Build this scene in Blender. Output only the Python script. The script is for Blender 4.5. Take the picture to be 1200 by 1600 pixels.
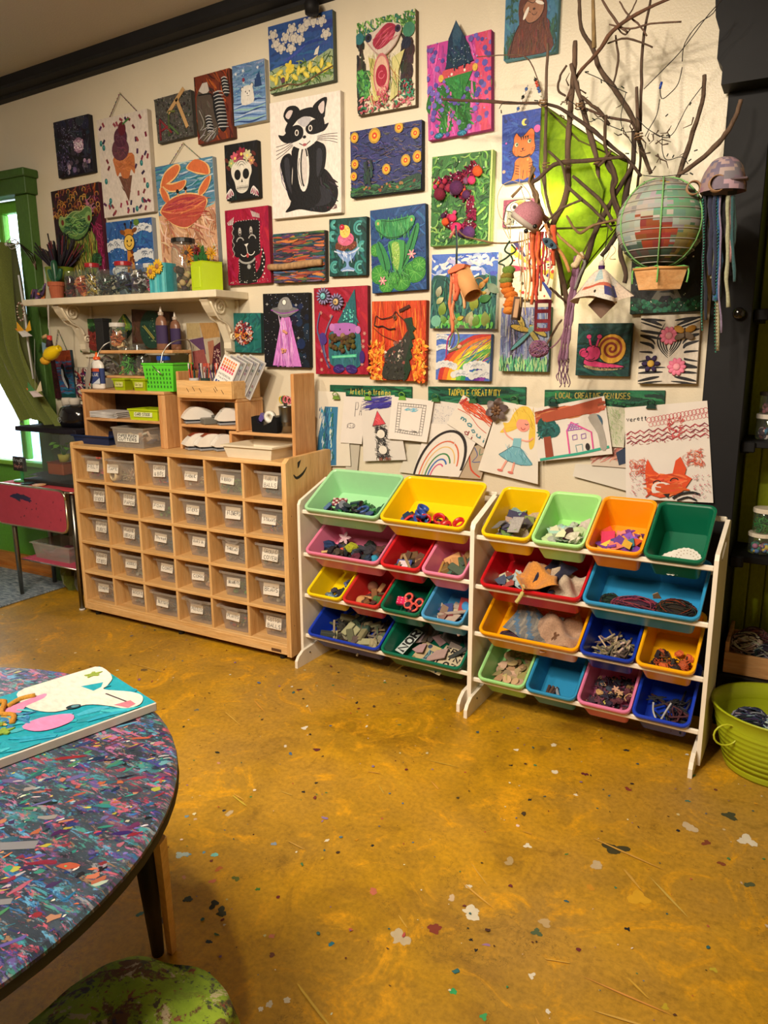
import bpy,bmesh,math,random
from math import sin,cos,pi,radians as R,sqrt
from mathutils import Vector,Matrix
for o in list(bpy.data.objects):bpy.data.objects.remove(o)
SC=bpy.context.scene;COL=SC.collection
# ------------------------------------------------------------------ camera
CP=(3.52103,-3.16462,1.50103);YAW,PITCH,ROLL,FPX=-0.5082,-0.21433,-0.00426,1168.32
_cy,_sy,_cp,_sp=cos(YAW),sin(YAW),cos(PITCH),sin(PITCH)
FWD=Vector((_sy*_cp,_cy*_cp,_sp));_r=Vector((_cy,-_sy,0));_u=_r.cross(FWD)
RGT=_r*cos(ROLL)+_u*sin(ROLL);UPV=-_r*sin(ROLL)+_u*cos(ROLL)
cd=bpy.data.cameras.new('camera');cam=bpy.data.objects.new('camera',cd);COL.objects.link(cam)
M=Matrix((RGT,UPV,-FWD)).transposed().to_4x4();M.translation=Vector(CP);cam.matrix_world=M
cd.sensor_fit='VERTICAL';cd.sensor_height=36;cd.lens=36*FPX/1600;cd.clip_start=.02
SC.camera=cam
# ------------------------------------------------------------------ colour management, world
SC.view_settings.view_transform='Standard';SC.view_settings.look='None'
SC.view_settings.gamma=1;SC.view_settings.use_curve_mapping=False;SC.view_settings.exposure=.17
def lin(c):
 if isinstance(c,str):c=[int(c[i:i+2],16)/255 for i in(0,2,4)]
 return tuple((x/12.92 if x<=.04045 else((x+.055)/1.055)**2.4)for x in c[:3])
w=bpy.data.worlds.new('daylight');SC.world=w;w.use_nodes=True
bg=w.node_tree.nodes['Background'];bg.inputs[0].default_value=(.75,.87,1,1);bg.inputs[1].default_value=9.0
# ------------------------------------------------------------------ lights
def lamp(name,kind,loc,power,col,target=None,size=.1,spot=None,blend=.5):
 d=bpy.data.lights.new(name,kind);d.energy=power;d.color=col
 if kind=='AREA':d.size=size
 else:d.shadow_soft_size=size
 if kind=='SPOT':d.spot_size=R(spot);d.spot_blend=blend
 o=bpy.data.objects.new(name,d);COL.objects.link(o);o.location=loc
 if target:o.rotation_euler=(Vector(target)-Vector(loc)).to_track_quat('-Z','Y').to_euler()
 return o
WARM=(1,.86,.68)
lamp('spot_light','SPOT',(.9,-2.7,2.85),92,WARM,(.9,0,.9),.05,88,.5)
lamp('spot_light','SPOT',(1.9,-2.7,2.85),116,WARM,(1.9,0,1.0),.05,88,.5)
lamp('spot_light','SPOT',(2.7,-2.9,2.85),98,WARM,(2.8,0,.55),.05,84,.5)
lamp('ceiling_fixture','AREA',(2.2,-3.4,2.8),90,(1,.86,.68),(2.1,-1.2,0),.9)
# ------------------------------------------------------------------ projection helpers: a sight line met with a real plane
def _ray(px,py):return FWD+RGT*((px-600)/FPX)-UPV*((py-800)/FPX)
def P(px,py,y=0.):
 d=_ray(px,py);t=(y-CP[1])/d[1];return Vector(CP)+d*t
def PZ(px,py,z=0.):
 d=_ray(px,py);t=(z-CP[2])/d[2];return Vector(CP)+d*t
def mpp(y):return(P(700,500,y)-Vector(CP)).length/FPX        # metres per pixel at a depth
# ------------------------------------------------------------------ materials
MATS={}
def nodes(name):
 m=bpy.data.materials.new(name);m.use_nodes=True;nt=m.node_tree
 return m,nt,nt.nodes['Principled BSDF'],nt.nodes,nt.links
def rampn(N,L,src,stops,interp='LINEAR'):
 r=N.new('ShaderNodeValToRGB');r.color_ramp.interpolation=interp
 el=r.color_ramp.elements
 while len(el)<len(stops):el.new(.5)
 for e,(p,c)in zip(el,stops):
  e.position=p;e.color=(*(lin(c)if not isinstance(c,(int,float))else(c,c,c)),1)
 if src is not None:L.new(src,r.inputs[0])
 return r.outputs[0]
def noise(N,L,scale,detail=4,rough=.55,vec=None,dist=0):
 n=N.new('ShaderNodeTexNoise');n.inputs['Scale'].default_value=scale;n.inputs['Detail'].default_value=detail
 n.inputs['Roughness'].default_value=rough;n.inputs['Distortion'].default_value=dist
 if vec is not None:L.new(vec,n.inputs['Vector'])
 return n
def mix(N,L,f,a,b,mode='MIX'):
 m=N.new('ShaderNodeMix');m.data_type='RGBA';m.blend_type=mode
 for i,v in((0,f),(6,a),(7,b)):
  if isinstance(v,(int,float)):m.inputs[i].default_value=v if i==0 else(v,v,v,1)
  elif isinstance(v,(tuple,str)):m.inputs[i].default_value=(*lin(v),1)
  else:L.new(v,m.inputs[i])
 return m.outputs[2]
def bump(N,L,h,strength,dist=.002,bs=None):
 b=N.new('ShaderNodeBump');b.inputs['Strength'].default_value=strength;b.inputs['Distance'].default_value=dist
 L.new(h,b.inputs['Height'])
 if bs:L.new(b.outputs[0],bs.inputs['Normal'])
 return b.outputs[0]
def coords(N,L,scale=(1,1,1),kind='Object',rot=(0,0,0)):
 t=N.new('ShaderNodeTexCoord');mp=N.new('ShaderNodeMapping');mp.inputs['Scale'].default_value=scale;mp.inputs['Rotation'].default_value=rot
 L.new(t.outputs[kind],mp.inputs[0]);return mp.outputs[0]
def attr(N):
 a=N.new('ShaderNodeAttribute');a.attribute_name='Col';return a.outputs['Color']
def simple(name,rough=.6,metal=0,var=.12,vs=30,bmp=.0,bs=60,stretch=(1,1,1),coat=0,trans=0,spec=.5,sheen=0):
 """colour comes from the mesh attribute Col, varied a little by noise"""
 m,nt,b,N,L=nodes(name);v=coords(N,L,stretch)
 n=noise(N,L,vs,4,.6,v)
 f=rampn(N,L,n.outputs[0],[(.3,1-var),(.7,1.0)])
 # keep the factor linear grey
 c=mix(N,L,1.0,attr(N),f,'MULTIPLY')
 L.new(c,b.inputs['Base Color']);b.inputs['Roughness'].default_value=rough;b.inputs['Metallic'].default_value=metal
 b.inputs['Specular IOR Level'].default_value=spec
 if coat:b.inputs['Coat Weight'].default_value=coat;b.inputs['Coat Roughness'].default_value=.15
 if sheen:b.inputs['Sheen Weight'].default_value=sheen
 if bmp:bump(N,L,noise(N,L,bs,3,.6,v).outputs[0],bmp,.003,b)
 if trans:
  tr=N.new('ShaderNodeBsdfTranslucent');L.new(c,tr.inputs[0]);mx=N.new('ShaderNodeMixShader');mx.inputs[0].default_value=trans
  L.new(b.outputs[0],mx.inputs[1]);L.new(tr.outputs[0],mx.inputs[2]);L.new(mx.outputs[0],N['Material Output'].inputs[0])
 MATS[name]=m;return m
simple('matte',.8);simple('paint',.5,spec=.3,var=.22,vs=90,bmp=.35,bs=160,stretch=(1,1,.5));simple('plastic',.32,var=.04,spec=.4)
simple('gloss',.12,var=.03,coat=.5);simple('fabric',.95,var=.35,vs=160,bmp=.6,bs=300,sheen=.2);simple('paper',.85,var=.05,vs=12,trans=.08)
simple('metal',.3,1,var=.1);simple('bark',.9,var=.5,vs=60,bmp=.8,bs=120,stretch=(1,1,.3));simple('yarn',.95,var=.4,vs=220,bmp=.8,bs=400)
simple('glitter',.25,.6,var=.5,vs=400,bmp=.8,bs=500);simple('leaf',.5,var=.25,vs=40,trans=.25)
simple('whitewood',.5,var=.16,vs=14,bmp=.1,bs=40,stretch=(1,1,.25));simple('black',.6,spec=.22,var=.3,vs=6,bmp=.08,bs=12)
def wood(name,a,b_,c_,scale=3.2,rough=.42,axis=2):
 m,nt,b,N,L=nodes(name)
 s=[9,9,9];s[axis]=.8
 v=coords(N,L,tuple(s));n1=noise(N,L,scale,6,.6,v,.8);n2=noise(N,L,scale*7,3,.6,v)
 c=rampn(N,L,n1.outputs[0],[(.3,a),(.5,b_),(.72,c_)]);c2=rampn(N,L,n2.outputs[0],[(.35,.78),(.6,1.)])
 L.new(mix(N,L,.7,c,c2,'MULTIPLY'),b.inputs['Base Color']);b.inputs['Roughness'].default_value=rough
 bump(N,L,n2.outputs[0],.12,.001,b);MATS[name]=m
wood('birch','c9975a','d9ac70','e3bb84',axis=0);wood('birch_v','c9975a','d9ac70','e3bb84',axis=2)
wood('pine','bc8450','cf9c66','dcb080',axis=0);wood('pine_v','b87e4a','ca945c','d8a874',axis=2)
wood('oakbase','9a5a22','b8742f','c68a40',axis=0);wood('log','7d5a36','a37b4e','b98f5f',axis=0,rough=.8)
def glassy(name,tint,alpha,rough=.08,dif=.15):
 m,nt,b,N,L=nodes(name)
 t=N.new('ShaderNodeBsdfTransparent');t.inputs[0].default_value=(*lin(tint),1)
 g=N.new('ShaderNodeBsdfGlossy');g.inputs['Roughness'].default_value=rough;g.inputs[0].default_value=(1,1,1,1)
 d=N.new('ShaderNodeBsdfDiffuse');d.inputs[0].default_value=(*lin(tint),1)
 fr=N.new('ShaderNodeLayerWeight');fr.inputs[0].default_value=.5;pw=N.new('ShaderNodeMath');pw.operation='POWER';pw.inputs[1].default_value=3;L.new(fr.outputs['Facing'],pw.inputs[0]);ad=N.new('ShaderNodeMath');ad.inputs[1].default_value=.05;L.new(pw.outputs[0],ad.inputs[0])
 m1=N.new('ShaderNodeMixShader');m1.inputs[0].default_value=dif;L.new(t.outputs[0],m1.inputs[1]);L.new(d.outputs[0],m1.inputs[2])
 m2=N.new('ShaderNodeMixShader');mt=N.new('ShaderNodeMath');mt.operation='MULTIPLY';mt.inputs[1].default_value=alpha;L.new(ad.outputs[0],mt.inputs[0])
 L.new(mt.outputs[0],m2.inputs[0]);L.new(m1.outputs[0],m2.inputs[1]);L.new(g.outputs[0],m2.inputs[2])
 L.new(m2.outputs[0],N['Material Output'].inputs[0]);MATS[name]=m
glassy('clear_plastic','eae4dc',.5,.25,.17);glassy('glass','f2f6f4',.8,.04,.03);glassy('tank_glass','ecf4f6',.35,.03,.015)
# wall, ceiling
m,nt,b,N,L=nodes('wall_paint');v=coords(N,L)
c=rampn(N,L,noise(N,L,1.3,4,.5,v).outputs[0],[(.3,'cabea6'),(.7,'d6cab2')])
L.new(c,b.inputs['Base Color']);b.inputs['Roughness'].default_value=.38;bump(N,L,noise(N,L,120,3,.6,v).outputs[0],.35,.0025,b);MATS['wall']=m
m,nt,b,N,L=nodes('ceiling_paint');b.inputs['Base Color'].default_value=(*lin('b3aa9c'),1);b.inputs['Roughness'].default_value=.9
v=coords(N,L);bump(N,L,noise(N,L,90,3,.6,v).outputs[0],.4,.003,b);MATS['ceiling']=m
# stained concrete floor
m,nt,b,N,L=nodes('stained_concrete');v=coords(N,L)
n1=noise(N,L,1.6,9,.66,v,.6);n2=noise(N,L,4.2,9,.72,v,1.6);n3=noise(N,L,60,5,.7,v);n4=noise(N,L,.8,4,.6,v)
c=rampn(N,L,n1.outputs[0],[(.30,'87600f'),(.45,'ae8210'),(.56,'c59210'),(.72,'daa61a')])
g=rampn(N,L,n4.outputs[0],[(.44,0.),(.68,.75)]);c=mix(N,L,g,c,'a07c3c')
g2=rampn(N,L,n2.outputs[0],[(.53,0.),(.66,.9)]);c=mix(N,L,g2,c,'e0a010')
g3=rampn(N,L,n2.outputs[0],[(.3,.7),(.44,0.)]);c=mix(N,L,g3,c,'7a5a1c')
g4=rampn(N,L,n3.outputs[0],[(.32,.7),(.6,1.)]);c=mix(N,L,1.,c,g4,'MULTIPLY')
vo=N.new('ShaderNodeTexVoronoi');vo.feature='DISTANCE_TO_EDGE';vo.inputs['Scale'].default_value=.9
wv=N.new('ShaderNodeVectorMath');wv.operation='ADD';L.new(v,wv.inputs[0]);L.new(noise(N,L,3,6,.7,v).outputs[1],wv.inputs[1]);L.new(wv.outputs[0],vo.inputs['Vector'])
ck=rampn(N,L,vo.outputs['Distance'],[(0,.45),(.0035,0.)]);c=mix(N,L,ck,c,'3a2a12')
L.new(c,b.inputs['Base Color']);rr=rampn(N,L,n2.outputs[0],[(.3,.38),(.7,.52)]);L.new(rr,b.inputs['Roughness'])
b.inputs['Specular IOR Level'].default_value=.45;bump(N,L,n3.outputs[0],.12,.002,b);MATS['floor']=m
# paint covered table top
def streaky(name,base,cols,sc,stretch,rot,rough=.4,thr=.58):
 m,nt,b,N,L=nodes(name);c=rampn(N,L,noise(N,L,sc*.6,6,.65,coords(N,L,stretch,rot=rot)).outputs[0],base)
 for i,col in enumerate(cols):
  vv=coords(N,L,tuple(s*(1+.13*i)for s in stretch),rot=(rot[0],rot[1],rot[2]+.12*((i%3)-1)))
  ad=N.new('ShaderNodeVectorMath');ad.inputs[1].default_value=(i*3.7,i*1.9,i*.7);L.new(vv,ad.inputs[0])
  n=noise(N,L,sc*(1+.25*(i%4)),6,.72,ad.outputs[0],.4)
  c=mix(N,L,rampn(N,L,n.outputs[0],[(thr,0.),(thr+.035,.9)]),c,col)
 L.new(c,b.inputs['Base Color']);b.inputs['Roughness'].default_value=rough
 bump(N,L,noise(N,L,40,5,.7,coords(N,L,stretch,rot=rot)).outputs[0],.3,.002,b);MATS[name]=m
streaky('splattered_top',[(.3,'1d2430'),(.5,'35404c'),(.7,'4a5a68')],
  ['6a3a5e','2f6f78','3a3a86','8a8a90','2c6aa0','8c3048','3f8a80','23265a','b06a90','5c9ac0','8a6a50','1c1c28','5a4a8a','b8566a','408c9c'],7,(.8,2.4,1),(0,0,-.35),.36,.59)
streaky('splattered_cloth',[(.3,'57701a'),(.5,'7e9a22'),(.7,'98b02e')],['5a2a28','2a2c44','6a7a20','7a3030','33402a','b9a88a','3a2430'],12,(1,1,1),(0,0,0),.9,.585)
m,nt,b,N,L=nodes('woven_rug');v=coords(N,L,(1,3,1));c=rampn(N,L,noise(N,L,22,5,.7,v).outputs[0],[(.35,'4d5a68'),(.5,'7f8a92'),(.65,'a9aeb0')])
L.new(c,b.inputs['Base Color']);b.inputs['Roughness'].default_value=.95;bump(N,L,noise(N,L,150,2,.6,v).outputs[0],.8,.003,b);MATS['rug']=m
m,nt,b,N,L=nodes('green_lantern_paper');v=coords(N,L);n=noise(N,L,14,5,.65,v)
c=rampn(N,L,n.outputs[0],[(.3,'46600c'),(.7,'7c9a1c')]);b.inputs['Roughness'].default_value=.9;L.new(c,b.inputs['Base Color'])
tr=N.new('ShaderNodeBsdfTranslucent');L.new(c,tr.inputs[0]);mx=N.new('ShaderNodeMixShader');mx.inputs[0].default_value=.33
L.new(b.outputs[0],mx.inputs[1]);L.new(tr.outputs[0],mx.inputs[2]);L.new(mx.outputs[0],N['Material Output'].inputs[0])
bump(N,L,noise(N,L,9,4,.6,v,1).outputs[0],.5,.02,b);MATS['lantern']=m
m,nt,b,N,L=nodes('lamp_glow');b.inputs['Emission Color'].default_value=(1,.85,.6,1);b.inputs['Emission Strength'].default_value=60;MATS['glow']=m
m,nt,b,N,L=nodes('bright_outdoors');v=coords(N,L);c=rampn(N,L,noise(N,L,3,6,.7,v).outputs[0],[(.35,'a8b8cc'),(.6,'e6eefa')])
L.new(c,b.inputs['Base Color']);b.inputs['Roughness'].default_value=.9;MATS['outside']=m

# ------------------------------------------------------------------ mesh builder
class MB:
 def __init__(s):s.v=[];s.f=[];s.c=[];s.m=[];s.sm=[];s.M=None
 def _add(s,vs,fs,col,mi=0,smooth=False):
  n=len(s.v)
  s.v+=[tuple(s.M@Vector(v))if s.M else tuple(v)for v in vs]
  c=lin(col)if isinstance(col,(str,tuple))else col
  for f in fs:s.f.append([i+n for i in f]);s.c.append(c);s.m.append(mi);s.sm.append(smooth)
  return s
 def box(s,x0,x1,y0,y1,z0,z1,col='ffffff',mi=0,bev=0):
  if bev:return s.rbox(x0,x1,y0,y1,z0,z1,col,mi,bev)
  v=[(x,y,z)for z in(z0,z1)for y in(y0,y1)for x in(x0,x1)]
  return s._add(v,[(0,2,3,1),(4,5,7,6),(0,1,5,4),(1,3,7,5),(3,2,6,7),(2,0,4,6)],col,mi)
 def rbox(s,x0,x1,y0,y1,z0,z1,col,mi,r):
  """box with chamfered edges"""
  X=(x0,x1);Y=(y0,y1);Z=(z0,z1);v=[];idx={}
  for a in(0,1):
   for b in(0,1):
    for c in(0,1):
     sx,sy,sz=(1-2*a)*r,(1-2*b)*r,(1-2*c)*r
     for k,p in enumerate(((X[a],Y[b]+sy,Z[c]+sz),(X[a]+sx,Y[b],Z[c]+sz),(X[a]+sx,Y[b]+sy,Z[c]))):
      idx[a,b,c,k]=len(v);v.append(p)
  f=[]
  for a in(0,1):
   q=[idx[a,0,0,0],idx[a,1,0,0],idx[a,1,1,0],idx[a,0,1,0]];f.append(q if a else q[::-1])
   q=[idx[0,a,0,1],idx[0,a,1,1],idx[1,a,1,1],idx[1,a,0,1]];f.append(q if a else q[::-1])
   q=[idx[0,0,a,2],idx[1,0,a,2],idx[1,1,a,2],idx[0,1,a,2]];f.append(q if a else q[::-1])
   for b in(0,1):
    f.append([idx[a,b,0,0],idx[a,b,1,0],idx[a,b,1,1],idx[a,b,0,1]])
    f.append([idx[a,0,b,0],idx[a,1,b,0],idx[a,1,b,2],idx[a,0,b,2]])
    f.append([idx[0,a,b,1],idx[1,a,b,1],idx[1,a,b,2],idx[0,a,b,2]])
    for c in(0,1):f.append([idx[a,b,c,0],idx[a,b,c,1],idx[a,b,c,2]])
  return s._add(v,f,col,mi)
 def prism(s,pts,d0,d1,col='ffffff',axis='y',mi=0):
  n=len(pts)
  mk={'y':lambda p,d:(p[0],d,p[1]),'x':lambda p,d:(d,p[0],p[1]),'z':lambda p,d:(p[0],p[1],d)}[axis]
  v=[mk(p,d0)for p in pts]+[mk(p,d1)for p in pts]
  f=[list(range(n)),list(range(2*n-1,n-1,-1))]+[[i,i+n,(i+1)%n+n,(i+1)%n]for i in range(n)]
  return s._add(v,f,col,mi)
 def tube(s,pts,r,col='ffffff',n=6,mi=0,cap=True,smooth=True,flat=1):
  pts=[Vector(p)for p in pts];k=len(pts);rs=r if isinstance(r,(list,tuple))else[r]*k
  v=[];up=Vector((0,0,1));prev=None
  for i,p in enumerate(pts):
   t=(pts[min(i+1,k-1)]-pts[max(i-1,0)])
   t=t.normalized()if t.length>1e-9 else Vector((0,0,1))
   if prev is None:a=t.cross(up if abs(t.z)<.95 else Vector((1,0,0))).normalized()
   else:
    a=prev-t*prev.dot(t);a=a.normalized()if a.length>1e-6 else t.orthogonal().normalized()
   prev=a;bb=t.cross(a)
   for j in range(n):
    th=2*pi*j/n;v.append(p+(a*cos(th)+bb*sin(th)*flat)*rs[i])
  f=[[i*n+j,i*n+(j+1)%n,(i+1)*n+(j+1)%n,(i+1)*n+j]for i in range(k-1)for j in range(n)]
  if cap:f+=[list(range(n-1,-1,-1)),list(range((k-1)*n,k*n))]
  return s._add(v,f,col,mi,smooth)
 def lathe(s,prof,c=(0,0,0),col='ffffff',n=20,mi=0,smooth=True,sx=1,sy=1,close=False):
  v=[(c[0]+r*cos(2*pi*j/n)*sx,c[1]+r*sin(2*pi*j/n)*sy,c[2]+z)for r,z in prof for j in range(n)]
  k=len(prof);f=[[i*n+j,i*n+(j+1)%n,(i+1)*n+(j+1)%n,(i+1)*n+j]for i in range(k-1)for j in range(n)]
  if close:f+=[list(range(n-1,-1,-1)),list(range((k-1)*n,k*n))]
  return s._add(v,f,col,mi,smooth)
 def ball(s,c,r,col='ffffff',n=12,m=8,mi=0,jit=0,smooth=True):
  rx,ry,rz=r if isinstance(r,(tuple,list))else(r,r,r)
  v=[(c[0],c[1],c[2]-rz)]
  for i in range(1,m):
   a=-pi/2+pi*i/m
   for j in range(n):
    q=1+random.uniform(-jit,jit);v.append((c[0]+rx*q*cos(a)*cos(2*pi*j/n),c[1]+ry*q*cos(a)*sin(2*pi*j/n),c[2]+rz*q*sin(a)))
  v.append((c[0],c[1],c[2]+rz));T=len(v)-1
  f=[[0,1+(j+1)%n,1+j]for j in range(n)]+[[T,1+(m-2)*n+j,1+(m-2)*n+(j+1)%n]for j in range(n)]
  f+=[[1+i*n+j,1+i*n+(j+1)%n,1+(i+1)*n+(j+1)%n,1+(i+1)*n+j]for i in range(m-2)for j in range(n)]
  return s._add(v,f,col,mi,smooth)
 def grid(s,fn,nu,nv,col='ffffff',mi=0,smooth=True):
  """fn(u,v) -> point; col may be a function too"""
  v=[fn(i/nu,j/nv)for j in range(nv+1)for i in range(nu+1)]
  for j in range(nv):
   for i in range(nu):
    pass
  fs=[(j*(nu+1)+i,j*(nu+1)+i+1,(j+1)*(nu+1)+i+1,(j+1)*(nu+1)+i)for j in range(nv)for i in range(nu)]
  if callable(col):
   n0=len(s.v);s.v+=[tuple(s.M@Vector(p))if s.M else tuple(p)for p in v]
   for k,f in enumerate(fs):
    s.f.append([q+n0 for q in f]);s.c.append(lin(col((k%nu+.5)/nu,(k//nu+.5)/nv)));s.m.append(mi);s.sm.append(smooth)
   return s
  return s._add(v,fs,col,mi,smooth)
 def build(s,name,mats,parent=None,loc=None):
  me=bpy.data.meshes.new(name);me.from_pydata(s.v,[],s.f)
  if isinstance(mats,str):mats=[mats]
  for m in mats:me.materials.append(MATS[m])
  at=me.color_attributes.new('Col','FLOAT_COLOR','CORNER')
  buf=[]
  for f,c in zip(s.f,s.c):buf+=[c[0],c[1],c[2],1.]*len(f)
  at.data.foreach_set('color',buf)
  me.polygons.foreach_set('material_index',s.m);me.polygons.foreach_set('use_smooth',s.sm);me.update()
  o=bpy.data.objects.new(name,me);COL.objects.link(o)
  if parent:o.parent=parent
  if loc is not None:o.location=loc
  return o
def tag(o,label=None,cat=None,group=None,kind=None):
 if label:o['label']=label
 if cat:o['category']=cat
 if group:o['group']=group
 if kind:o['kind']=kind
 return o
def thing(name,label,cat,loc=(0,0,0),rot=(0,0,0),group=None):
 o=bpy.data.objects.new(name,None);COL.objects.link(o);o.location=loc;o.rotation_euler=rot;o.empty_display_size=.05
 return tag(o,label,cat,group)
def struct(name,mb,mats,parent=None):
 o=mb.build(name,mats,parent)
 if not parent:o['kind']='structure'
 return o
def mbl(loc=(0,0,0),rot=(0,0,0),sc=1):
 m=Matrix.Translation(loc)@Matrix.Rotation(rot[2],4,'Z')@Matrix.Rotation(rot[1],4,'Y')@Matrix.Rotation(rot[0],4,'X')
 return m@Matrix.Scale(sc,4)
def smooth_path(pts,k=4,closed=False):
 pts=[tuple(p)for p in pts];n=len(pts)
 if n<3:return pts
 out=[];rng=range(n if closed else n-1)
 for i in rng:
  p0=pts[(i-1)%n]if closed or i>0 else pts[0];p1=pts[i];p2=pts[(i+1)%n];p3=pts[(i+2)%n]if closed or i+2<n else pts[-1]
  for q in range(k):
   t=q/k
   out.append(tuple(.5*((2*b)+(-a+c)*t+(2*a-5*b+4*c-d)*t*t+(-a+3*b-3*c+d)*t**3)for a,b,c,d in zip(p0,p1,p2,p3)))
 if not closed:out.append(pts[-1])
 return out
def jit(c,a,rnd=random):
 if isinstance(c,str):c=[int(c[i:i+2],16)/255 for i in(0,2,4)]
 return tuple(min(1,max(0,x+rnd.uniform(-a,a)))for x in c)
random.seed(7)
# ------------------------------------------------------------------ flat artwork as thin painted shapes on a sheet
GL={'A':['0,1 .5,0 1,1','.2,.65 .8,.65'],'B':['0,1 0,0 .7,0 .85,.22 .65,.45 0,.45','.65,.45 1,.7 .75,1 0,1'],'C':['1,.15 .6,0 .2,.1 0,.5 .2,.9 .6,1 1,.85'],
  'D':['0,0 0,1 .6,.95 1,.5 .6,.05 0,0'],'E':['1,0 0,0 0,1 1,1','0,.5 .8,.5'],'F':['1,0 0,0 0,1','0,.5 .75,.5'],'G':['1,.15 .6,0 .2,.1 0,.5 .2,.9 .6,1 1,.85 1,.55 .6,.55'],
  'H':['0,0 0,1','1,0 1,1','0,.5 1,.5'],'I':['.5,0 .5,1'],'J':['.2,0 1,0','.65,0 .65,.85 .4,1 .1,.85'],'K':['0,0 0,1','1,0 0,.55 1,1'],'L':['0,0 0,1 .9,1'],
  'M':['0,1 .1,0 .5,.6 .9,0 1,1'],'N':['0,1 0,0 1,1 1,0'],'O':['.5,0 .1,.2 0,.5 .1,.85 .5,1 .9,.85 1,.5 .9,.2 .5,0'],'P':['0,1 0,0 .7,0 .95,.25 .7,.5 0,.5'],
  'R':['0,1 0,0 .7,0 .95,.25 .7,.5 0,.5','.4,.5 1,1'],'S':['.95,.1 .5,0 .1,.15 .1,.38 .9,.6 .9,.88 .5,1 .05,.88'],'T':['0,0 1,0','.5,0 .5,1'],'U':['0,0 0,.8 .4,1 .8,.9 1,.6 1,0'],
  'V':['0,0 .5,1 1,0'],'W':['0,0 .25,1 .5,.4 .75,1 1,0'],'X':['0,0 1,1','1,0 0,1'],'Y':['0,0 .5,.5 1,0','.5,.5 .5,1'],'Z':['0,0 1,0 0,1 1,1'],'&':['1,1 .2,.3 .4,0 .7,.2 .1,.7 .4,1 .95,.6'],
  '1':['.5,0 .5,1'],'3':['0,.05 .6,0 .9,.25 .4,.48 .9,.7 .6,1 0,.95'],'5':['1,0 .1,0 .1,.45 .7,.4 1,.7 .6,1 0,.9'],
  'a':['.85,.4 .4,.4 .1,.7 .4,1 .85,.85','.85,.4 .9,1'],'c':['.9,.5 .4,.4 .1,.7 .4,1 .9,.9'],'d':['.85,0 .85,1','.85,.5 .4,.4 .1,.7 .4,1 .85,.9'],'e':['.1,.7 .9,.65 .6,.4 .2,.5 .1,.8 .4,1 .9,.9'],
  'g':['.85,.45 .4,.4 .1,.7 .4,.95 .85,.8','.85,.4 .85,1.2 .4,1.35 .1,1.2'],'h':['.1,0 .1,1','.1,.6 .6,.4 .9,.6 .9,1'],'i':['.5,.45 .5,1','.5,.15 .5,.22'],'l':['.5,0 .5,1'],
  'n':['.1,.4 .1,1','.1,.6 .5,.4 .9,.6 .9,1'],'o':['.5,.4 .1,.7 .5,1 .9,.7 .5,.4'],'r':['.2,.4 .2,1','.2,.6 .5,.4 .9,.45'],'s':['.85,.45 .3,.4 .2,.6 .8,.8 .6,1 .15,.95'],
  't':['.5,.1 .5,.95 .8,1','.15,.4 .85,.4'],'v':['.1,.4 .5,1 .9,.4'],'y':['.1,.4 .5,.95','.9,.4 .3,1.35'],'p':['.1,.4 .1,1.35','.1,.5 .6,.4 .9,.7 .6,1 .1,.95'],'k':['.1,0 .1,1','.8,.4 .1,.75 .9,1'],
  'u':['.1,.4 .15,.9 .5,1 .9,.8','.9,.4 .9,1'],'m':['.05,1 .05,.4','.05,.5 .35,.4 .5,.6 .5,1','.5,.55 .8,.4 .95,.6 .95,1'],'-':['.1,.55 .9,.55'],"'":['.5,0 .5,.2']}
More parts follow.
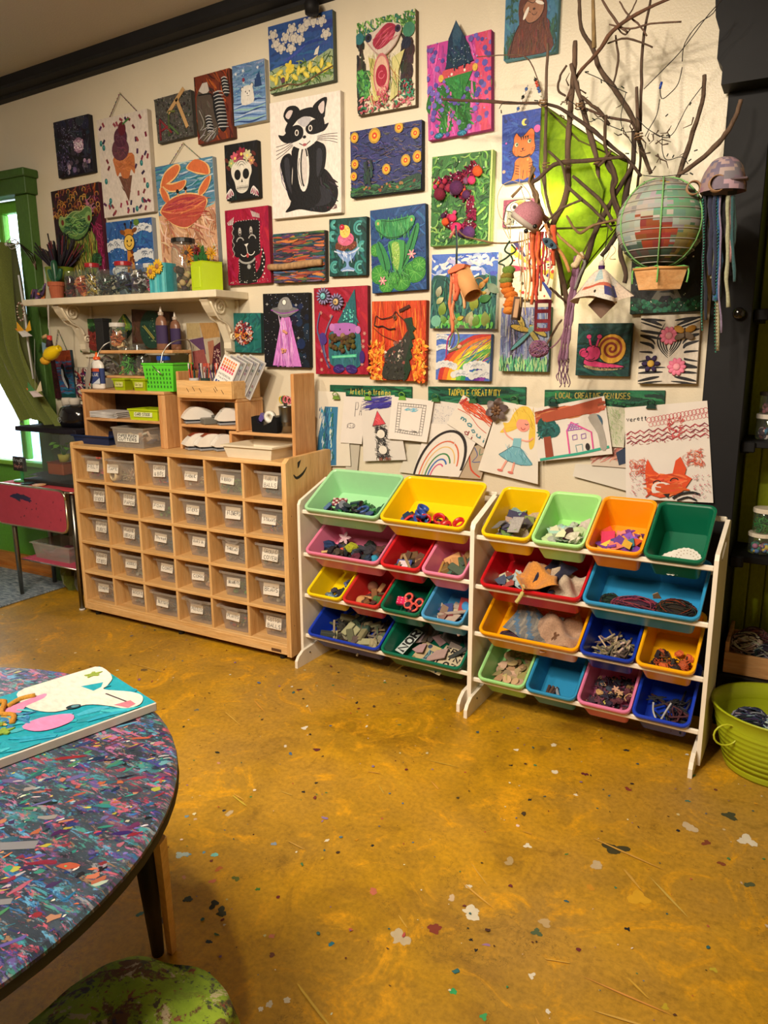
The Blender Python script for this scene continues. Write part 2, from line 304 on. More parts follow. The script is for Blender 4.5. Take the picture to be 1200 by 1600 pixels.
class Art:
 def __init__(s,w,h,d=0.,seed=1,tilt=None):
  s.w=w;s.h=h;s.k=0;s.d=d;s.mb=MB();s.r=random.Random(seed);s.step=2e-5;s.curl=None
 def pt(s,u,v):
  y=-(s.d+s.k*s.step)
  if s.curl:y+=s.curl(u,v)
  return((u-.5)*s.w,y,(.5-v)*s.h)
 def clip(s,u,v):return(min(1,max(0,u)),min(1,max(0,v)))
 def poly(s,pts,col,mi=0,clip=True):
  if clip:pts=[s.clip(*p)for p in pts]
  out=[p for i,p in enumerate(pts)if p!=pts[i-1]]
  if len(out)<3:return s
  # facing -y: wind clockwise in (u, v-down)
  a=sum(out[i-1][0]*out[i][1]-out[i][0]*out[i-1][1]for i in range(len(out)))
  if abs(a)<1e-7:return s
  if a>0:out=out[::-1]
  s.k+=1;s.mb._add([s.pt(*p)for p in out],[list(range(len(out)))],col,mi);return s
 def bg(s,col):return s.poly([(0,0),(1,0),(1,1),(0,1)],col)
 def rect(s,u0,v0,u1,v1,col):return s.poly([(u0,v0),(u1,v0),(u1,v1),(u0,v1)],col)
 def ell(s,u,v,ru,rv=None,col='000000',rot=0,n=18,a0=0,a1=360):
  """ru in widths; rv also in widths of the sheet (round when equal)"""
  rv=ru if rv is None else rv;k=s.w/s.h;c,q=cos(R(rot)),sin(R(rot));pts=[]
  full=a1-a0>=360
  for i in range(n if full else n+1):
   t=R(a0+(a1-a0)*i/n);x,y=ru*cos(t),rv*sin(t);pts.append((u+x*c-y*q,v+(x*q+y*c)*k))
  return s.poly(pts,col)
 def line(s,pts,wd,col,smooth=0,taper=False):
  """stroke; wd in widths of the sheet"""
  if smooth:pts=smooth_path(pts,smooth)
  k=s.h/s.w;P_=[(a,b*k)for a,b in pts];L_=[];R_=[];n=len(P_)
  for i,(x,y)in enumerate(P_):
   x0,y0=P_[max(i-1,0)];x1,y1=P_[min(i+1,n-1)];dx,dy=x1-x0,y1-y0;q=math.hypot(dx,dy)or 1
   h=wd/2*(1 if not taper else(.25+.75*sin(pi*(i+.3)/(n-.4))));nx,ny=-dy/q*h,dx/q*h
   L_.append(((x+nx),(y+ny)/k));R_.append(((x-nx),(y-ny)/k))
  s.k+=1;n0=len(s.mb.v);vs=[]
  for a,b in zip(L_,R_):vs+=[s.pt(*s.clip(*a)),s.pt(*s.clip(*b))]
  s.mb._add(vs,[(2*i,2*i+2,2*i+3,2*i+1)for i in range(n-1)],col);return s
 def arc(s,u,v,r,a0,a1,wd,col,n=10,rv=None):
  k=s.w/s.h;rv=rv or r
  return s.line([(u+r*cos(R(a0+(a1-a0)*i/n)),v+rv*sin(R(a0+(a1-a0)*i/n))*k)for i in range(n+1)],wd,col)
 def text(s,t,u,v,cw,ch,wd,col,gap=.35,wob=0,rot=0):
  x=u
  for c in t:
   if c in ' ':x+=cw*.9;continue
   g=GL.get(c)or GL.get(c.upper())
   if g:
    jv=s.r.uniform(-wob,wob)*ch
    for st in g:
     s.line([(x+float(a.split(',')[0])*cw,v+jv+float(a.split(',')[1])*ch+rot*(x-u))for a in st.split()],wd,col)
   x+=cw*(1+gap)*(.55 if c in "iIl'1" else 1)
  return s
 def dots(s,n,cols,r0,r1,box=(0,0,1,1),sq=1,nn=8,test=None):
  for i in range(n):
   u,v=s.r.uniform(box[0],box[2]),s.r.uniform(box[1],box[3])
   if test and not test(u,v):continue
   r=s.r.uniform(r0,r1);s.ell(u,v,r,r*s.r.uniform(sq,1),jit(s.r.choice(cols),.03,s.r),s.r.uniform(0,180),nn)
  return s
 def strokes(s,n,cols,ln,wd,ang=0,spread=30,box=(0,0,1,1),bend=.2,test=None,j=.04):
  k=s.w/s.h
  for i in range(n):
   u,v=s.r.uniform(box[0],box[2]),s.r.uniform(box[1],box[3])
   if test and not test(u,v):continue
   a=R((ang(u,v)if callable(ang)else ang)+s.r.uniform(-spread,spread));l=ln*s.r.uniform(.5,1.2);dx,dy=cos(a)*l/2,sin(a)*l/2;b=s.r.uniform(-bend,bend)*l
   s.line([(u-dx,v-dy*k),(u-dx*.3-dy*b/l,v+(-dy*.3+dx*b/l)*k),(u+dx*.3-dy*b/l,v+(dy*.3+dx*b/l)*k),(u+dx,v+dy*k)],wd*s.r.uniform(.6,1.2),jit(s.r.choice(cols),j,s.r),taper=True)
  return s
def flowerp(a,u,v,r,n,col,cc,pr=.45,wob=0):
 for i in range(n):
  t=360*i/n;a.ell(u+cos(R(t))*r*.6,v+sin(R(t))*r*.6*a.w/a.h,r*.5,r*pr*.5,col,t,10)
 a.ell(u,v,r*.25,r*.25,cc,0,10)
def quad_frame(tl,tr,br,bl,y):
 a,b,c,d=(P(*p,y)for p in(tl,tr,br,bl));ctr=(a+b+c+d)/4
 w=((b-a).length+(c-d).length)/2;h=((d-a).length+(c-b).length)/2
 t=(b-a)+(c-d);ang=math.atan2(t.z,t.x);t2=(a-d)+(b-c);ang2=math.atan2(-t2.x,t2.z)
 return ctr,w,h,(ang+ang2)/2
def crop(o,s):return lambda x,y:(o[0]+s*x,o[1]+s*y)
def canvas(name,label,q,art,edge='e8e0d0',t=.03,seed=1,cat='painting',group=None,y=None,hang=None,bgc=None,y0=0.):
 """stretched canvas leaning flat on the wall; q = four seen corners of its front; art(A) paints it"""
 ctr,w,h,ang=quad_frame(*q,-t if y is None else y)
 root=thing(name,label,cat,(ctr.x,(y+t if y is not None else 0)-.001,ctr.z),(0,-ang,0),group)
 b=MB().rbox(-w/2,w/2,-t,0,-h/2,h/2,edge,0,.002);b.build('canvas_panel','matte',root)
 a=Art(w-.002,h-.002,t+.0002,seed);art(a);p=a.mb.build('painted_picture','paint',root)
 if hang:
  apex,col=hang;ap=P(*apex,-.01);m_=Matrix.Rotation(ang,4,'Y');l=m_@(ap-root.location)
  c=MB().tube([(-w*.28,-t*.5,h/2),(l.x,-.012,l.z),(w*.28,-t*.5,h/2)],.0022,col,5)
  for i in range(7):
   for sx in(-1,1):f=(i+.5)/7;c.ball((sx*w*.28*(1-f)+l.x*f,-t*.5,h/2+(l.z-h/2)*f),.0035,jit(col,.15),6,4)
  c.ball((l.x,-.012,l.z),.005,'b0a080',6,4);c.build('hanging_cord','matte',root)
 return root,w,h,t
# ------------------------------------------------------------------ the room
struct('floor',MB().box(-3.2,5.2,-5.6,.34,-.06,0,'9a7010'),'floor')
# back wall with the window opening left of x = -.735
WX=-.735
struct('wall_back',MB().box(WX,3.19,0,.14,0,3.25,'ddd0b8').box(-3.2,-2.6,0,.14,0,3.25,'ddd0b8').box(-2.6,WX,0,.14,2.42,3.25,'ddd0b8').box(-2.6,WX,.02,.14,0,.77,'5c9a2c'),'wall')
struct('trim_5',MB().box(3.19,5.2,0,.14,2.51,3.25,'ddd0b8'),'wall');struct('trim_6',MB().box(5.101,5.2,0,.14,0,2.5,'ddd0b8'),'wall')
struct('wall_left',MB().box(-3.3,-3.2,-5.6,.14,0,3.25),'wall')
struct('wall_right',MB().box(5.2,5.3,-5.6,.14,0,3.25),'wall')
struct('wall_front',MB().box(-3.2,5.2,-5.7,-5.6,0,3.25),'wall')
struct('ceiling',MB()._add([(-3.2,-5.6,2.935),(5.2,-5.6,3.225),(5.2,.14,3.225),(-3.2,.14,2.935),(-3.2,-5.6,3.3),(5.2,-5.6,3.3),(5.2,.14,3.3),(-3.2,.14,3.3)],[(0,1,2,3),(7,6,5,4),(0,4,5,1),(1,5,6,2),(2,6,7,3),(3,7,4,0)],'b3aa9c'),'ceiling')
def zb(x):return 2.968+.0345*x
bm_=MB();vs=[]
for x in(-3.15,3.19):
 for y,dz in((-.13,.03),(-.13,.20),(0,.20),(0,0),(-.05,0),(-.055,.015),(-.12,.018)):vs.append((x,y,zb(x)+dz-.0))
bm_._add(vs,[list(range(7)),list(range(13,6,-1))]+[[i,i+7,(i+1)%7+7,(i+1)%7]for i in range(7)],'1c1c1e')
struct('trim_1',bm_,'black')
struct('baseboard_back',MB().box(-3.15,-.11,-.022,0,0,.10,'b8742f').box(-3.15,-.11,-.045,0,0,.03,'b8742f').box(-3.15,-.11,-.028,0,.10,.122,'b8742f'),'oakbase')
# window: green casing, sash, glass
G1,G2='4c7030','42642a'
wf=MB();wf.rbox(WX,-.615,-.06,0,.0,2.41,G1,0,.004);wf.rbox(-3.05,-.595,-.085,0,2.41,2.52,G2,0,.004);wf.rbox(-3.08,-.575,-.105,0,2.50,2.545,G2,0,.006)
wf.box(-2.6,WX,0,.02,0,.77,'5a9a2c');wf.rbox(-2.7,-.60,-.05,.02,.755,.785,'7fb83c',0,.004)
win=struct('window_1',wf,'paint')
for x0,x1,z0,z1 in((WX-.05,WX,.785,2.41),(-1.05,-1.0,.785,2.34),(-2.6,WX-.05,2.34,2.41),(-2.6,WX-.05,1.52,1.57),(-1.9,-1.85,.785,2.34)):
 MB().rbox(x0,x1,.03,.08,z0,z1,'66a82e',0,.006).build('sash_bar','paint',win)
gl=MB().box(-2.6,WX,.052,.057,.785,2.34,'ffffff').build('window_pane','glass',win)
# the outdoors past the pane: a snowy yard, a fence and the house over the road
tag(MB().box(-14,6,.8,14,-.5,-.4,'ffffff').build('snowy_yard','outside'),None,None,None,'structure')
t=thing('neighbouring_house','pale house over the road seen through the window glass','house',(-6.5,7,-.4))
MB().box(-4,6,0,3,0,3.2,'d6dbe2').build('house_wall','matte',t);MB().prism([(-4.4,3.1),(6.4,3.1),(6.4,3.3),(1,5),(-4.4,3.3)],-.3,3.2,'aeb6c4').build('roof','matte',t)
for k in range(4):MB().box(-3+2.3*k,-2+2.3*k,-.04,.02,1.1,2.3,'6d7c92').build('house_window','gloss',t)
# alcove with lime beadboard, black pillar and crown
al=struct('trim_2',MB().rbox(3.18,3.325,-.03,.33,0,2.42,'17171a',0,.003),'black')
struct('trim_3',MB().prism([(3.165,2.385),(3.165,2.44),(3.145,2.47),(3.145,2.56),(3.13,2.6),(3.11,2.80),(5.1,2.86),(5.1,2.385)],-.13,-.02,'17171a'),'black')
cw=struct('wall_alcove',MB().box(3.2,5.1,.315,.34,0,2.5,'5a6400'),'paint')
struct('trim_4',MB().box(4.9,5.1,0,.314,0,2.42,'5a6400').box(3.33,5.1,0,.314,2.421,2.5,'1a1a1a'),'paint')
for i in range(22):
 x=3.33+.062*i;MB().rbox(x,x+.058,.300,.316,.02,2.42,'8c9a0c',0,.0035).build('beadboard_plank','paint',cw)
 MB().rbox(x+.0582,x+.0618,.306,.316,.02,2.42,'77840a',0,.001).build('beadboard_bead','paint',cw)if i<12 else None
for z,lb in((1.135,'black alcove shelf holding the jars of beads'),(.675,'black alcove shelf below, carrying the white-lidded jars'),(1.63,'black alcove shelf highest up beside the pillar')):
 t=thing('alcove_shelf',lb,'shelf',(3.327,.04,z));MB().rbox(0,1.3,0,.255,-.012,.012,'141416',0,.002).build('shelf_board','black',t)
 MB().rbox(0,.03,-.0,.25,-.035,-.012,'101012',0,.002).build('shelf_cleat','black',t);MB().rbox(-.0,.05,-.014,.0,-.03,.012,'0e0e10',0,.004).build('shelf_bracket','black',t)
t=thing('low_cabinet','black base cabinet of the alcove beneath the wooden tray','cabinet',(3.327,0,0))
MB().rbox(.001,1.55,-.065,.3,0,.207,'101012',0,.003).build('body','black',t);MB().rbox(.001,1.55,-.075,.3,.207,.225,'141416',0,.004).build('base_top','black',t)
MB().rbox(.02,.75,-.069,-.065,.02,.19,'131316',0,.001).build('door_panel','black',t)
# splatters on the floor: real paint drops seen in the photograph, then many small ones
fs=MB();fr=random.Random(3);KZ=[0]
def splat(x,y,r,col,n=11,rag=.45,st=1,ang=0):
 if r>.008:n,rag=26,.3;r*=.8;w0=[fr.uniform(-1,1)for _ in range(9)]
 KZ[0]+=1;z=.0004+KZ[0]*2e-6;pts=[]
 for i in range(n):
  a=2*pi*i/n;q=r*fr.uniform(1-rag,1+rag)if n!=26 else r*(1+.38*w0[0]*sin(2*a+w0[1]*3)+.34*w0[2]*sin(3*a+w0[3]*3)+.14*sin(5*a+w0[4]*3)*w0[5]+fr.uniform(-.16,.16));px,py=cos(a)*q*st,sin(a)*q;pts.append((x+px*cos(ang)-py*sin(ang),y+px*sin(ang)+py*cos(ang),z))
 fs._add(pts,[list(range(n))],col)
fc=crop((500,1100),.58333)
for x,y,r,c in((406,559,22,'d2c8b0'),(215,627,22,'bba988'),(398,489,8,'cfc6b0'),(307,602,17,'7c3220'),(143,502,11,'b8654a'),(740,432,15,'b9a27c'),(508,422,13,'a88f60'),(790,388,24,'3a3414'),
     (1143,366,20,'d0c8b4'),(990,330,17,'bda988'),(1098,300,16,'3b3c22'),(853,520,24,'cf9c18'),(556,380,9,'d9cfb8'),(526,123,6,'e0d8c4'),(629,182,9,'d8cdb4'),(626,110,8,'cfc4a8'),(710,188,8,'5c1420'),
     (825,228,8,'7a2a20'),(512,165,4,'101418'),(563,257,4,'101418'),(685,243,4,'ddd3bf'),(357,770,9,'2f9a58'),(438,838,9,'3a9a5a'),(30,643,7,'1f6f86'),(580,612,12,'4a5a3c'),(1035,372,10,'7a3a1c'),
     (1076,428,8,'7d3f1c'),(1150,484,10,'4a5030'),(18,366,5,'d6ccb4'),(140,380,4,'14181c'),(405,632,4,'12141a'),(418,660,4,'12141a'),(825,603,5,'14161a'),(611,824,5,'d8d0c0'),(602,586,14,'b3986a'),
     (567,728,8,'d8cfba'),(725,492,10,'c0851a'),(775,246,3,'2f5a60'),(985,260,5,'3b6f66'),(353,520,10,'c4aa8a'),(820,124,6,'20221e'),(1060,210+20,5,'6a3a20'),(925,812,8,'b9a020'),(1055,712,7,'b8a428')):
 p=PZ(*fc(x,y));splat(p.x,p.y,r*.58333*(p-Vector(CP)).length/FPX*1.15,c,13)
fc=crop((0,1000),.41667)
for x,y,r,c in((805,806,14,'76c0b8'),(705,806,11,'6a93a4'),(680,806,22,'9fb0ac'),(765,797,6,'5f93ac'),(802,992,20,'28302c'),(705,972,17,'3a4648'),(615,1050,18,'3c3c44'),(785,1132,9,'30404c'),(820,858,14,'b0622c'),
     (797,905,12,'b8654a'),(965,935,8,'3f7a30'),(1020,1112,9,'c0705a'),(860,650,16,'b9a27c'),(840,640,6,'2a2a30'),(1142,330,14,'ddd4c2'),(1070,398,8,'c9beb0'),(1188,412,14,'5c2024'),(1027,765,8,'8090a0'),
     (700,662,7,'708c98'),(738,262,9,'6a6858'),(820,462,6,'c08a78'),(1186,537,6,'141414'),(1138,570,6,'161616'),(830,1020,22,'3f4434'),(540,112,14,'6e5526'),(1010,1366,14,'cfc5b0'),(978,1385,9,'e0d8c8'),
     (1075,1352,10,'d4cab4'),(885,895,14,'5c6424'),(690,890,9,'b8806a'),(1020,1182,12,'6a3a2c'),(525,1028,13,'4a7a78')):
 p=PZ(*fc(x,y));splat(p.x,p.y,r*.41667*(p-Vector(CP)).length/FPX,c,13)
sc_=['d8cfba','1c1c1e','6a2a22','2f5a60','bfae88','3f7a48','5a3a18','c98e14','403018','8a6a9a','4a6a8a','b0503c','e0d8c4']
for i in range(1500):
 x,y=fr.uniform(-.9,4.2),fr.uniform(-3.2,-.2)
 splat(x,y,fr.choice([.0016,.002,.003,.004,.006]),jit(fr.choice(sc_),.04,fr),7,.4,fr.choice([1,1,1,2]),fr.uniform(0,3))
for i in range(70):   # pale scratches and streaks in the stain
 x,y=fr.uniform(.2,3.6),fr.uniform(-2.8,-.5);splat(x,y,fr.uniform(.0015,.004),jit('c39a3c',.05,fr),8,.3,fr.uniform(10,34),fr.uniform(-.9,.3))
fo=fs.build('paint_splatters','matte');fo.parent=bpy.data.objects['floor'];fo['kind']='stuff'
# ------------------------------------------------------------------ cubby unit on the wall: 6 x 5 cells
FY=-.40;SH=.17712;ZB=.09;ZT=.989
cub=thing('cubby_shelf','long birch cubby unit with thirty square cells of clear bins','shelf',(0,0,0))
def B1(name,mt,par,*bx,bev=.003,col='ffffff'):
 m_=MB()
 for b in bx:m_.rbox(*b,col,0,bev)
 return m_.build(name,mt,par)
B1('side_panel','birch_v',cub,(-.018,.006,FY,-.012,.034,1.005),bev=.006)
sp=MB().prism([(FY,.03),(-.012,.03),(-.012,.998),(-.03,1.012),(FY+.03,1.006),(FY,.985)],1.436,1.462,'ffffff','x').build('side_panel','birch_v',cub)
a=Art(.38,.98,0,5);a.line([(.13,.085),(.2,.105),(.33,.09),(.42,.062)],.04,'1c1712',3,True);a.poly([(.22,.03),(.3,.02),(.25,.055),(.22,.06)],'1c1712')
for q in range(18):a.ell(a.r.uniform(.05,.95),a.r.uniform(.1,.95),.006,.01,'6a5a40',0,7)
pm=a.mb.build('painted_smile_mark','matte',cub);pm.rotation_euler=(0,0,pi/2);pm.location=(1.4622,-.2,.52)
B1('top_board','birch',cub,(.0,1.436,FY,-.012,ZT-.018,ZT))
B1('back_panel','birch',cub,(.0,1.436,-.022,-.012,.04,ZT-.018))
for j in range(6):
 z=ZB+j*SH
 if j<5:B1('shelf_board','birch',cub,(.006,1.436,FY+.002,-.022,z-.014,z+.002),bev=.002)
B1('kick_board','birch',cub,(.006,1.436,FY,FY+.02,.036,ZB-.010))
for i in range(1,6):
 B1('divider','birch_v',cub,(i*.24-.007,i*.24+.007,FY+.004,-.022,ZB-.01,ZT-.018),bev=.002)
for x in(.05,.7,1.38):
 for y in(-.36,-.06):MB().lathe([(.001,0),(.016,0),(.016,.034),(.001,.034)],(x,y,0),'202020',10).build('foot','matte',cub)
B1('maker_plate','matte',cub,(1.34,1.40,FY-.0012,FY,.045,.06),bev=.0004,col='5a3a20')
def clear_bin(lab,x,z,wd,hh,dep,front,labpos,lw,lh,label,wavy=False,tint='clear_plastic',lines=None,rx=0,rz=0):
 t=thing('storage_bin',label,'storage bin',(x,front,z),(0,0,rz),'clear labelled bins in the cubby unit')
 b=MB();T=.86
 def ring(s,z_,o=0): # s scale
  w2=wd/2*s+o;r=.02;pts=[]
  for cx,cy,a0 in((w2-r,-dep/2*s-o+r,-90),(w2-r,dep/2*s+o-r,0),(-w2+r,dep/2*s+o-r,90),(-w2+r,-dep/2*s-o+r,180)):
   for k in range(4):
    a_=R(a0+30*k);zz=z_
    pts.append((cx+r*cos(a_),cy+r*sin(a_)+dep/2,zz))
  return pts
 def band(r0,r1,mi=0):
  n=len(r0);b._add(r0+r1,[(i,(i+1)%n,n+(i+1)%n,n+i)for i in range(n)],'ffffff',mi)
 r0=ring(T,0);r1=ring(1,hh);b._add(r0,[list(range(len(r0)))],'ffffff');band(r0,r1)
 b.build('bin_body',tint,t)
 b=MB();ra=ring(1,hh);rb=ring(1,hh,.009);rc=ring(1,hh-.010,.009)
 if wavy:
  def dip(pts):return[(p[0],p[1],p[2]-(.022*math.exp(-(p[0]/(wd*.22))**2)if p[1]<dep*.3 else 0))for p in pts]
  # finer front lip
  def fr_(y,z_):return[((-.5+i/16)*(wd+.01),y,z_-.022*math.exp(-(((-.5+i/16)*wd)/(wd*.2))**4))for i in range(17)]
  A_,B_=fr_(-.009,hh+.002),fr_(.002,hh+.002);C_=fr_(-.009,hh-.009)
  for q0,q1 in((A_,B_),(C_,A_)):b._add(q0+q1,[(i,i+1,18+i,17+i)for i in range(16)],'e4e0d8')
 band(ra,rb);band(rb,rc)
 b.c=[lin('d8d4cc')]*len(b.f);b.build('bin_rim','clear_plastic',t)
 lx,lz=labpos;a=Art(lw,lh,.0015,len(lab)*7+int(x*10))
 jx=a.r.uniform(-.02,.02);a.poly([(0,jx),(1,0),(1,1),(0,1-jx)],'e6ded0',clip=False)
 ls=lines or lab.split(' ');n=len(ls)
 for i,l in enumerate(ls):
  cw_=.86/(len(l)*1.33)if l else .1;cw_=min(cw_,.2);ch=min(.34,.62/n);a.text(l,.09+a.r.uniform(0,.04),(i+.5)/n-ch/2,cw_,ch,.028,'201c1c',.35,.12)
 p=a.mb.build('name_label','paper',t);p.location=(lx,.5*dep*(1-T)*(1-(hh/2+lz)/hh)-.001,hh/2+lz);p.rotation_euler=(-math.atan2(.5*dep*(1-T),hh),a.r.uniform(-.04,.04),0)
 return t
def bits(name,label,cat,n,cols,size,box,seed,mat='matte',kind='chip',group=None,loc=(0,0,0),rot=(0,0,0)):
 """a heap nobody could count: one object"""
 r=random.Random(seed);b=MB()
 for i in range(n):
  x,y,z=(r.uniform(box[0],box[1]),r.uniform(box[2],box[3]),box[4]+(box[5]-box[4])*r.random()**1.3)
  s=size*r.uniform(.5,1.3);b.M=mbl((x,y,z),(r.uniform(-1.2,1.2),r.uniform(-1.2,1.2),r.uniform(0,6)))
  c=jit(r.choice(cols),.05,r)
  if kind=='chip':b.box(-s,s,-s*.6,s*.6,-s*.12,s*.12,c)
  elif kind=='stick':b.box(-s*2,s*2,-s*.18,s*.18,-s*.1,s*.1,c)
  elif kind=='ball':b.ball((0,0,0),s,c,7,5)
  elif kind=='disc':b.lathe([(.0001,s*.1),(s,s*.1),(s,-s*.1)],(0,0,0),c,9,smooth=False)
  elif kind=='curl':b.tube([(s*1.6*cos(t_*1.3),s*1.6*sin(t_*1.3),s*.3*t_)for t_ in range(-3,4)],s*.16,c,4,cap=False)
  elif kind=='petal':b.prism([(s*(1 if k%2 else .55)*cos(pi*k/5),s*(1 if k%2 else .55)*sin(pi*k/5))for k in range(10)],-s*.08,s*.08,c,'z')
 b.M=None;o=b.build(name,mat);o.location=loc;o.rotation_euler=rot;return tag(o,label,cat,group,'stuff')
C_={'pink':['d8306a','e04a80','b82058','2a3a6a'],'tan':['cdb48a','b8986a','dcc8a4','e4d8c0'],'grey':['8a8680','6c6a68','a8a49c','55524e'],'mix':['c84040','3a7a50','d8b840','3a5a9a','c8b8a0','704a80'],
  'green':['5a9a40','3f8030','86b858'],'blue':['3a6a80','2a5068','5a8a98'],'dark':['2a2830','3a3440','4a4448'],'rose':['a05a5a','8a4a50','b87a70','c8a090'],'wood':['b07a48','9a683c','c89560']}
BINS=[  # row, col: label text, lines, label size scale, contents, colours, shape, wavy, label text for people, extra
 [('FELT','pink','chip'),('TAPE','tan','curl'),('CARDS & BITS','mix','chip'),('FABRIC','tan','chip'),('RIBBON','green','curl'),('YARN & BALLS','blue','ball')],
 [('POPSICLE STICKS','rose','stick'),('TISSUE PAPER','mix','chip'),('FOAM','green','chip'),('STICKS','dark','stick'),('FLOWERS','rose','petal'),('STRAWS','mix','stick')],
 [('PAPER TUBES','grey','stick'),('PLASTIC UTENSILS','blue','stick'),('Thread','blue','curl'),('RAFFIA','grey','curl'),('THREAD','grey','curl'),('GROUND COVER','grey','ball')],
 [('CRAFT STICKS','grey','stick'),('WOODEN','grey','chip'),('CORD','wood','curl'),('CORK','tan','ball'),('ORNAMENTS','green','ball'),('BEADS','grey','ball')],
 [('OTHERS','tan','stick'),('ROCKS','grey','ball'),('BUTTONS','grey','disc'),('PUZZLES','dark','chip'),('PLANTS','mix','petal'),('COTTON BALLS','tan','ball')]]
wv_={(2,4),(4,3),(4,4)};rn_=['top','second','middle','fourth','bottom']
for r_ in range(5):
 for c_ in range(6):
  t_,co,kd=BINS[r_][c_];z=ZB+(4-r_)*SH+.003;wd=.182;hh=.130;x=c_*.24+.130;front=FY+.026+.008*((r_*7+c_*3)%4)
  if(r_,c_)==(0,1):wd=.20;x-=.005;front=FY-.004
  if r_==0 and c_==0:x+=.006
  if(r_,c_)in((4,2),(4,3),(4,4)):wd=.19;front=FY+.012
  ls={'YARN & BALLS':['YARN &','BALLS'],'CARDS & BITS':['CARDS','& BITS'],'Thread':['Thread']}.get(t_)
  dx=(-.01,-.045,0,.005,.0,.002)[c_]if(r_,c_)==(0,1)else((r_+c_)%3-1)*.006
  big_=t_ in('FLOWERS','COTTON BALLS','GROUND COVER','FELT','BEADS')
  clear_bin(t_,x,z,wd,hh,.26,front,(dx-.008,.012+.004*((c_+r_)%3-1)),.086 if not big_ else .096,.046 if ' ' not in t_ and not big_ else .06,
     'clear bin labelled %s in the %s row of the birch cubby%s'%(t_,rn_[r_],', second from the right' if t_=='THREAD' else ''),(r_,c_)in wv_,lines=ls)
  amt=.05 if(r_,c_)!=(0,5)else .075
  bits('craft_supplies','%s pieces heaped inside the clear bin labelled %s'%({'curl':'curled','chip':'flat','stick':'narrow','ball':'round','petal':'flower-like','disc':'round flat'}[kd],t_),'craft supplies',
    60 if kd!='ball' else 80,C_[co],.012 if kd!='stick' else .013,(-wd*.33,wd*.33,.035,.2,.016,amt),r_*6+c_,'matte',kd,'craft supplies in the clear bins',(x,front,z))
t=thing('masking_tape_roll','wide tape roll standing in the clear bin labelled TAPE','tape roll',(.30,FY+.035,ZB+4*SH+.0545),(0,0,-.35))
MB().lathe([(.034,-.02),(.046,-.02),(.046,.02),(.034,.02),(.034,-.02)],(0,0,0),'dcc8a0',24).build('tape','paper',t).rotation_euler=(pi/2,0,0)
t.location.x=.292
for k,(x,y)in enumerate(((.222,-.37),)):
 m_=MB();random.seed(4)
 for q in range(7):m_.tube([(.0,0,.0),(.012*cos(q),.01*sin(q),.008),(.02*cos(q+.4),.012*sin(q),.004+.006*(q%2))],.0016,'d8503c',4)
 tag(m_.build('red_bow','matte',None,(.215,FY-.006,ZB+4*SH+.128)),'small red bow on the rim of the TAPE bin','bow')
# ------------------------------------------------------------------ floating shelf and corbels
SZ=1.79
fsf=thing('wall_shelf','long cream painted wall shelf carrying jars and plants','shelf',(0,0,SZ))
MB().rbox(-.505,.963,-.25,0,-.035,0,'ded2b8',0,.003).build('shelf_board','whitewood',fsf)
for cx in(-.25,.86):
 m_=MB();out=[(0,0),(-.215,0),(-.22,-.02),(-.20,-.05),(-.165,-.085),(-.12,-.10),(-.10,-.13),(-.075,-.18),(-.06,-.215),(-.06,-.245),(-.04,-.265),(-.012,-.262),(0,-.28)]
 m_.prism([(y,z-.036)for y,z in smooth_path(out,2)],cx-.024,cx+.024,'ddd0b6','x')
 for sx in(-.026,.026):
  for(yy,zz,r0,tn)in((-.13,-.075,.05,2.2),(-.042,-.225,.024,1.6)):
   m_.tube([(cx+sx,yy+r0*(1-q/30)*cos(q/30*tn*2*pi),zz-.0+r0*(1-q/30)*sin(q/30*tn*2*pi))for q in range(29)],.006,'e2d6bc',5)
  m_.tube(smooth_path([(cx+sx,-.205,-.05),(cx+sx,-.15,-.13),(cx+sx,-.085,-.16),(cx+sx,-.06,-.2)],4),.006,'e2d6bc',5)
 m_.rbox(cx-.04,cx+.04,-.016,0,-.33,-.036,'ddd0b6',0,.003);m_.build('scroll_bracket','whitewood',fsf)
# ------------------------------------------------------------------ desk hutches on the cubby top
hl=thing('desk_organizer','small pine shelf unit holding paper trays, left of the two on the cubby','shelf',(0,0,ZT))
X0,X1,Y0,Y1=-.035,.60,-.275,-.05
for b in((X0,X0+.018,Y0,Y1,0,.282),):B1('side_board','pine_v',hl,b)
B1('side_board','pine_v',hl,(X1-.05,X1-.032,Y0+.001,Y1,0,.282));B1('side_board','pine_v',hl,(X1-.031,X1+.0,Y0+.001,Y1,0,.282))
B1('shelf_board','pine',hl,(X0+.018,X1-.05,Y0+.002,Y1,.128,.143));B1('top_board','pine',hl,(X0-.004,X1+.0,Y0-.003,Y1,.2825,.30))
B1('back_panel','black',hl,(X0+.018,X1-.25,Y1-.006,Y1-.001,.0,.282),col='3a2c22')
# small two tier rack above it
ur=thing('tiered_rack','two slim pine boards on wire hoops under the wall shelf','rack',(0,0,ZT+.30))
B1('rack_board','pine',ur,(.045,.60,-.20,-.05,.195,.213));B1('rack_board','pine',ur,(.045,.60,-.18,-.05,.06,.074))
for x in(.05,.54):
 MB().tube(smooth_path([(x-.004,-.225,.12),(x-.002,-.215,.17),(x+.004,-.203,.205),(x+.03,-.18,.245),(x+.06,-.13,.265),(x+.07,-.07,.25),(x+.07,-.055,.1)],4),.0032,'b8b8b4',6).build('wire_hoop','metal',ur)
for x in(.06,.585):B1('support_post','pine_v',ur,(x,x+.012,-.062,-.05,0,.195),bev=.001)
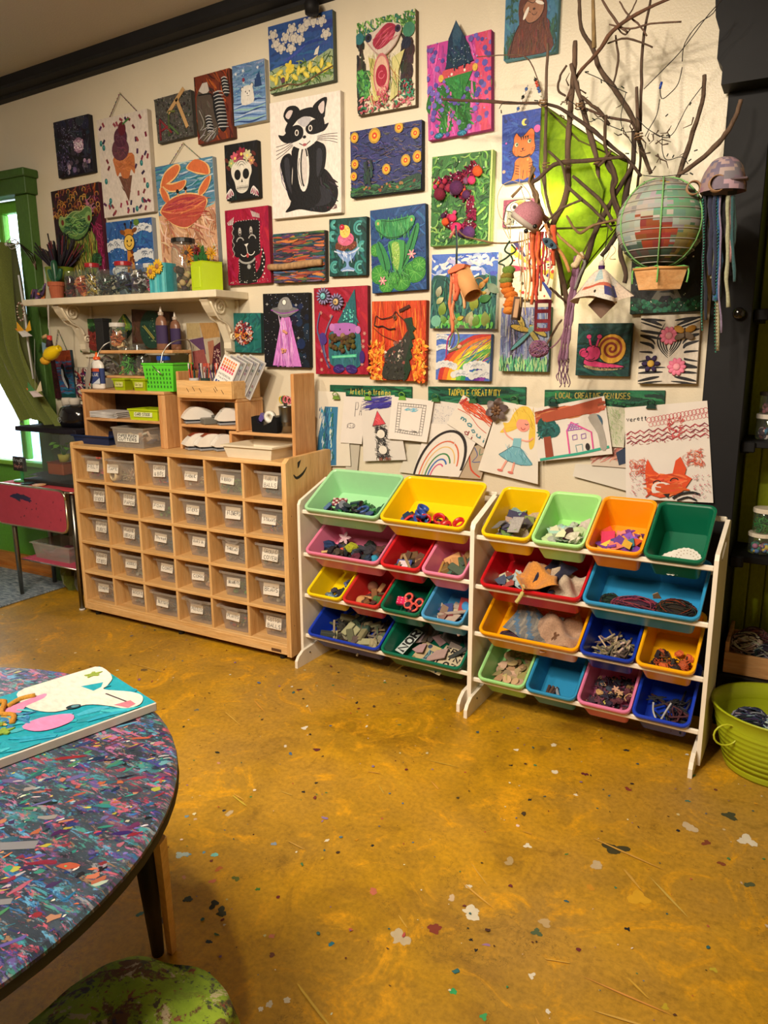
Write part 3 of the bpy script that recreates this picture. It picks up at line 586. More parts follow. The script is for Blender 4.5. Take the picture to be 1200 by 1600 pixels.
# right hutch, stepped
hr=thing('desk_organizer','stepped pine shelf unit with staplers and a tall right tower','shelf',(0,0,ZT))
HX,HY=.655,-.24
B1('side_board','pine_v',hr,(HX,HX+.017,HY,-.03,0,.405));B1('top_shelf','pine',hr,(HX+.017,1.055,HY,-.03,.255,.272));B1('middle_shelf','pine',hr,(HX+.017,1.037,HY,-.03,.118,.134))
B1('side_board','pine_v',hr,(1.038,1.055,HY+.001,-.03,.11,.255));B1('low_shelf','pine',hr,(.985,1.385,HY+.01,-.06,.094,.11));B1('divider','pine_v',hr,(.985,1.002,HY+.01,-.05,0,.094))
B1('tower_board','pine_v',hr,(1.385,1.404,HY+.0,-.06,0,.40),bev=.004)
B1('back_panel','pine',hr,(HX+.02,.80,-.04,-.034,0,.25),bev=.001)
bx=thing('wooden_tray','shallow pale pine box full of pens and paint palettes','box',(0,0,ZT+.2725))
B1('front_board','birch',bx,(.69,1.055,-.275,-.265,0,.088),bev=.002);B1('back_board','birch',bx,(.69,1.055,-.06,-.05,0,.088),bev=.002)
B1('end_board','birch',bx,(1.045,1.056,-.265,-.06,0,.088),bev=.002);B1('end_board','birch',bx,(.69,.70,-.265,-.06,0,.088),bev=.002);B1('base_board','birch',bx,(.70,1.045,-.265,-.06,0.001,.006),bev=.001)
m_=MB()
for x,z in((.76,.05),(.80,.056),(.845,.05),(.94,.052),(.95,.06),(.99,.045)):m_.tube([(x,-.2756,z),(x+.014,-.2756,z-.02)],.0016,'4a3020',4)
m_.build('nail_marks','matte',bx)
# ------------------------------------------------------------------ bin racks
MG,YE,PK,RD,GN,LB,BL,LG,OR='9fd6a2','f2c80a','e07a9c','d0222a','0c6a4c','3f9ccc','1c40c0','a6e08a','f6980c'
def make_rack(loc,rz,W,label):
 t=thing('bin_rack',label,'shelf rack',(loc[0],loc[1],0),(0,0,rz));T=.015;D=.27
 prof=0
 for x in(0,W-T):
  # side board with a hand slot near the top
  sl=[(.09,.765),(.075,.78),(.085,.80),(.17,.835),(.195,.83),(.19,.81)]
  m_=MB()
  # tessellate a ring: fan strips between outline and slot above z=.74, plain below
  for d,flip in((x,0),(x+T,1)):
   low=[(0,.02),(0,.74),(D,.74),(D,.02)];m_._add([(d,a_,b_)for a_,b_ in low],[[0,1,2,3][::-1 if flip else 1]],'e6dccb')
   up=[(0,.74),(0,.79),(.012,.81),(D*.45,.85),(D*.85,.89),(D,.88),(D,.74)]
   prs=[(0,0),(1,1),(2,2),(3,3),(4,4),(5,4),(6,5)]
   vs_=[(d,a_,b_)for a_,b_ in up]+[(d,a_,b_)for a_,b_ in sl];n_=7;fs_=[]
   for k in range(7):
    a0,i0=prs[k];a1,i1=prs[(k+1)%7];f_=[a0,a1,n_+i1]if i0==i1 else[a0,a1,n_+i1,n_+i0];fs_.append(f_[::-1]if flip else f_)
   m_._add(vs_,fs_,'e6dccb')
  full=[(0,.02),(0,.79),(.012,.81),(D*.45,.85),(D*.85,.89),(D,.88),(D,.02)];n_=7
  m_._add([(x,a_,b_)for a_,b_ in full]+[(x+T,a_,b_)for a_,b_ in full],[(i,i+n_,(i+1)%n_+n_,(i+1)%n_)for i in range(n_)],'f0e6d4')
  m_._add([(x,a_,b_)for a_,b_ in sl]+[(x+T,a_,b_)for a_,b_ in sl],[((i+1)%6,(i+1)%6+6,i+6,i)for i in range(6)],'cfc3ae')
  m_.build('side_board','whitewood',t)
  fx=x+T if x==0 else x-T
  MB().prism([(-.07,0),(-.07,.035),(-.055,.055),(-.02,.075),(.10,.085),(D,.085),(D,.0)],fx,fx+T,'ece2d0','x').build('foot','whitewood',t)
  MB().lathe([(.001,.001),(.004,.001),(.004,-.001)],(0,0,0),'2a2420',8).build('screw','matte',t).matrix_local=mbl((fx+(T+.001 if x==0 else-.001),.03,.05),(0,pi/2,0))
 for z in(.757,.549,.344,.139):
  for y,dz in((.022,0),(.276,.124)):
   m_=MB();m_.rbox(T,W-T,y-.006,y+.006,z+dz-.011,z+dz+.009,'ece2d0',0,.004);m_.build('crossbar','whitewood',t)
 return t
def make_bin(rack,x0,wd,row,col,label,cname,shade=.0):
 """open tray hung tilted on two crossbars; x0 from the rack's left side; returns the matrix of its floor"""
 zr=(.757,.549,.344,.139)[row];L_,H=.285,.125
 t=thing('storage_tray',label,'bin',(0,0,0),(0,0,0),'coloured trays of the %s rack'%rack['side'])
 M_=rack.matrix_world.copy()if False else Matrix.Translation(rack.location)@Matrix.Rotation(rack.rotation_euler[2],4,'Z')
 M_=M_@Matrix.Translation((x0+wd/2,-.004,zr+.026))@Matrix.Rotation(R(31),4,'X')
 t.matrix_world=M_
 def ring(w_,l0,l1,z_,r):
  pts=[]
  for cx,cy,a0 in((w_/2-r,l0+r,-90),(w_/2-r,l1-r,0),(-w_/2+r,l1-r,90),(-w_/2+r,l0+r,180)):
   for k in range(5):a_=R(a0+22.5*k);pts.append((cx+r*cos(a_),cy+r*sin(a_),z_))
  return pts
 w1=wd-.014;rings=[ring(w1*.80 if wd<.3 else w1*.88,.030,L_-.030,-H+.004,.015),ring(w1-.012,.006,L_-.006,-.004,.022),ring(w1-.004,.002,L_-.002,0,.024),ring(w1+.010,-.006,L_+.006,0,.03),ring(w1+.012,-.008,L_+.008,-.006,.03),ring(w1+.010,-.006,L_+.006,-.016,.03),ring(w1,-.001,L_+.001,-.014,.024),
    ring(w1*.80+.003 if wd<.3 else w1*.88+.003,.028,L_-.028,-H,.016)]
 def loft(a_,b_,mb):n=len(a_);mb._add(a_+b_,[(i,(i+1)%n,n+(i+1)%n,n+i)for i in range(n)],col,0,True)
 b=MB();loft(rings[1],rings[0],b);loft(rings[6],rings[7],b);b._add(rings[0],[list(range(20))],col);b._add(rings[7],[list(range(19,-1,-1))],col)
 # scuffs
 b.build('tray_body','plastic',t)
 b=MB();[loft(rings[k+1],rings[k],b)for k in range(1,6)];b.build('rolled_rim','plastic',t)
 return t,M_,w1*(.80 if wd<.3 else .88),L_,H
rk1=make_rack((1.495,-.365),-.040,.905,'white rack of eleven coloured trays standing beside the birch cubby');rk1['side']='left'
rk2=make_rack((2.403,-.437),-.032,.922,'white rack of thirteen coloured trays standing beside the black pillar');rk2['side']='right'
S1=.205
def piece(b,kind,s,c,r):
 if kind=='chip':b.box(-s,s,-s*.7,s*.7,-s*.05,s*.05,c)
 elif kind=='block':b.rbox(-s,s,-s*.45,s*.45,-s*.3,s*.3,c,0,s*.08)
 elif kind=='stick':b.rbox(-s*1.6,s*1.6,-s*.16,s*.16,-s*.1,s*.1,c,0,s*.03)
 elif kind=='ball':b.ball((0,0,0),s*.7,c,10,7,jit=.05)
 elif kind=='ring':b.tube([(s*.8*cos(a_*pi/6),s*.8*sin(a_*pi/6),0)for a_ in range(13)],s*.22,c,6)
 elif kind=='spool':b.lathe([(.001,-s*.5),(s*.8,-s*.5),(s*.8,-s*.35),(s*.5,-s*.3),(s*.5,s*.3),(s*.8,s*.35),(s*.8,s*.5),(.001,s*.5)],(0,0,0),c,12,smooth=False)
 elif kind=='shard':b.prism([(s*q*cos(a_),s*q*sin(a_))for q,a_ in((1,0),(.8,1.1),(1.1,2.2),(.6,3.4),(.95,4.6))],-s*.03,s*.03,c,'z')
 elif kind=='loop':b.tube(smooth_path([(s*r.uniform(-1.6,1.6),s*r.uniform(-1,1),s*r.uniform(-.3,.6))for _ in range(6)],3),s*.13,c,5)
 elif kind=='disc':b.lathe([(.0005,s*.07),(s*.8,s*.07),(s*.8,-s*.07),(.0005,-s*.07)],(0,0,0),c,14,smooth=False)
 elif kind=='crumple':b.ball((0,0,0),(s,s*.8,s*.6),c,8,6,jit=.28,smooth=False)
 elif kind=='flower':b.prism([(s*(.75+.35*cos(5*2*pi*k/20))*cos(2*pi*k/20),s*(.75+.35*cos(5*2*pi*k/20))*sin(2*pi*k/20))for k in range(20)],-s*.06,s*.06,c,'z')
KW=dict(chip='patch',block='block',stick='stick',ball='ball',ring='ring',spool='spool',shard='shard',loop='loop',disc='disc',crumple='clump',flower='flower')
def cname(c):
 r,g,b=[x*255 for x in([int(c[i:i+2],16)/255 for i in(0,2,4)]if isinstance(c,str)else c)]
 return min((((r-q[0])**2+(g-q[1])**2+(b-q[2])**2),n)for n,q in dict(black=(22,22,26),grey=(120,118,116),charcoal=(62,60,64),white=(220,214,204),tan=(180,150,105),brown=(96,62,40),red=(170,45,35),orange=(215,130,55),yellow=(220,190,70),green=(80,130,60),olive=(70,76,52),teal=(90,160,160),blue=(50,80,140),navy=(30,38,66),purple=(100,60,140),plum=(56,32,56),pink=(215,90,120),maroon=(95,32,40),peach=(200,158,140),sage=(170,190,150)).items())[1]
def fill(bn,n,kinds,cols,size,name,cat,label,seed,mat='matte',area=(.12,.88,.06,.75),under=None,h0=.012,h1=.05):
 """pieces lying in a tray, each an object; they slide towards the low front"""
 t,M_,fw,L_,H=bn;r=random.Random(seed);base=[];n=int(n*1.5);size*=1.25;h1*=1.5
 for q in range(4 if n>8 else 2):
  b=MB();k=kinds[q%len(kinds)];piece(b,k,size*(.8+.15*q),cols[q%len(cols)],r);base.append(b.build(name,mat))
 ext={}
 for i in range(n):
  if i<len(base):o=base[i];cl=cols[i%len(cols)];kk=i
  else:
   # recolour by sharing shape variants: new mesh per colour only
   src=base[i%len(base)];key=(i%len(base),r.randrange(len(cols)));cl=cols[key[1]];kk=key[0]
   if key not in ext:
    b=MB();piece(b,kinds[key[0]%len(kinds)],size*(.8+.15*key[0]),jit(cols[key[1]],.04,r),r);o=b.build(name,mat);ext[key]=o
   else:o=ext[key].copy();COL.objects.link(o)
  u=r.uniform(area[0],area[1]);v_=area[2]+(area[3]-area[2])*r.random()**1.25
  z=-H+max(h0,size*.42)+h1*(1-v_)*r.random();mx_=fw/2-size*.95;lp=Vector((max(-mx_,min(mx_,(u-.5)*fw)),max(.03+size*1.0,.03+v_*(L_-.06)),z))
  o.matrix_world=M_@Matrix.Translation(lp)@mbl((0,0,0),(r.uniform(-.5,.5),r.uniform(-.5,.5),r.uniform(0,6.28)))
  tag(o,cname(cl)+' '+KW[kinds[kk%len(kinds)]]+' among '+label,cat,label)
 if under:
  o=bits(under[0],under[1],cat,under[2],under[3],under[4],(-fw*.42,fw*.42,.035,.035+(L_-.07)*area[3]*.9,-H+.006,-H+.028),seed+50,'matte',under[5]);o.matrix_world=M_
def on_tray(bn,u,v_,z,rot=(0,0,0)):
 t,M_,fw,L_,H=bn;return M_@Matrix.Translation(((u-.5)*fw,.03+v_*(L_-.06),-H+z))@mbl((0,0,0),rot)
LW=.41
# left rack
r1=.036
b_=make_bin(rk1,r1,LW,0,MG,'mint green wide tray, first on top of the left rack','mint')
fill(b_,26,['block','spool','block','ring'],['24502c','1e2c44','3a7a40','14161a','2e4a80','5a8a50'],.021,'rubber_stamp','craft piece','dark green and blue stamps and lids piled in the mint wide tray',11,'plastic',(.12,.95,.04,.62),h1=.06)
m_=MB()
for q in range(5):
 for p_ in range(4):m_.rbox(-.036+.0145*q,-.0225+.0145*q,-.02+.0105*p_,-.0100+.0105*p_,-.008,.008,'e0c8c4' if(q+p_)%2 else '8c2438',0,.002)
o=m_.build('checked_ribbon_roll','fabric');o.matrix_world=on_tray(b_,.24,.42,.062,(.3,.1,.2));tag(o,'red and white checked fabric piece lying in the mint wide tray','fabric piece')
b_=make_bin(rk1,r1+LW+.004,LW,0,YE,'bright yellow wide tray on the left rack with goggles and tape rings','yellow')
def goggles(lab,mat4,col):
 t=thing('craft_goggles',lab,'goggles');t.matrix_world=mat4
 for sx in(-1,1):MB().lathe([(.018,0),(.026,.003),(.028,.02),(.022,.022),(.018,0)],(sx*.03,0,0),col,14).build('ring','plastic',t)
 MB().tube(smooth_path([(-.055,0,.01),(-.09,.02,.02),(-.13,-.005,.01)],4),.007,col,6).build('handle','plastic',t);MB().lathe([(.001,.004),(.018,.004)],(-.03,0,0),'20141a',12).build('lens','gloss',t)
goggles('red plastic play goggles in the yellow wide tray, nearest its centre',on_tray(b_,.50,.28,.05,(.3,.2,.5)),'c01c24')
goggles('red plastic play goggles beside the right corner of the yellow wide tray',on_tray(b_,.82,.2,.05,(.1,-.2,.3)),'b8201e');goggles('blue plastic play goggles tipped up in the yellow wide tray',on_tray(b_,.33,.35,.07,(.6,.3,1.9)),'24479a')
fill(b_,12,['ring','spool','ring','block'],['2a3050','7a2420','1c1418','30569a','8a3a20'],.024,'tape_ring','craft piece','small dark rings and rolls lying in the yellow wide tray',12,'plastic',(.12,.62,.06,.35),h1=.05)
LW2=LW
b_=make_bin(rk1,r1,LW,1,PK,'pink wide tray with a felt flower and a blue ball, left rack','pink')
fill(b_,24,['crumple','block','crumple','ball'],['1c1c22','2a2430','343a40','4a3a30','1e2a44','5a1c30'],.022,'craft_scrap','craft piece','dark mixed craft scraps piled in the pink wide tray',13,area=(.08,.95,.06,.7),h1=.05)
for lab,k_,c,s,u,v_,z,mt in(('pale pink felt flower in the pink wide tray','flower','d8b0b8',.032,.25,.6,.07,'fabric'),('coral red ball in the pink wide tray','ball','d2503c',.025,.33,.28,.06,'matte'),('bright blue ball in the pink wide tray','ball','2a90b4',.032,.86,.2,.055,'matte'),
         ('tangled lime green pom in the pink wide tray','crumple','b0b428',.034,.44,.38,.065,'yarn'),('dark blue tinsel pom in the pink wide tray','crumple','24406e',.034,.07,.35,.06,'glitter'),('wooden craft stick across the pink wide tray','stick','c8a868',.034,.17,.22,.06,'matte')):
 m_=MB();piece(m_,k_,s,c,random);o=m_.build(lab.split(' in ')[0].split(' across')[0].replace(' ','_'),mt);o.matrix_world=on_tray(b_,u,v_,z,(.5,0,.3));tag(o,lab,'craft piece')
b_=make_bin(rk1,r1+LW+.004,S1,1,RD,'small red tray of wood blocks between two pink ones, left rack','red')
fill(b_,14,['block','block','stick','block'],['5a3c28','6e4a30','a07a50','3c2c24'],.026,'wood_block','wood block','dark wood offcuts heaped in the small red tray beside the pink one',14,area=(.1,.9,.1,.7),h1=.05)
m_=MB();m_.rbox(-.036,.036,-.026,.026,-.004,.004,'3c4c8c',0,.002).rbox(-.025,.025,-.016,.018,.004,.006,'d8c4cc',0,.001);o=m_.build('framed_tag','matte');o.matrix_world=on_tray(b_,.35,.16,.065,(.15,0,.1));tag(o,'pink label card with a blue scalloped frame in the small red tray','card')
b_=make_bin(rk1,r1+LW+S1+.008,S1,1,'e884a8','small pink tray of wood blocks against the right board of the left rack','pink')
fill(b_,15,['block','stick','block','block'],['b07a4c','8a5c38','c89a68','4a5a48','6a4430'],.026,'wood_block','wood block','light wood offcuts heaped in the small pink tray of the left rack',15,area=(.15,.9,.05,.7),h1=.06)
b_=make_bin(rk1,r1,S1,2,'f0d010','small yellow tray at the left end of its row, left rack','yellow')
fill(b_,12,['crumple','block','crumple','ring'],['1e1c20','343844','2a3428','5a7a9a'],.019,'craft_scrap','craft piece','dark scraps and a blue patterned bead in the small yellow tray',16,area=(.25,.95,.1,.7),h1=.05)
m_=MB().ball((0,0,0),(.033,.014,.012),'90b0c4',12,8,jit=.12);o=m_.build('glitter_car','glitter');o.matrix_world=on_tray(b_,.35,.15,.05,(0,0,-.2));tag(o,'pale blue glittery shape at the front of the small yellow tray','craft piece')
b_=make_bin(rk1,r1+S1+.002,S1,2,'c8302c','small red tray with a pine cone green block, third row of the left rack','red')
fill(b_,10,['block','block','stick','ball'],['a87a4c','5a3424','c0905c','7a4a34'],.026,'wood_block','wood block','brown wood pieces in the small red tray between yellow and green',17,area=(.1,.9,.1,.8),h1=.05)
m_=MB().ball((0,0,0),(.032,.026,.024),'4a7a3c',9,7,jit=.3,smooth=False);o=m_.build('mossy_clump','yarn');o.matrix_world=on_tray(b_,.75,.2,.06);tag(o,'mossy green clump at the front of a small red tray','craft piece')
b_=make_bin(rk1,r1+2*S1+.004,S1,2,GN,'small dark green tray with coral looped shapes, left rack','green')
fill(b_,9,['crumple','loop','ball','block'],['181a1c','2c1c20','24343c'],.022,'craft_scrap','craft piece','black scraps in the small dark green tray of the left rack',18,area=(.2,.95,.2,.85),h1=.04)
o=MB();[o.tube([(dx+.018*cos(a_*pi/6),dy+.018*sin(a_*pi/6),0)for a_ in range(13)],.006,'e0584c',6)for dx,dy in((0,0),(.032,-.008),(.05,.018),(-.01,.035))]
o=o.build('coral_looped_shape','plastic');o.matrix_world=on_tray(b_,.45,.25,.07,(.3,0,0));tag(o,'coral red looped plastic shape in the dark green tray','craft piece')
m_=MB().rbox(-.024,.024,-.02,.02,-.012,.012,'d8245c',0,.004)
for q in range(9):m_.ball((-.018+.018*(q%3),-.013+.013*(q//3),.012),.003,'f0c8d4',6,4)
o=m_.build('pink_patterned_block','plastic');o.matrix_world=on_tray(b_,.2,.3,.07,(.2,.2,.2));tag(o,'hot pink patterned block in the dark green tray','craft piece')
b_=make_bin(rk1,r1+3*S1+.006,S1,2,'4c9cd0','small light blue tray of paper scraps, left rack','blue')
fill(b_,14,['shard','chip','shard','stick'],['b8a890','8a6a58','d0c4b0','2a4a7a','6a2c2c'],.03,'paper_scrap','paper scrap','torn card and paper in the small light blue tray, left rack',19,area=(.1,.9,.02,.6),h1=.04)
m_=MB().rbox(-.03,.03,-.035,.035,-.0015,.0015,'a8383c',0,.0008).ball((0,0,.001),(.018,.022,.002),'3a8ac4',12,6);o=m_.build('picture_card','matte');o.matrix_world=on_tray(b_,.75,.55,.05,(.5,0,0));tag(o,'small red card with a blue oval in the light blue tray','card')
b_=make_bin(rk1,r1,LW,3,'1838b0','royal blue wide tray of twigs, lowest row of the left rack','blue')
fill(b_,46,['stick','crumple','stick','block'],['6a5a48','2a2622','8a7a60','3a3a34','4a5a48','a89878'],.024,'twig_piece','craft piece','twigs and cones piled in the royal blue wide tray',20,area=(.08,.95,.08,.85),h1=.05)
b_=make_bin(rk1,r1+LW+.004,LW,3,'0e6a50','dark green wide tray of letter stencils, lowest row of the left rack','green')
def sheetobj(name,lab,w_,h_,mat4,fn,seed=1,mt='paper',cat='paper',curl=None,back='d8ccb4',d=.0):
 a=Art(w_,h_,.0005,seed);a.curl=curl;fn(a)
 o=a.mb.build(name,mt)
 tag(o,lab,cat);o.matrix_world=mat4@Matrix.Rotation(-pi/2,4,'X')if d==0 else mat4
 return o
def st1(a):
 a.bg('c8b898')
 for i,r_ in enumerate(['5R4Q','SYNT','LO2S']):a.text(r_.replace('Q','O').replace('4','A').replace('2','Z'),.06,.08+.31*i,.15,.2,.055,'241c18',.45)
sheetobj('letter_stencil','tan stencil sheet with cut out letters in the green wide tray',.16,.12,on_tray(b_,.82,.3,.03,(0,0,-.15)),st1)
def st2(a):a.bg('c4ccc8');a.text('NOR',.1,.1,.22,.8,.08,'181818',.4)
sheetobj('letter_stencil','pale stencil strip reading NOR at the left of the green wide tray',.15,.05,on_tray(b_,.12,.45,.05,(0,0,1.3)),st2)
def st3(a):a.bg('c0aa80');a.dots(24,['3a4a58','8a7a50','c8b878','6a7a70'],.03,.09);a.rect(.3,.25,.7,.75,'3c5664');a.strokes(14,['c8c070','8ab0b8'],.2,.03,0,90,(.32,.28,.68,.72))
sheetobj('floral_stencil','tan sheet with a small framed floral picture in the green wide tray',.18,.13,on_tray(b_,.5,.25,.024,(0,0,-.2)),st3)
fill(b_,8,['chip','shard','chip','stick'],['6a5a4c','9a8a80','b89890','3a3a3c'],.035,'paper_scrap','paper scrap','dull card scraps under the stencils in the green wide tray',21,area=(.1,.9,.3,.9),h1=.02)
# right rack
r2=.038;S2=.21
b_=make_bin(rk2,r2,S2,0,YE,'small yellow tray of grey felt, first on top of the right rack','yellow')
fill(b_,40,['chip','shard','chip','shard'],['8a8680','6c6a6c','a8a298','4c4a50','78a8a8','7a9a48','b8a888','3a3460'],.027,'felt_scrap','felt scrap','grey and teal felt scraps piled in the small yellow tray',31,'fabric',(.08,.95,.03,.9),h1=.09)
b_=make_bin(rk2,r2+S2,S2,0,LG,'small mint tray of tissue paper on top of the right rack','mint')
fill(b_,40,['crumple','shard','shard','crumple'],['c4d49c','d8d8b8','a8b8a0','c8b8b0','d0a8a0','a8c8c0','3a3434'],.022,'tissue_scrap','tissue scrap','pale crumpled tissue scraps in the small mint tray',32,'paper',(.08,.95,.03,.85),h1=.075)
m_=MB();piece(m_,'flower',.022,'c838a8',random);o=m_.build('magenta_star','fabric');o.matrix_world=on_tray(b_,.62,.2,.09,(.5,0,0));tag(o,'magenta paper burst lying on the tissue in the mint tray','craft piece')
b_=make_bin(rk2,r2+2*S2,S2,0,OR,'small orange tray of foam squares on top of the right rack','orange')
fill(b_,56,['chip','chip','shard','chip'],['e0983c','c84828','6a3a90','d83860','3a7a78','e8b848','8a4ab0','3a5a8a','e08070','4a2a60'],.023,'foam_square','foam scrap','brightly coloured foam squares piled in the small orange tray',33,'matte',(.08,.95,.03,.62),h1=.07)
b_=make_bin(rk2,r2+3*S2,S2,0,'0c6648','small dark green tray of lace doilies on top of the right rack','green')
for i,(u,v_,rr_)in enumerate(((.40,.20,.052),(.50,.21,.052),(.60,.22,.052),(.70,.24,.05),(.14,.12,.020))):
 m_=MB();n_=40;m_.prism([(rr_*(1+.06*(k%2))*cos(2*pi*k/n_),rr_*(1+.06*(k%2))*sin(2*pi*k/n_))for k in range(n_)],-.0006,.0006,'ece6dc','z')
 for ring_,cnt in((.8,22),(.55,14)):
  for k in range(cnt):a_=2*pi*k/cnt;m_.prism([(rr_*ring_*cos(a_)+rr_*.06*cos(q*1.57),rr_*ring_*sin(a_)+rr_*.06*sin(q*1.57))for q in range(4)],.0007,.0009,'b8a894','z')
 o=m_.build('paper_doily','paper');o.matrix_world=on_tray(b_,u,v_,.018+.006*i,(.15+.05*i,0,.3*i))
 tag(o,'white lace paper doily fanned out in the dark green tray' if i<4 else 'torn corner of white doily at the left of the dark green tray','doily','doilies fanned out in the green tray' if i<4 else None)
b_=make_bin(rk2,r2,2*S2,1,'c01420','red wide tray spilling scrap fabric, right rack','red')
def cloth(name,lab,w_,h_,mat4,col,seed,amp=.018,mt='fabric',n=10,art=None,cat='fabric scrap',group=None):
 r=random.Random(seed);ph=[r.uniform(0,6)for _ in range(6)]
 def fn(u,v_):
  x=(u-.5)*w_;y=(v_-.5)*h_;z=amp*(sin(7*u+ph[0]+3*v_)+.6*sin(9*v_+ph[1]-4*u)+.4*sin(15*u*v_+ph[2]));e=.08*w_*sin(9*v_+ph[3])*(u-.5);return(x+e,y+.06*h_*sin(8*u+ph[4]),z)
 m_=MB().grid(fn,n,n,art or col);o=m_.build(name,mt)
 sol=o.modifiers.new('thick','SOLIDIFY');sol.thickness=.0016
 o.matrix_world=mat4;return tag(o,lab,cat,group)
fill(b_,22,['shard','crumple','shard','chip'],['8a9aa0','c8b898','4a5a70','2a2a30','d8ccb0','a84a3c'],.024,'fabric_scrap','fabric scrap','small dull fabric scraps at the left of the red wide tray',34,'fabric',(.06,.5,.06,.5),h1=.05)
cloth('fabric_scrap','orange patterned cloth folded over the front of the red wide tray',.15,.16,on_tray(b_,.52,.25,.115,(-.1,.1,.5)),'d8903c',3,.02)
cloth('fabric_scrap','navy starry cloth tucked behind the orange one in the red tray',.10,.15,on_tray(b_,.68,.4,.095,(.5,.3,-.4)),'20203c',8,.02)
cloth('fabric_scrap','cream cloth with scribbled lines at the right of the red tray',.14,.13,on_tray(b_,.86,.3,.075,(.3,.3,.2)),'c8b49c',5,.02,art=lambda u,v_:'3a3034' if abs((v_*5)%1-.5)<.08 and .1<u<.8 else 'c8b49c',n=20)
cloth('fabric_scrap','pale blue ruffled cloth in the middle of the red tray',.08,.06,on_tray(b_,.32,.25,.075,(.3,0,-.3)),'b8d0d4',6,.012);m_=MB().tube(smooth_path([(0,0,0),(.01,-.02,-.012),(.0,-.035,-.04),(-.012,-.04,-.06)],3),[.008]*10,'ccc070',6);o=m_.build('tied_ribbon','fabric');o.matrix_world=on_tray(b_,.42,-.02,.12);o.matrix_world=Matrix.Translation(o.matrix_world.translation);tag(o,'pale yellow tied cloth end hanging over the red tray rim','fabric scrap')
b_=make_bin(rk2,r2+2*S2,2*S2,1,'2f8fc4','light blue wide tray of yarn ends, right rack','blue')
def tangle(name,lab,mat4,cols,rx,ry,rz,n,seed,rad=.0022,cat='yarn',mt='yarn',group=None):
 r=random.Random(seed);m_=MB().ball((0,0,0),(rx*.8,ry*.8,rz*.8),jit(cols[0],.02,r),10,8,jit=.1)
 for i in range(n):
  c=jit(r.choice(cols),.06,r);a0=r.uniform(0,6.28);tl=r.uniform(-1.3,1.3);tw=r.uniform(-1,1);pts=[]
  for k in range(11):
   t_=a0+k*.5;p=Vector((cos(t_),sin(t_)*cos(tl),sin(t_)*sin(tl)));p.rotate(Matrix.Rotation(tw,3,'Y'));s=r.uniform(.86,1.12);pts.append((p.x*rx*s,p.y*ry*s,p.z*rz*s))
  m_.tube(smooth_path(pts,2),rad,c,4,cap=False)
 o=m_.build(name,mt);o.matrix_world=mat4;return tag(o,lab,cat,group)
tangle('yarn_tangle','plum and pink tangle of thin yarn in the light blue tray',on_tray(b_,.42,.2,.045),['4a2038','8a3050','2a1c28','5a2a4a','a84058'],.085,.045,.028,60,1,.0016)
tangle('yarn_tangle','dark tangle with orange threads at the right of the light blue tray',on_tray(b_,.82,.22,.05),['241c1c','3a2a20','8a3018','1c1c24','303828'],.07,.05,.034,60,2,.0016)
tangle('yarn_tangle','small dark green tangle at the left of the light blue tray',on_tray(b_,.14,.3,.03),['1c3424','14241c','5a1c20'],.04,.035,.016,26,3,.0016)
m_=MB().prism([(0,0),(.03,.01),(.02,.05),(.0,.03)],-.0012,.0012,'b89a74','y');o=m_.build('card_scrap','paper');o.matrix_world=on_tray(b_,.58,.35,.07,(.2,0,0));tag(o,'tan card corner poking up between the yarn tangles','paper scrap')
b_=make_bin(rk2,r2,2*S2,2,'f0a408','amber wide tray of folded fabric, right rack','amber')
cloth('fabric_scrap','grey and blue patterned cloth bundled in the amber wide tray',.20,.15,on_tray(b_,.42,.45,.055,(.1,.1,-.2)),'8a8880',9,.022,n=16,art=lambda u,v_:('5a7a98' if int(u*9+v_*5)%3==0 else('9a9488' if int(u*13)%2 else '7a7a78')))
cloth('fabric_scrap','pinkish tan cloth with a hole at the right of the amber tray',.17,.17,on_tray(b_,.78,.4,.06,(.1,.2,.4)),'b89478',10,.022,art=lambda u,v_:'6a4428' if(u-.35)**2+(v_-.35)**2<.006 else 'b89478',n=16)
cloth('fabric_scrap','white cloth edge folded under the patterned one in the amber tray',.09,.04,on_tray(b_,.5,.14,.05,(0,.1,-.6)),'d8d4cc',11,.006)
tangle('lace_wad','dark mauve lace wad at the front left of the amber tray',on_tray(b_,.2,.18,.025),['4a3444','5a4450','3a2a34'],.05,.03,.014,24,5)
b_=make_bin(rk2,r2+2*S2,S2,2,'1434a4','small royal blue tray of popsicle sticks, right rack','blue')
fill(b_,46,['stick','stick','stick','stick'],['8a7864','6a5a48','a89478','4a4038','b8a68a'],.018,'craft_stick','craft stick','grey brown craft sticks heaped in the small royal blue tray',36,'matte',(.1,.92,.03,.62),h1=.05)
b_=make_bin(rk2,r2+3*S2,S2,2,'f0ac0c','small amber tray of dark wooden bits, right rack','amber')
fill(b_,40,['loop','block','crumple','loop'],['2c1a14','3c2418','a84820','1c1414','5a3420','c85a20'],.013,'twisted_bit','craft piece','dark brown and orange twisted bits in the small amber tray',37,'matte',(.12,.92,.03,.55),h1=.04)
b_=make_bin(rk2,r2,S2,3,'98d488','small mint tray of cork discs, lowest row of the right rack','mint')
fill(b_,46,['disc','disc','shard','disc'],['b09a70','a08a60','c4ae84','8a7850'],.019,'cork_disc','cork disc','tan cork discs filling the small mint tray near the floor',38,'matte',(.05,.95,.02,.95),h1=.045)
b_=make_bin(rk2,r2+S2,S2,3,'2b88b8','small light blue tray with a few batteries, lowest row of the right rack','blue')
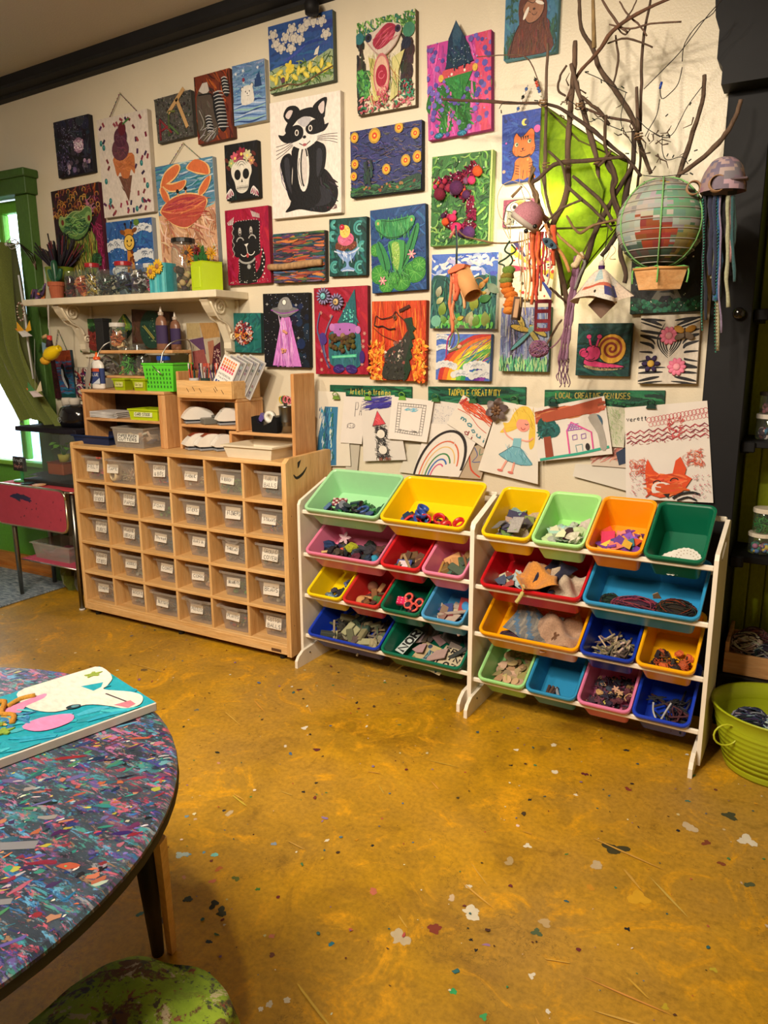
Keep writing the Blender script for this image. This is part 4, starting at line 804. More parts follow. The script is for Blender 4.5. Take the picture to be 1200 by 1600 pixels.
for i,(u,c)in enumerate(((.20,'4a3430'),(.28,'5a4034'),(.36,'3c2c2c'),(.48,'8a9098'))):
 m_=MB().tube([(0,-.035,0),(0,.03,0)],.0065,c,10,smooth=False);o=m_.build('metal_tube','matte');o.matrix_world=on_tray(b_,u,.22,.014,(0,0,-.15*i if i<3 else .5));tag(o,'brown stubby rod lying in the nearly empty light blue tray' if i<3 else 'grey stubby rod leaning in the nearly empty light blue tray','rod','rods in the light blue tray' if i<3 else None)
b_=make_bin(rk2,r2+2*S2,S2,3,'d878a0','small pink tray of dark curls, lowest row of the right rack','pink')
fill(b_,70,['loop','crumple','loop','flower'],['1c1824','2a2034','38243a','5a2a3c','3a3a4a','b8906a'],.013,'dark_curl','craft piece','dark purple curls and loops filling the small pink tray',40,'matte',(.05,.95,.02,.85),h1=.05)
for q,(u,v_,c)in enumerate(((.4,.08,'d8c860'),(.6,.42,'c89a80'),(.72,.36,'c8a078'))):
 m_=MB();piece(m_,'flower',.015,c,random);o=m_.build('puzzle_flower','matte');o.matrix_world=on_tray(b_,u,v_,.072,(.2,0,q));tag(o,('yellow','peach','tan')[q]+' flower piece lying on the dark curls in the pink tray','craft piece')
b_=make_bin(rk2,r2+3*S2,S2,3,'1a3cb8','small royal blue tray of black cord at the corner by the bucket','blue')
fill(b_,16,['loop','loop','stick','loop'],['16161a','202028','4a2420','2a2430'],.02,'cord_piece','craft piece','black and dark red cord pieces in the royal blue corner tray',41,'matte',(.2,.95,.03,.6),h1=.04)
m_=MB().tube(smooth_path([(-.03,.03,.03),(-.025,0,.01),(0,-.03,0),(.02,0,.03),(.035,.03,.05)],4),.004,'a8a8a8',6).rbox(-.012,.028,-.036,-.026,-.004,.004,'c8c4c0',0,.002);o=m_.build('grey_tube_clip','plastic');o.matrix_world=on_tray(b_,.42,.14,.06);tag(o,'grey bent cable with a pale clip in the royal blue corner tray','cable')
# ------------------------------------------------------------------ paintings on the wall
cA=crop((0,0),.375);cB=crop((400,0),1/3);cC=crop((760,0),.36667);cD=crop((0,240),.3);cE=crop((330,280),.30833);cF=crop((650,220),.25);cG=crop((850,240),.29167);cH=crop((0,440),.25);cI=crop((90,460),.35833)
def Q(c,*p):return[c(*q)for q in p]
def shadowed(a):pass
def a1(a):
 a.bg('1c1a24');a.dots(60,['26283a','181620','30303e','14141c'],.06,.16);a.strokes(60,['2a2c3a','201e2c','3a3a4c'],.3,.03,60,60);a.dots(90,['5a4a78','7a6a90','3c3450'],.006,.014,(.02,.55,.4,.9));a.dots(50,['b8b0c8','8a84a0'],.004,.01,(.2,.15,.7,.5))
 a.ell(.68,.5,.14,.14,'8a6a80');a.dots(150,['c8a0b8','e8d0e0','a87898','f0e8f0'],.006,.014,(.56,.41,.82,.59));a.dots(14,['6a5878','a08a9a','4a4050'],.03,.06,(.3,.78,.95,.95));a.dots(60,['e8e0f0'],.002,.005)
canvas('canvas_painting','dark glitter painting with a pale pink moon, highest at the far left',Q(cA,(222,512),(370,472),(388,713),(245,746)),a1,'15141a')
def a2(a):
 a.bg('cfc3b8')
 for i in range(74):
  u,v=a.r.uniform(.03,.97),a.r.uniform(.02,.98)
  if abs(u-.45)<.26 and .12<v<.86:continue
  if i%5==0:a.ell(u,v,.03,.04,'1f6a6c');a.ell(u+.005,v-.005,.012,.016,'5a9a98')
  else:t_=a.r.uniform(30,150);a.line([(u-.035*cos(R(t_)),v-.025*sin(R(t_))),(u+.035*cos(R(t_)),v+.025*sin(R(t_)))],.036,jit(a.r.choice(['6a1c30','4a2050','7a2a3c','3a2448','8a3a48']),.03,a.r))
 a.poly([(.36,.60),(.63,.61),(.53,.87)],'6a4638');a.strokes(30,['54382c','7c5644'],.08,.01,60,5,(.42,.62,.57,.76))
 a.poly(smooth_path([(.30,.40),(.66,.39),(.70,.50),(.68,.60),(.62,.55),(.56,.63),(.44,.62),(.40,.56),(.34,.60),(.30,.50)],3,True),'b4683a');a.strokes(36,['c47a4a','a05a30'],.14,.014,0,50,(.34,.42,.64,.55),.4)
 a.ell(.44,.335,.17,.15,'5c3440');a.strokes(30,['70424c','4a2a38'],.14,.012,0,60,(.32,.28,.56,.40),.5);a.ell(.46,.22,.13,.13,'4c2638');a.strokes(16,['62384a'],.1,.012,30,60,(.38,.17,.54,.27),.5)
 a.ell(.50,.14,.075,.09,'5c1c28');a.line([(.52,.1),(.6,.07),(.66,.055)],.02,'3c7a3a')
canvas('canvas_painting','painting of an ice cream cone on white with purple dashes, hung by cord',[(150.7,188.6),(229.5,168.7),(241.5,331.5),(163.5,340)],a2,'b8ac9c',hang=((188,146),'6a4a48'))
def a3(a):
 a.bg('4a4844');a.dots(220,['3a3834','5c5a54','2e2c2a'],.01,.03);a.dots(120,['d8d8d0','a0a09a'],.003,.007)
r_,w_,h_,t_=canvas('mixed_media_canvas','grey glitter canvas with ART spelled in craft sticks',Q(cA,(641,415),(795,373),(808,563),(660,599)),a3,'403e3a')
m_=MB()
def st(b,w_,h_,t_,u0,v0,u1,v1,wd,col,d=.004,off=0):
 p0=Vector(((u0-.5)*w_,-(t_+d/2+off),(.5-v0)*h_));p1=Vector(((u1-.5)*w_,-(t_+d/2+off),(.5-v1)*h_));b.tube([p0,p1],wd,col,6)
for i,q in enumerate(((.1,.95,.12,.48,'7a2430'),(.12,.48,.42,.83,'8a2c34'),(.1,.75,.34,.68,'8a2430'),(.34,.9,.38,.35,'4a5a30'),(.38,.35,.55,.38,'6a7038'),(.35,.62,.6,.9,'54703c'))):
 st(m_,w_,h_,t_,q[0],q[1],q[2],q[3],.006,q[4])
m_.build('pipe_cleaner_letters','yarn',r_);m_=MB();b_=m_
for q in((.62,.12,.86,.8),(.36,.40,.84,-.06)):p0=Vector(((q[0]-.5)*w_,0,(.5-q[1])*h_));p1=Vector(((q[2]-.5)*w_,0,(.5-q[3])*h_));dd=p1-p0;ang_=math.atan2(dd.z,dd.x);m_=MB();m_.M=mbl(((p0.x+p1.x)/2,-t_-.004,(p0.z+p1.z)/2),(0,-ang_,0));m_.rbox(-dd.length/2,dd.length/2,-.002,.002,-.010,.010,'b08a58',0,.001);m_.build('craft_stick','matte',r_)
def a4(a):
 a.bg('6a2c1c');a.strokes(90,['8a3c1c','a04c20','4a1c14','3a2018'],.3,.04,70,30);a.poly(smooth_path([(.05,.3),(.3,.2),(.5,.4),(.6,.9),(.1,.95)],3,True),'4a4038');a.strokes(20,['5a5048','383028'],.3,.03,70,20,(.1,.4,.5,.9))
 a.poly([(.12,.22),(.24,.12),(.38,.12),(.42,.25),(.3,.3)],'b8b0a8');a.line([(.1,.28),(.45,.3),(.5,.38)],.03,'141414',3)
 for cx,cy,n,dy,ww in((.66,.3,11,.052,.2),(.35,.62,6,.045,.13),(.85,.12,6,.045,.12)):
  a.ell(cx+.02,cy+n*dy/2,ww*.8,n*dy*.55*a.h/a.w,'14161a',-12)
  for k in range(n):a.line([(cx-ww*.7+.01*k,cy+k*dy),(cx,cy+k*dy-.012),(cx+ww*.7+.01*k,cy+k*dy+.012)],.022,'b4b4b4',3,True)
 a.line([(.1,.5),(.22,.7),(.1,.8)],.02,'909088',3);a.strokes(10,['9a9a94'],.3,.02,-30,20,(.1,.75,.5,.95))
canvas('canvas_painting','rust painting with grey striped feather shapes, beside the craft stick canvas',Q(cA,(805,322),(957,283),(973,573),(828,603)),a4,'5a2c1c')
def a5(a):
 a.bg('5a7ca4');a.strokes(80,['6a8cb0','4a6c98','7a98b8'],.3,.04,0,20,(0,0,1,.6));a.dots(60,['d8e0e8'],.004,.009,(0,0,1,.6));a.poly([(0,.62),(.3,.58),(.6,.66),(1,.6),(1,1),(0,1)],'7a98c0')
 for k in range(9):a.line([(u,.64+.04*k+.02*sin(u*7+k*1.3))for u in[i/12 for i in range(13)]],.045,['2a4478','a8b8d0','4a6aa0','8ab0a8'][k%4],1,True)
 a.poly(smooth_path([(.26,.50),(.3,.40),(.45,.37),(.6,.40),(.64,.5),(.63,.66),(.28,.68)],3,True),'d0ccc4');a.ell(.3,.42,.045,.045,'d0ccc4');a.ell(.6,.38,.045,.045,'d0ccc4');a.arc(.3,.42,.045,120,330,.014,'20242c');a.arc(.6,.38,.045,200,400,.014,'20242c')
 for u in(.40,.52):a.ell(u,.47,.014,.02,'1a1a1a')
 a.ell(.455,.51,.06,.045,'e0dcd4');a.ell(.45,.50,.02,.014,'1a1a1a');a.line([(.45,.51),(.44,.54),(.5,.545)],.01,'1a1a1a')
 for u,v in((.12,.15),(.35,.12),(.35,.30),(.8,.12)):[a.line([(u-.04*cos(q),v-.03*sin(q)),(u+.04*cos(q),v+.03*sin(q))],.008,'e8ecf0')for q in(0,.8,1.6,2.4)]
 a.ell(.35,.27,.04,.05,'7a2a40');a.poly([(.68,.42),(.7,.28),(.74,.3),(.76,.24),(.8,.22),(.84,.18),(.88,.35),(.9,.42)],'1f3a68')
canvas('canvas_painting','blue winter painting of a small white bear above waves',Q(cA,(965,276),(1103,243),(1112,500),(980,527)),a5,'b8b4a8')
def frog_body(a,c1,c2,c3,ln):
 a.poly(smooth_path([(.30,.52),(.22,.62),(.24,.78),(.18,.92),(.34,.95),(.44,.86),(.60,.86),(.70,.95),(.84,.92),(.78,.76),(.80,.60),(.66,.5)],4,True),c2)
 a.poly(smooth_path([(.36,.45),(.66,.44),(.66,.7),(.58,.84),(.44,.84),(.36,.68)],3,True),c3)
def a6(a):
 a.bg('2c1c20');a.strokes(120,['4a1c2c','6a2a20','2a3028','7a3a20','301828','8a5a28'],.12,.03,0,180,(0,0,1,.45),.5)
 for i in range(56):u,v=a.r.uniform(.03,.97),a.r.uniform(.02,.33);a.arc(u,v,.035,150,390,.012,jit(a.r.choice(['a0702c','8a4a2c','c09040','7a3040']),.03,a.r),7)
 a.poly([(0,.6),(.25,.5),(.15,1),(0,1)],'5a1c34');a.poly([(1,.3),(.8,.5),(.82,1),(1,1)],'5c1430');a.strokes(60,['8a2048','6c1838','a03060'],.16,.02,60,60,(.78,.45,1,.98),.6);a.strokes(20,['a86a80'],.1,.02,20,60,(.72,.14,.92,.32),.7)
 a.poly(smooth_path([(.2,.6),(.4,.52),(.7,.5),(.85,.6),(.8,.95),(.2,.95)],3,True),'4a5a28');a.strokes(150,['8a9a3c','5a7a30','b0a84c','3a4a24','6a3a2c','a08a40'],.26,.018,88,16,(.18,.56,.84,.96),.3)
 a.poly(smooth_path([(.12,.38),(.16,.31),(.28,.32),(.45,.27),(.62,.28),(.72,.24),(.82,.27),(.8,.38),(.72,.5),(.5,.58),(.3,.54),(.18,.47)],4,True),'547a40');a.strokes(70,['2c5a3c','6a9a58','88a85c','24462c'],.18,.018,0,25,(.26,.32,.7,.52),.5)
 for u in(.2,.76):a.ell(u,.36,.07,.08,'7a9a58');a.ell(u+.01,.37,.03,.04,'6a2c24')
 a.line([(.2,.48),(.34,.56),(.52,.59),(.68,.54),(.78,.44)],.018,'1c2c20',3);a.line([(.14,.40),(.17,.31),(.28,.32),(.45,.27),(.62,.28),(.74,.24),(.83,.28),(.81,.4)],.014,'98a868',3)
 a.ell(.84,.84,.1,.1,'1f3c24');a.strokes(16,['3c6a3c'],.1,.01,0,90,(.76,.78,.92,.9))
canvas('canvas_painting','dark magenta painting of a wide green frog, behind the shelf pots',[(79.5,298.5),(154.8,284.6),(167,425),(95,440)],a6,'4c1224')
def clouds(a,spots,c='cfd2d4',d='5a6478',arcs=True):
 for u,v,s in spots:
  for k in range(6):a.ell(u+s*(-1+.4*k),v-s*.35*sin(pi*(k+.5)/6)*a.w/a.h,s*.36,s*.36,c)
  if arcs:
   for k in range(7):a.arc(u+s*a.r.uniform(-.9,.9),v-s*a.r.uniform(0,.4),s*.18,180,340,.012,d,5)
def a7(a):
 a.bg('2f5c98');a.strokes(80,['2a5490','3a6aa8','244a84'],.25,.03,0,90);a.dots(70,['c8d8e8','1c3c6c'],.004,.01)
 clouds(a,[(.22,.50,.2),(.8,.22,.16),(.82,.72,.2),(.3,.95,.16)])
 a.poly([(.42,.98),(.45,.5),(.55,.5),(.60,.98)],'c07a28');a.dots(12,['6a3418'],.02,.035,(.45,.56,.57,.96),.8)
 a.poly(smooth_path([(.36,.22),(.42,.18),(.48,.16),(.56,.18),(.64,.2),(.58,.3),(.5,.36),(.42,.3)],3,True),'b87428');a.ell(.37,.22,.06,.035,'7a4420',20);a.ell(.63,.2,.06,.035,'7a4420',-20)
 a.line([(.45,.17),(.43,.08)],.022,'40302c');a.line([(.54,.16),(.57,.07)],.022,'40302c');a.ell(.43,.07,.022,.022,'241c28');a.ell(.57,.06,.022,.022,'241c28')
 a.ell(.5,.42,.12,.125,'2a2018');a.ell(.5,.42,.108,.113,'d8b04c');a.ell(.46,.39,.014,.018,'1a1a1a');a.ell(.55,.385,.014,.018,'1a1a1a');a.arc(.5,.43,.05,10,170,.012,'1a1a1a');a.ell(.68,.06,.06,.05,'5a7a30')
canvas('canvas_painting','blue cloudy painting of a smiling giraffe above the shelf jars',[(165,346.5),(237,340.5),(243,424),(172,431)],a7,'90949c')
def a8(a):
 a.bg('c89a78');a.poly([(0,0),(1,0),(1,.40),(0,.46)],'54809c');a.strokes(130,['3c6c94','88a8b8','2c7078','a8bcc4','4a84a0'],.32,.022,-6,8,(0,0,1,.43));a.strokes(110,['d8b090','b07858','e0c0a4','a46850'],.26,.026,60,40,(0,.5,1,1),.5)
 O1,O2,HL='c8683c','b04c3c','e0b478'
 for c,g in((HL,.025),(O1,0)):
  a.poly(smooth_path([(.10-g,.19),(.18,.08-g*.6),(.38,.02-g*.5),(.44+g,.05),(.36,.12+g*.6),(.2,.17+g*.6)],4,True),c);a.poly(smooth_path([(.12-g,.17),(.3,.19-g*.6),(.52+g,.17),(.46,.24+g*.5),(.24,.24+g*.5)],4,True),c)
  a.poly(smooth_path([(.58-g,.06),(.72,.00),(.9+g,.06),(.93+g,.15),(.8,.13+g*.6),(.66,.10+g*.4)],4,True),c)
  a.poly(smooth_path([(.95+g,.17),(.9,.27+g*.4),(.76,.33+g*.5),(.76-g,.28),(.86,.2-g*.4)],3,True),c);a.poly(smooth_path([(.08-g,.22),(.12,.32),(.22,.36+g*.4),(.2+g,.28),(.12,.2)],3,True),c)
  a.poly(smooth_path([(.06-g,.42),(.2,.34-g*.4),(.42,.30-g*.5),(.66,.31-g*.5),(.86+g,.37),(.8,.48),(.66,.56),(.48,.60+g*.5),(.28,.56+g*.4),(.14,.49)],4,True),O2 if c!=HL else c)
 a.poly(smooth_path([(.14,.41),(.34,.34),(.6,.33),(.8,.37),(.6,.42),(.34,.43)],4,True),'9c3440');a.line([(.08,.42),(.3,.455),(.55,.45),(.84,.38)],.015,'d88a58',3);a.strokes(46,['c05848','a83c38','cc6c4c'],.3,.012,-4,8,(.2,.34,.8,.54))
 for u,v in((.38,.26),(.52,.245)):a.line([(u,v),(u+.01,v+.05)],.02,'d89060');a.ell(u,v,.026,.026,'18181c')
canvas('canvas_painting','painting of an orange crab holding open claws on sand, hung by string',[(243.8,261.4),(333,243),(342,415),(254,428)],a8,'8a9298',hang=((287,224),'7a7468'))
def a9(a):
 a.bg('141416');a.strokes(24,['20202a','1c2c30'],.3,.04,90,40)
 for u,v,r,c in((.32,.26,.14,'c05868'),(.52,.2,.15,'8a2438'),(.70,.24,.13,'c8c090'),(.2,.34,.1,'98a870'),(.82,.34,.1,'b88060'),(.48,.32,.1,'a83a5c')):flowerp(a,u,v,r,7,c,'e0c860',.6)
 for u,v in((.06,.28),(.94,.42),(.1,.42),(.9,.22)):a.ell(u,v,.08,.04,'5a2420',40)
 a.poly(smooth_path([(.2,.42),(.34,.33),(.54,.31),(.76,.38),(.82,.52),(.74,.66),(.68,.84),(.5,.9),(.34,.84),(.28,.68),(.2,.56)],4,True),'d8d2c4')
 a.ell(.38,.56,.10,.12,'141416');a.ell(.64,.56,.10,.12,'141416');a.poly([(.48,.7),(.51,.63),(.54,.7)],'141416')
 for k in range(8):a.line([(.36+.045*k,.76),(.36+.045*k,.84)],.012,'141416')
 a.line([(.34,.8),(.7,.8)],.012,'141416')
 for k in range(7):a.arc(.51,.42+.02*(k%2),.05+.03*k,200,340,.008,'4a4844',7)
 for cx in(.1,.9):
  for q in range(4):a.ell(cx+(.08-.05*q)*(1 if cx<.5 else-1),.86+.02*q,.04,.1,'e0d8d4',(-30+18*q)*(1 if cx<.5 else-1));a.ell(cx+(.08-.05*q)*(1 if cx<.5 else-1),.87+.02*q,.022,.07,'8a2448',(-30+18*q)*(1 if cx<.5 else-1))
canvas('canvas_painting','black painting of a sugar skull wearing a flower crown',[(349.9,227.6),(401,218),(405.5,309),(354.7,313)],a9,'101012')
def a10(a):
 a.bg('9c1236');a.strokes(50,['a81a3e','8a0e30'],.3,.06,80,30);K,Wt='141214','d8d4cc'
 a.poly(smooth_path([(.3,.62),(.64,.62),(.66,.8),(.68,.985),(.26,.985),(.28,.8)],2,True),K);a.poly(smooth_path([(.70,.95),(.82,.88),(.9,.7),(.87,.58),(.84,.52),(.82,.62),(.76,.78),(.66,.88)],3,True),K)
 a.poly(smooth_path([(.18,.2),(.3,.16),(.5,.155),(.7,.165),(.8,.2),(.78,.4),(.80,.58),(.70,.63),(.5,.68),(.32,.64),(.2,.62),(.14,.5),(.16,.35)],3,True),K)
 for q in range(24):t_=q/23;a.ell(.17+.02*sin(q),.22+.4*t_,.008,.008,Wt)
 for q in range(9):a.ell(.66+.035*sin(q*2),.68+.035*q,.008,.008,Wt);a.ell(.285,.68+.035*q,.008,.008,Wt);a.ell(.83+.035*(q%2),.56+.045*q,.015,.015,Wt)
 for q in range(10):a.ell(.2+.06*q,.155+.005*(q%2),.008,.008,Wt);a.ell(.80-.002*q,.2+.04*q,.008,.008,Wt)
 for u in(.34,.60):a.ell(u,.30,.035,.075,'b8b0a8');a.ell(u,.32,.022,.045,'2a1814');a.ell(u,.31,.01,.016,'e8e4dc')
 a.arc(.34,.44,.085,190,340,.022,'a8a4a0');a.arc(.62,.42,.085,200,350,.022,'a8a4a0');a.poly([(.43,.47),(.53,.46),(.48,.51)],Wt);a.line([(.48,.5),(.5,.58)],.014,Wt)
 a.arc(.42,.56,.09,20,150,.016,Wt);a.arc(.58,.55,.09,20,160,.016,Wt);a.ell(.50,.62,.03,.04,'b03c3c');a.arc(.48,.63,.2,20,160,.035,'9a9894',12,.12);a.ell(.52,.77,.045,.045,'8a8a88');a.ell(.52,.77,.03,.03,'a8a8a4')
 for q in range(6):a.line([(.06+.03*q,.16-.012*q),(.08+.02*q,.2-.0*q)],.012,Wt);a.line([(.62+.035*q,.04+.01*q),(.66+.028*q,.12+.005*q)],.014,Wt)
 a.dots(30,[Wt],.004,.008,(.05,.95,.95,.985))
canvas('canvas_painting','crimson painting of a black dog with white dots and a collar',Q(cE,(66,160),(290,132),(303,525),(90,538)),a10,'7a0e2a')
def a11(a):
 a.bg('3a4050');a.strokes(330,['4a3a60','2a4a4c','b05a30','3a5a80','8a3c34','5a6a3c','2a2c3c','c07040','6a5a7a','304a40','904838'],.34,.035,0,7,(0,0,1,1),.15)
r_,w_,h_,t_=canvas('mixed_media_canvas','wide dark striped canvas with a real branch across it',Q(cE,(315,278),(575,258),(583,518),(320,527)),a11,'35302c')
m_=MB().tube(smooth_path([(-w_*.56,-t_-.018,-h_*.17),(-w_*.3,-t_-.018,-h_*.18),(0,-t_-.018,-h_*.16),(w_*.25,-t_-.018,-h_*.14),(w_*.47,-t_-.018,-h_*.13)],3),[.014,.0155,.016,.015,.0155,.016,.017,.0175,.017,.0165,.017,.016,.015],'b08a60',10);m_.build('branch_log','bark',r_)
def a12(a):
 a.bg('14403c');a.strokes(60,['1c5450','0f3430','246460'],.3,.06,60,60)
 for u,v,r in((.82,.18,.14),(.16,.84,.12),(.84,.86,.13),(.9,.5,.1),(.1,.3,.1),(.14,.1,.08)):a.arc(u,v,r,60,300,.05,'3f908c');a.arc(u,v,r*.55,60,300,.04,'5aa8a0')
 for u,v,s in((.3,.14,40),(.75,.36,-40)):a.line([(u,v),(u+.02,v+.14),(u+.05,v+.28)],.03,'7aa0a8',3)
 a.poly(smooth_path([(.2,.52),(.3,.56),(.5,.58),(.7,.55),(.78,.5),(.74,.6),(.62,.72),(.54,.76),(.56,.84),(.68,.88),(.68,.92),(.34,.92),(.34,.88),(.46,.84),(.46,.76),(.36,.72),(.24,.62)],3,True),'7a98c8');a.line([(.14,.56),(.3,.6),(.5,.62),(.7,.58),(.82,.52)],.03,'c0cce0',3)
 a.strokes(16,['c8d4e8','3a5a9c'],.16,.02,70,20,(.3,.6,.7,.74));a.line([(.36,.92),(.5,.9),(.68,.92)],.025,'c0cce0')
 a.poly(smooth_path([(.18,.52),(.2,.42),(.4,.4),(.6,.4),(.74,.42),(.74,.5),(.6,.56),(.5,.52),(.4,.57),(.28,.54)],3,True),'6a3424');a.dots(60,['8a4c34','a86848','4a2018'],.008,.014,(.24,.42,.7,.54))
 a.ell(.46,.36,.22,.15,'c86080');a.strokes(14,['d87898','b04c6c'],.14,.02,0,60,(.32,.3,.6,.42));a.ell(.44,.23,.14,.14,'dcc060');a.dots(20,['e8d480','c8a848'],.01,.02,(.34,.18,.54,.28));a.ell(.36,.155,.07,.065,'b01c34');a.ell(.35,.145,.02,.015,'e08a98')
canvas('canvas_painting','small teal painting of an ice cream sundae in a glass',Q(cE,(597,205),(790,186),(785,487),(600,493)),a12,'0e2c2c')
def a13(a):
 a.bg('1c4478');a.strokes(130,['1c3c70','24508c','18386a','2c5c94'],.3,.04,0,60)
 for u,v,r in((.1,.48,.12),(.16,.78,.18),(.28,.92,.14),(.55,.88,.18),(.8,.78,.2),(.88,.7,.14),(.42,.84,.12)):a.ell(u,v,r,r*.86,'3a8a34');[a.line([(u,v),(u+r*.9*cos(q),v+r*.62*sin(q))],.008,'6ab050')for q in[k*.7 for k in range(9)]];a.arc(u,v,r*.9,0,360,.012,'2a6a2c',14,r*.76)
 G,D,Lt='2f8048','14482c','5aa860'
 a.poly(smooth_path([(.14,.38),(.24,.44),(.34,.6),(.36,.72),(.26,.74),(.16,.62),(.1,.48)],3,True),G);a.poly(smooth_path([(.84,.22),(.9,.26),(.82,.46),(.72,.62),(.62,.7),(.58,.6),(.7,.4)],3,True),G)
 a.poly(smooth_path([(.34,.40),(.62,.4),(.66,.55),(.62,.72),(.52,.8),(.42,.74),(.36,.58)],3,True),'3f9048');a.poly(smooth_path([(.40,.42),(.52,.42),(.54,.58),(.5,.74),(.44,.72),(.4,.56)],3,True),'88b050');a.dots(80,['a8c468','6a9a44','c0d488'],.005,.01,(.40,.42,.53,.7))
 a.poly(smooth_path([(.1,.17),(.2,.12),(.4,.14),(.62,.13),(.74,.12),(.82,.17),(.76,.27),(.6,.34),(.44,.37),(.28,.34),(.14,.26)],4,True),G);a.strokes(90,[G,'3f9858','24703c',Lt],.16,.016,85,12,(.18,.16,.72,.34));a.line([(.12,.24),(.28,.33),(.44,.355),(.62,.33),(.78,.24)],.014,D,3);a.line([(.12,.2),(.2,.14),(.4,.16),(.62,.15),(.75,.14)],.01,D,3)
 for u in(.16,.77):a.ell(u,.16,.06,.055,'4a9a58');a.ell(u,.17,.02,.025,'c0a860')
 for u0,v0,u1,v1 in((.14,.38,.28,.74),(.84,.24,.6,.7),(.35,.42,.40,.74),(.64,.42,.58,.74)):a.line([(u0,v0),((u0+u1)/2+.02,(v0+v1)/2),(u1,v1)],.012,D,3)
 a.strokes(24,[D,Lt],.2,.01,60,40,(.3,.76,.75,.88));[flowerp(a,u,v,.07,6,'d8909c','e8c8a8',.4)for u,v in((.76,.57),(.22,.86))]
canvas('canvas_painting','tall blue painting of a green frog seated on lily pads',Q(cE,(806,162),(1088,118),(1090,558),(815,580)),a13,'1a3454')
def a14(a):
 a.bg('0e0e14');a.dots(40,['142038','1a2a4a','10182a'],.05,.1,(.5,.1,1,1));a.dots(170,['c8c8d0','7a88b0','5a6a90','e8e8e8'],.003,.008)
 for u,v in((.1,.14),(.74,.16),(.78,.6)):[a.line([(u-.03*cos(q),v-.02*sin(q)),(u+.03*cos(q),v+.02*sin(q))],.006,'e0e0e0')for q in(0,1.57)]
 a.poly([(.42,.32),(.60,.32),(.84,.99),(.20,.98)],'c878c4');a.strokes(80,['d890d4','b468b0','e0a8dc','a85ca8'],.5,.02,86,8,(.38,.4,.64,.92),.02);a.strokes(20,['b468b0','d890d4'],.26,.02,100,5,(.28,.8,.36,.95),0)
 a.poly(smooth_path([(.20,.215),(.36,.18),(.5,.175),(.66,.185),(.80,.225),(.62,.30),(.5,.325),(.40,.31)],4,True),'6e6c6e');a.line([(.19,.22),(.4,.265),(.58,.26),(.80,.225)],.018,'8a3c9a',3);a.line([(.24,.235),(.4,.28),(.58,.275),(.72,.25)],.016,'8a8886',3)
 a.poly(smooth_path([(.35,.2),(.39,.1),(.48,.055),(.58,.06),(.64,.13),(.66,.2),(.5,.22)],4,True),'848282');a.ell(.49,.12,.05,.055,'2a2826');a.ell(.49,.12,.04,.045,'e8e4dc')
r_,w_,h_,t_=canvas('mixed_media_canvas','starry black canvas of a flying saucer with a pink beam',Q(cE,(261,580),(492,575),(502,957),(272,949)),a14,'0c0c10')
for u,v,q in((.50,.52,.5),(.47,.78,-.6),(.46,.77,.5)):m_=MB();m_.M=mbl(((u-.5)*w_,-t_-.008,(.5-v)*h_),(0,q,0));m_.rbox(-.016,.016,-.006,.006,-.006,.006,'c88a6c',0,.003);m_.build('wooden_peg','matte',r_)
def a15(a):
 a.bg('9c1630');a.strokes(40,['a81c38','901028'],.3,.06,70,40);[flowerp(a,a.r.uniform(.05,.95),a.r.uniform(.05,.97),.03,6,'b87a70','c89080',.6)for _ in range(30)]
 a.poly(smooth_path([(.28,.58),(.36,.5),(.8,.5),(.88,.62),(.86,.9),(.6,.92),(.3,.88)],3,True),'2a6470');a.strokes(40,['34747c','205460'],.2,.03,80,30,(.34,.66,.82,.88))
 a.line([(.06,.5),(.12,.62),(.2,.8),(.28,.93)],.03,'4a4a78',4);a.line([(.12,.28),(.06,.45),(.1,.6)],.022,'5a5a80',3);a.line([(.36,.32),(.24,.48),(.18,.66),(.22,.8)],.022,'6a6a88',3)
 a.poly([(.33,.785),(.8,.765),(.8,.80),(.34,.815)],'4ab890');a.line([(.36,.80),(.78,.785)],.012,'88d8b4')
 a.ell(.46,.935,.11,.07,'2c1c60',-8);a.ell(.70,.94,.11,.07,'321c64',8);a.ell(.9,.80,.05,.1,'3c2470');a.strokes(10,['4a3480'],.1,.02,0,30,(.4,.92,.76,.96));a.poly(smooth_path([(.1,.54),(.2,.52),(.24,.62),(.14,.66)],3,True),'46307c')
r_,w_,h_,t_=canvas('mixed_media_canvas','red canvas of a gnome with teal hat and two clay flowers',Q(cE,(520,553),(793,537),(797,990),(530,988)),a15,'6a0e1e')
a=Art(w_,h_,t_+.006,3);a.poly([(.45,.40),(.78,.03),(.82,.46),(.62,.44)],'226068');a.strokes(40,['2c7078','1a5058'],.2,.025,70,30,(.58,.24,.78,.42));a.dots(30,['4ac8b8','80e0d0'],.008,.014,(.55,.26,.76,.40));a.mb.build('felt_hat','fabric',r_)
a=Art(w_,h_,t_+.007,4);a.poly(smooth_path([(.36,.42),(.5,.41),(.66,.41),(.8,.44),(.78,.52),(.7,.58),(.56,.62),(.42,.56),(.36,.48)],3,True),'a060a8');a.ell(.35,.455,.05,.06,'b070b0');a.ell(.83,.49,.05,.06,'b070b0');a.ell(.5,.48,.012,.016,'1a1a1a');a.ell(.68,.49,.012,.016,'1a1a1a');a.mb.build('face','matte',r_)
MB().ball((.06*w_,-t_-.012,-.06*h_),(.014,.010,.016),'8a6a4a').build('nose','matte',r_)
m_=MB();rr=random.Random(9)
for q in range(46):u,v=rr.uniform(.32,.80),rr.uniform(.55,.74);s_=1-abs(u-.56)*1.3;m_.ball(((u-.5)*w_,-t_-.012,(.5-(.52+(v-.52)*s_))*h_),rr.uniform(.008,.014),jit('5a4a24',.05,rr),7,5,jit=.2)
m_.build('moss_beard','yarn',r_)
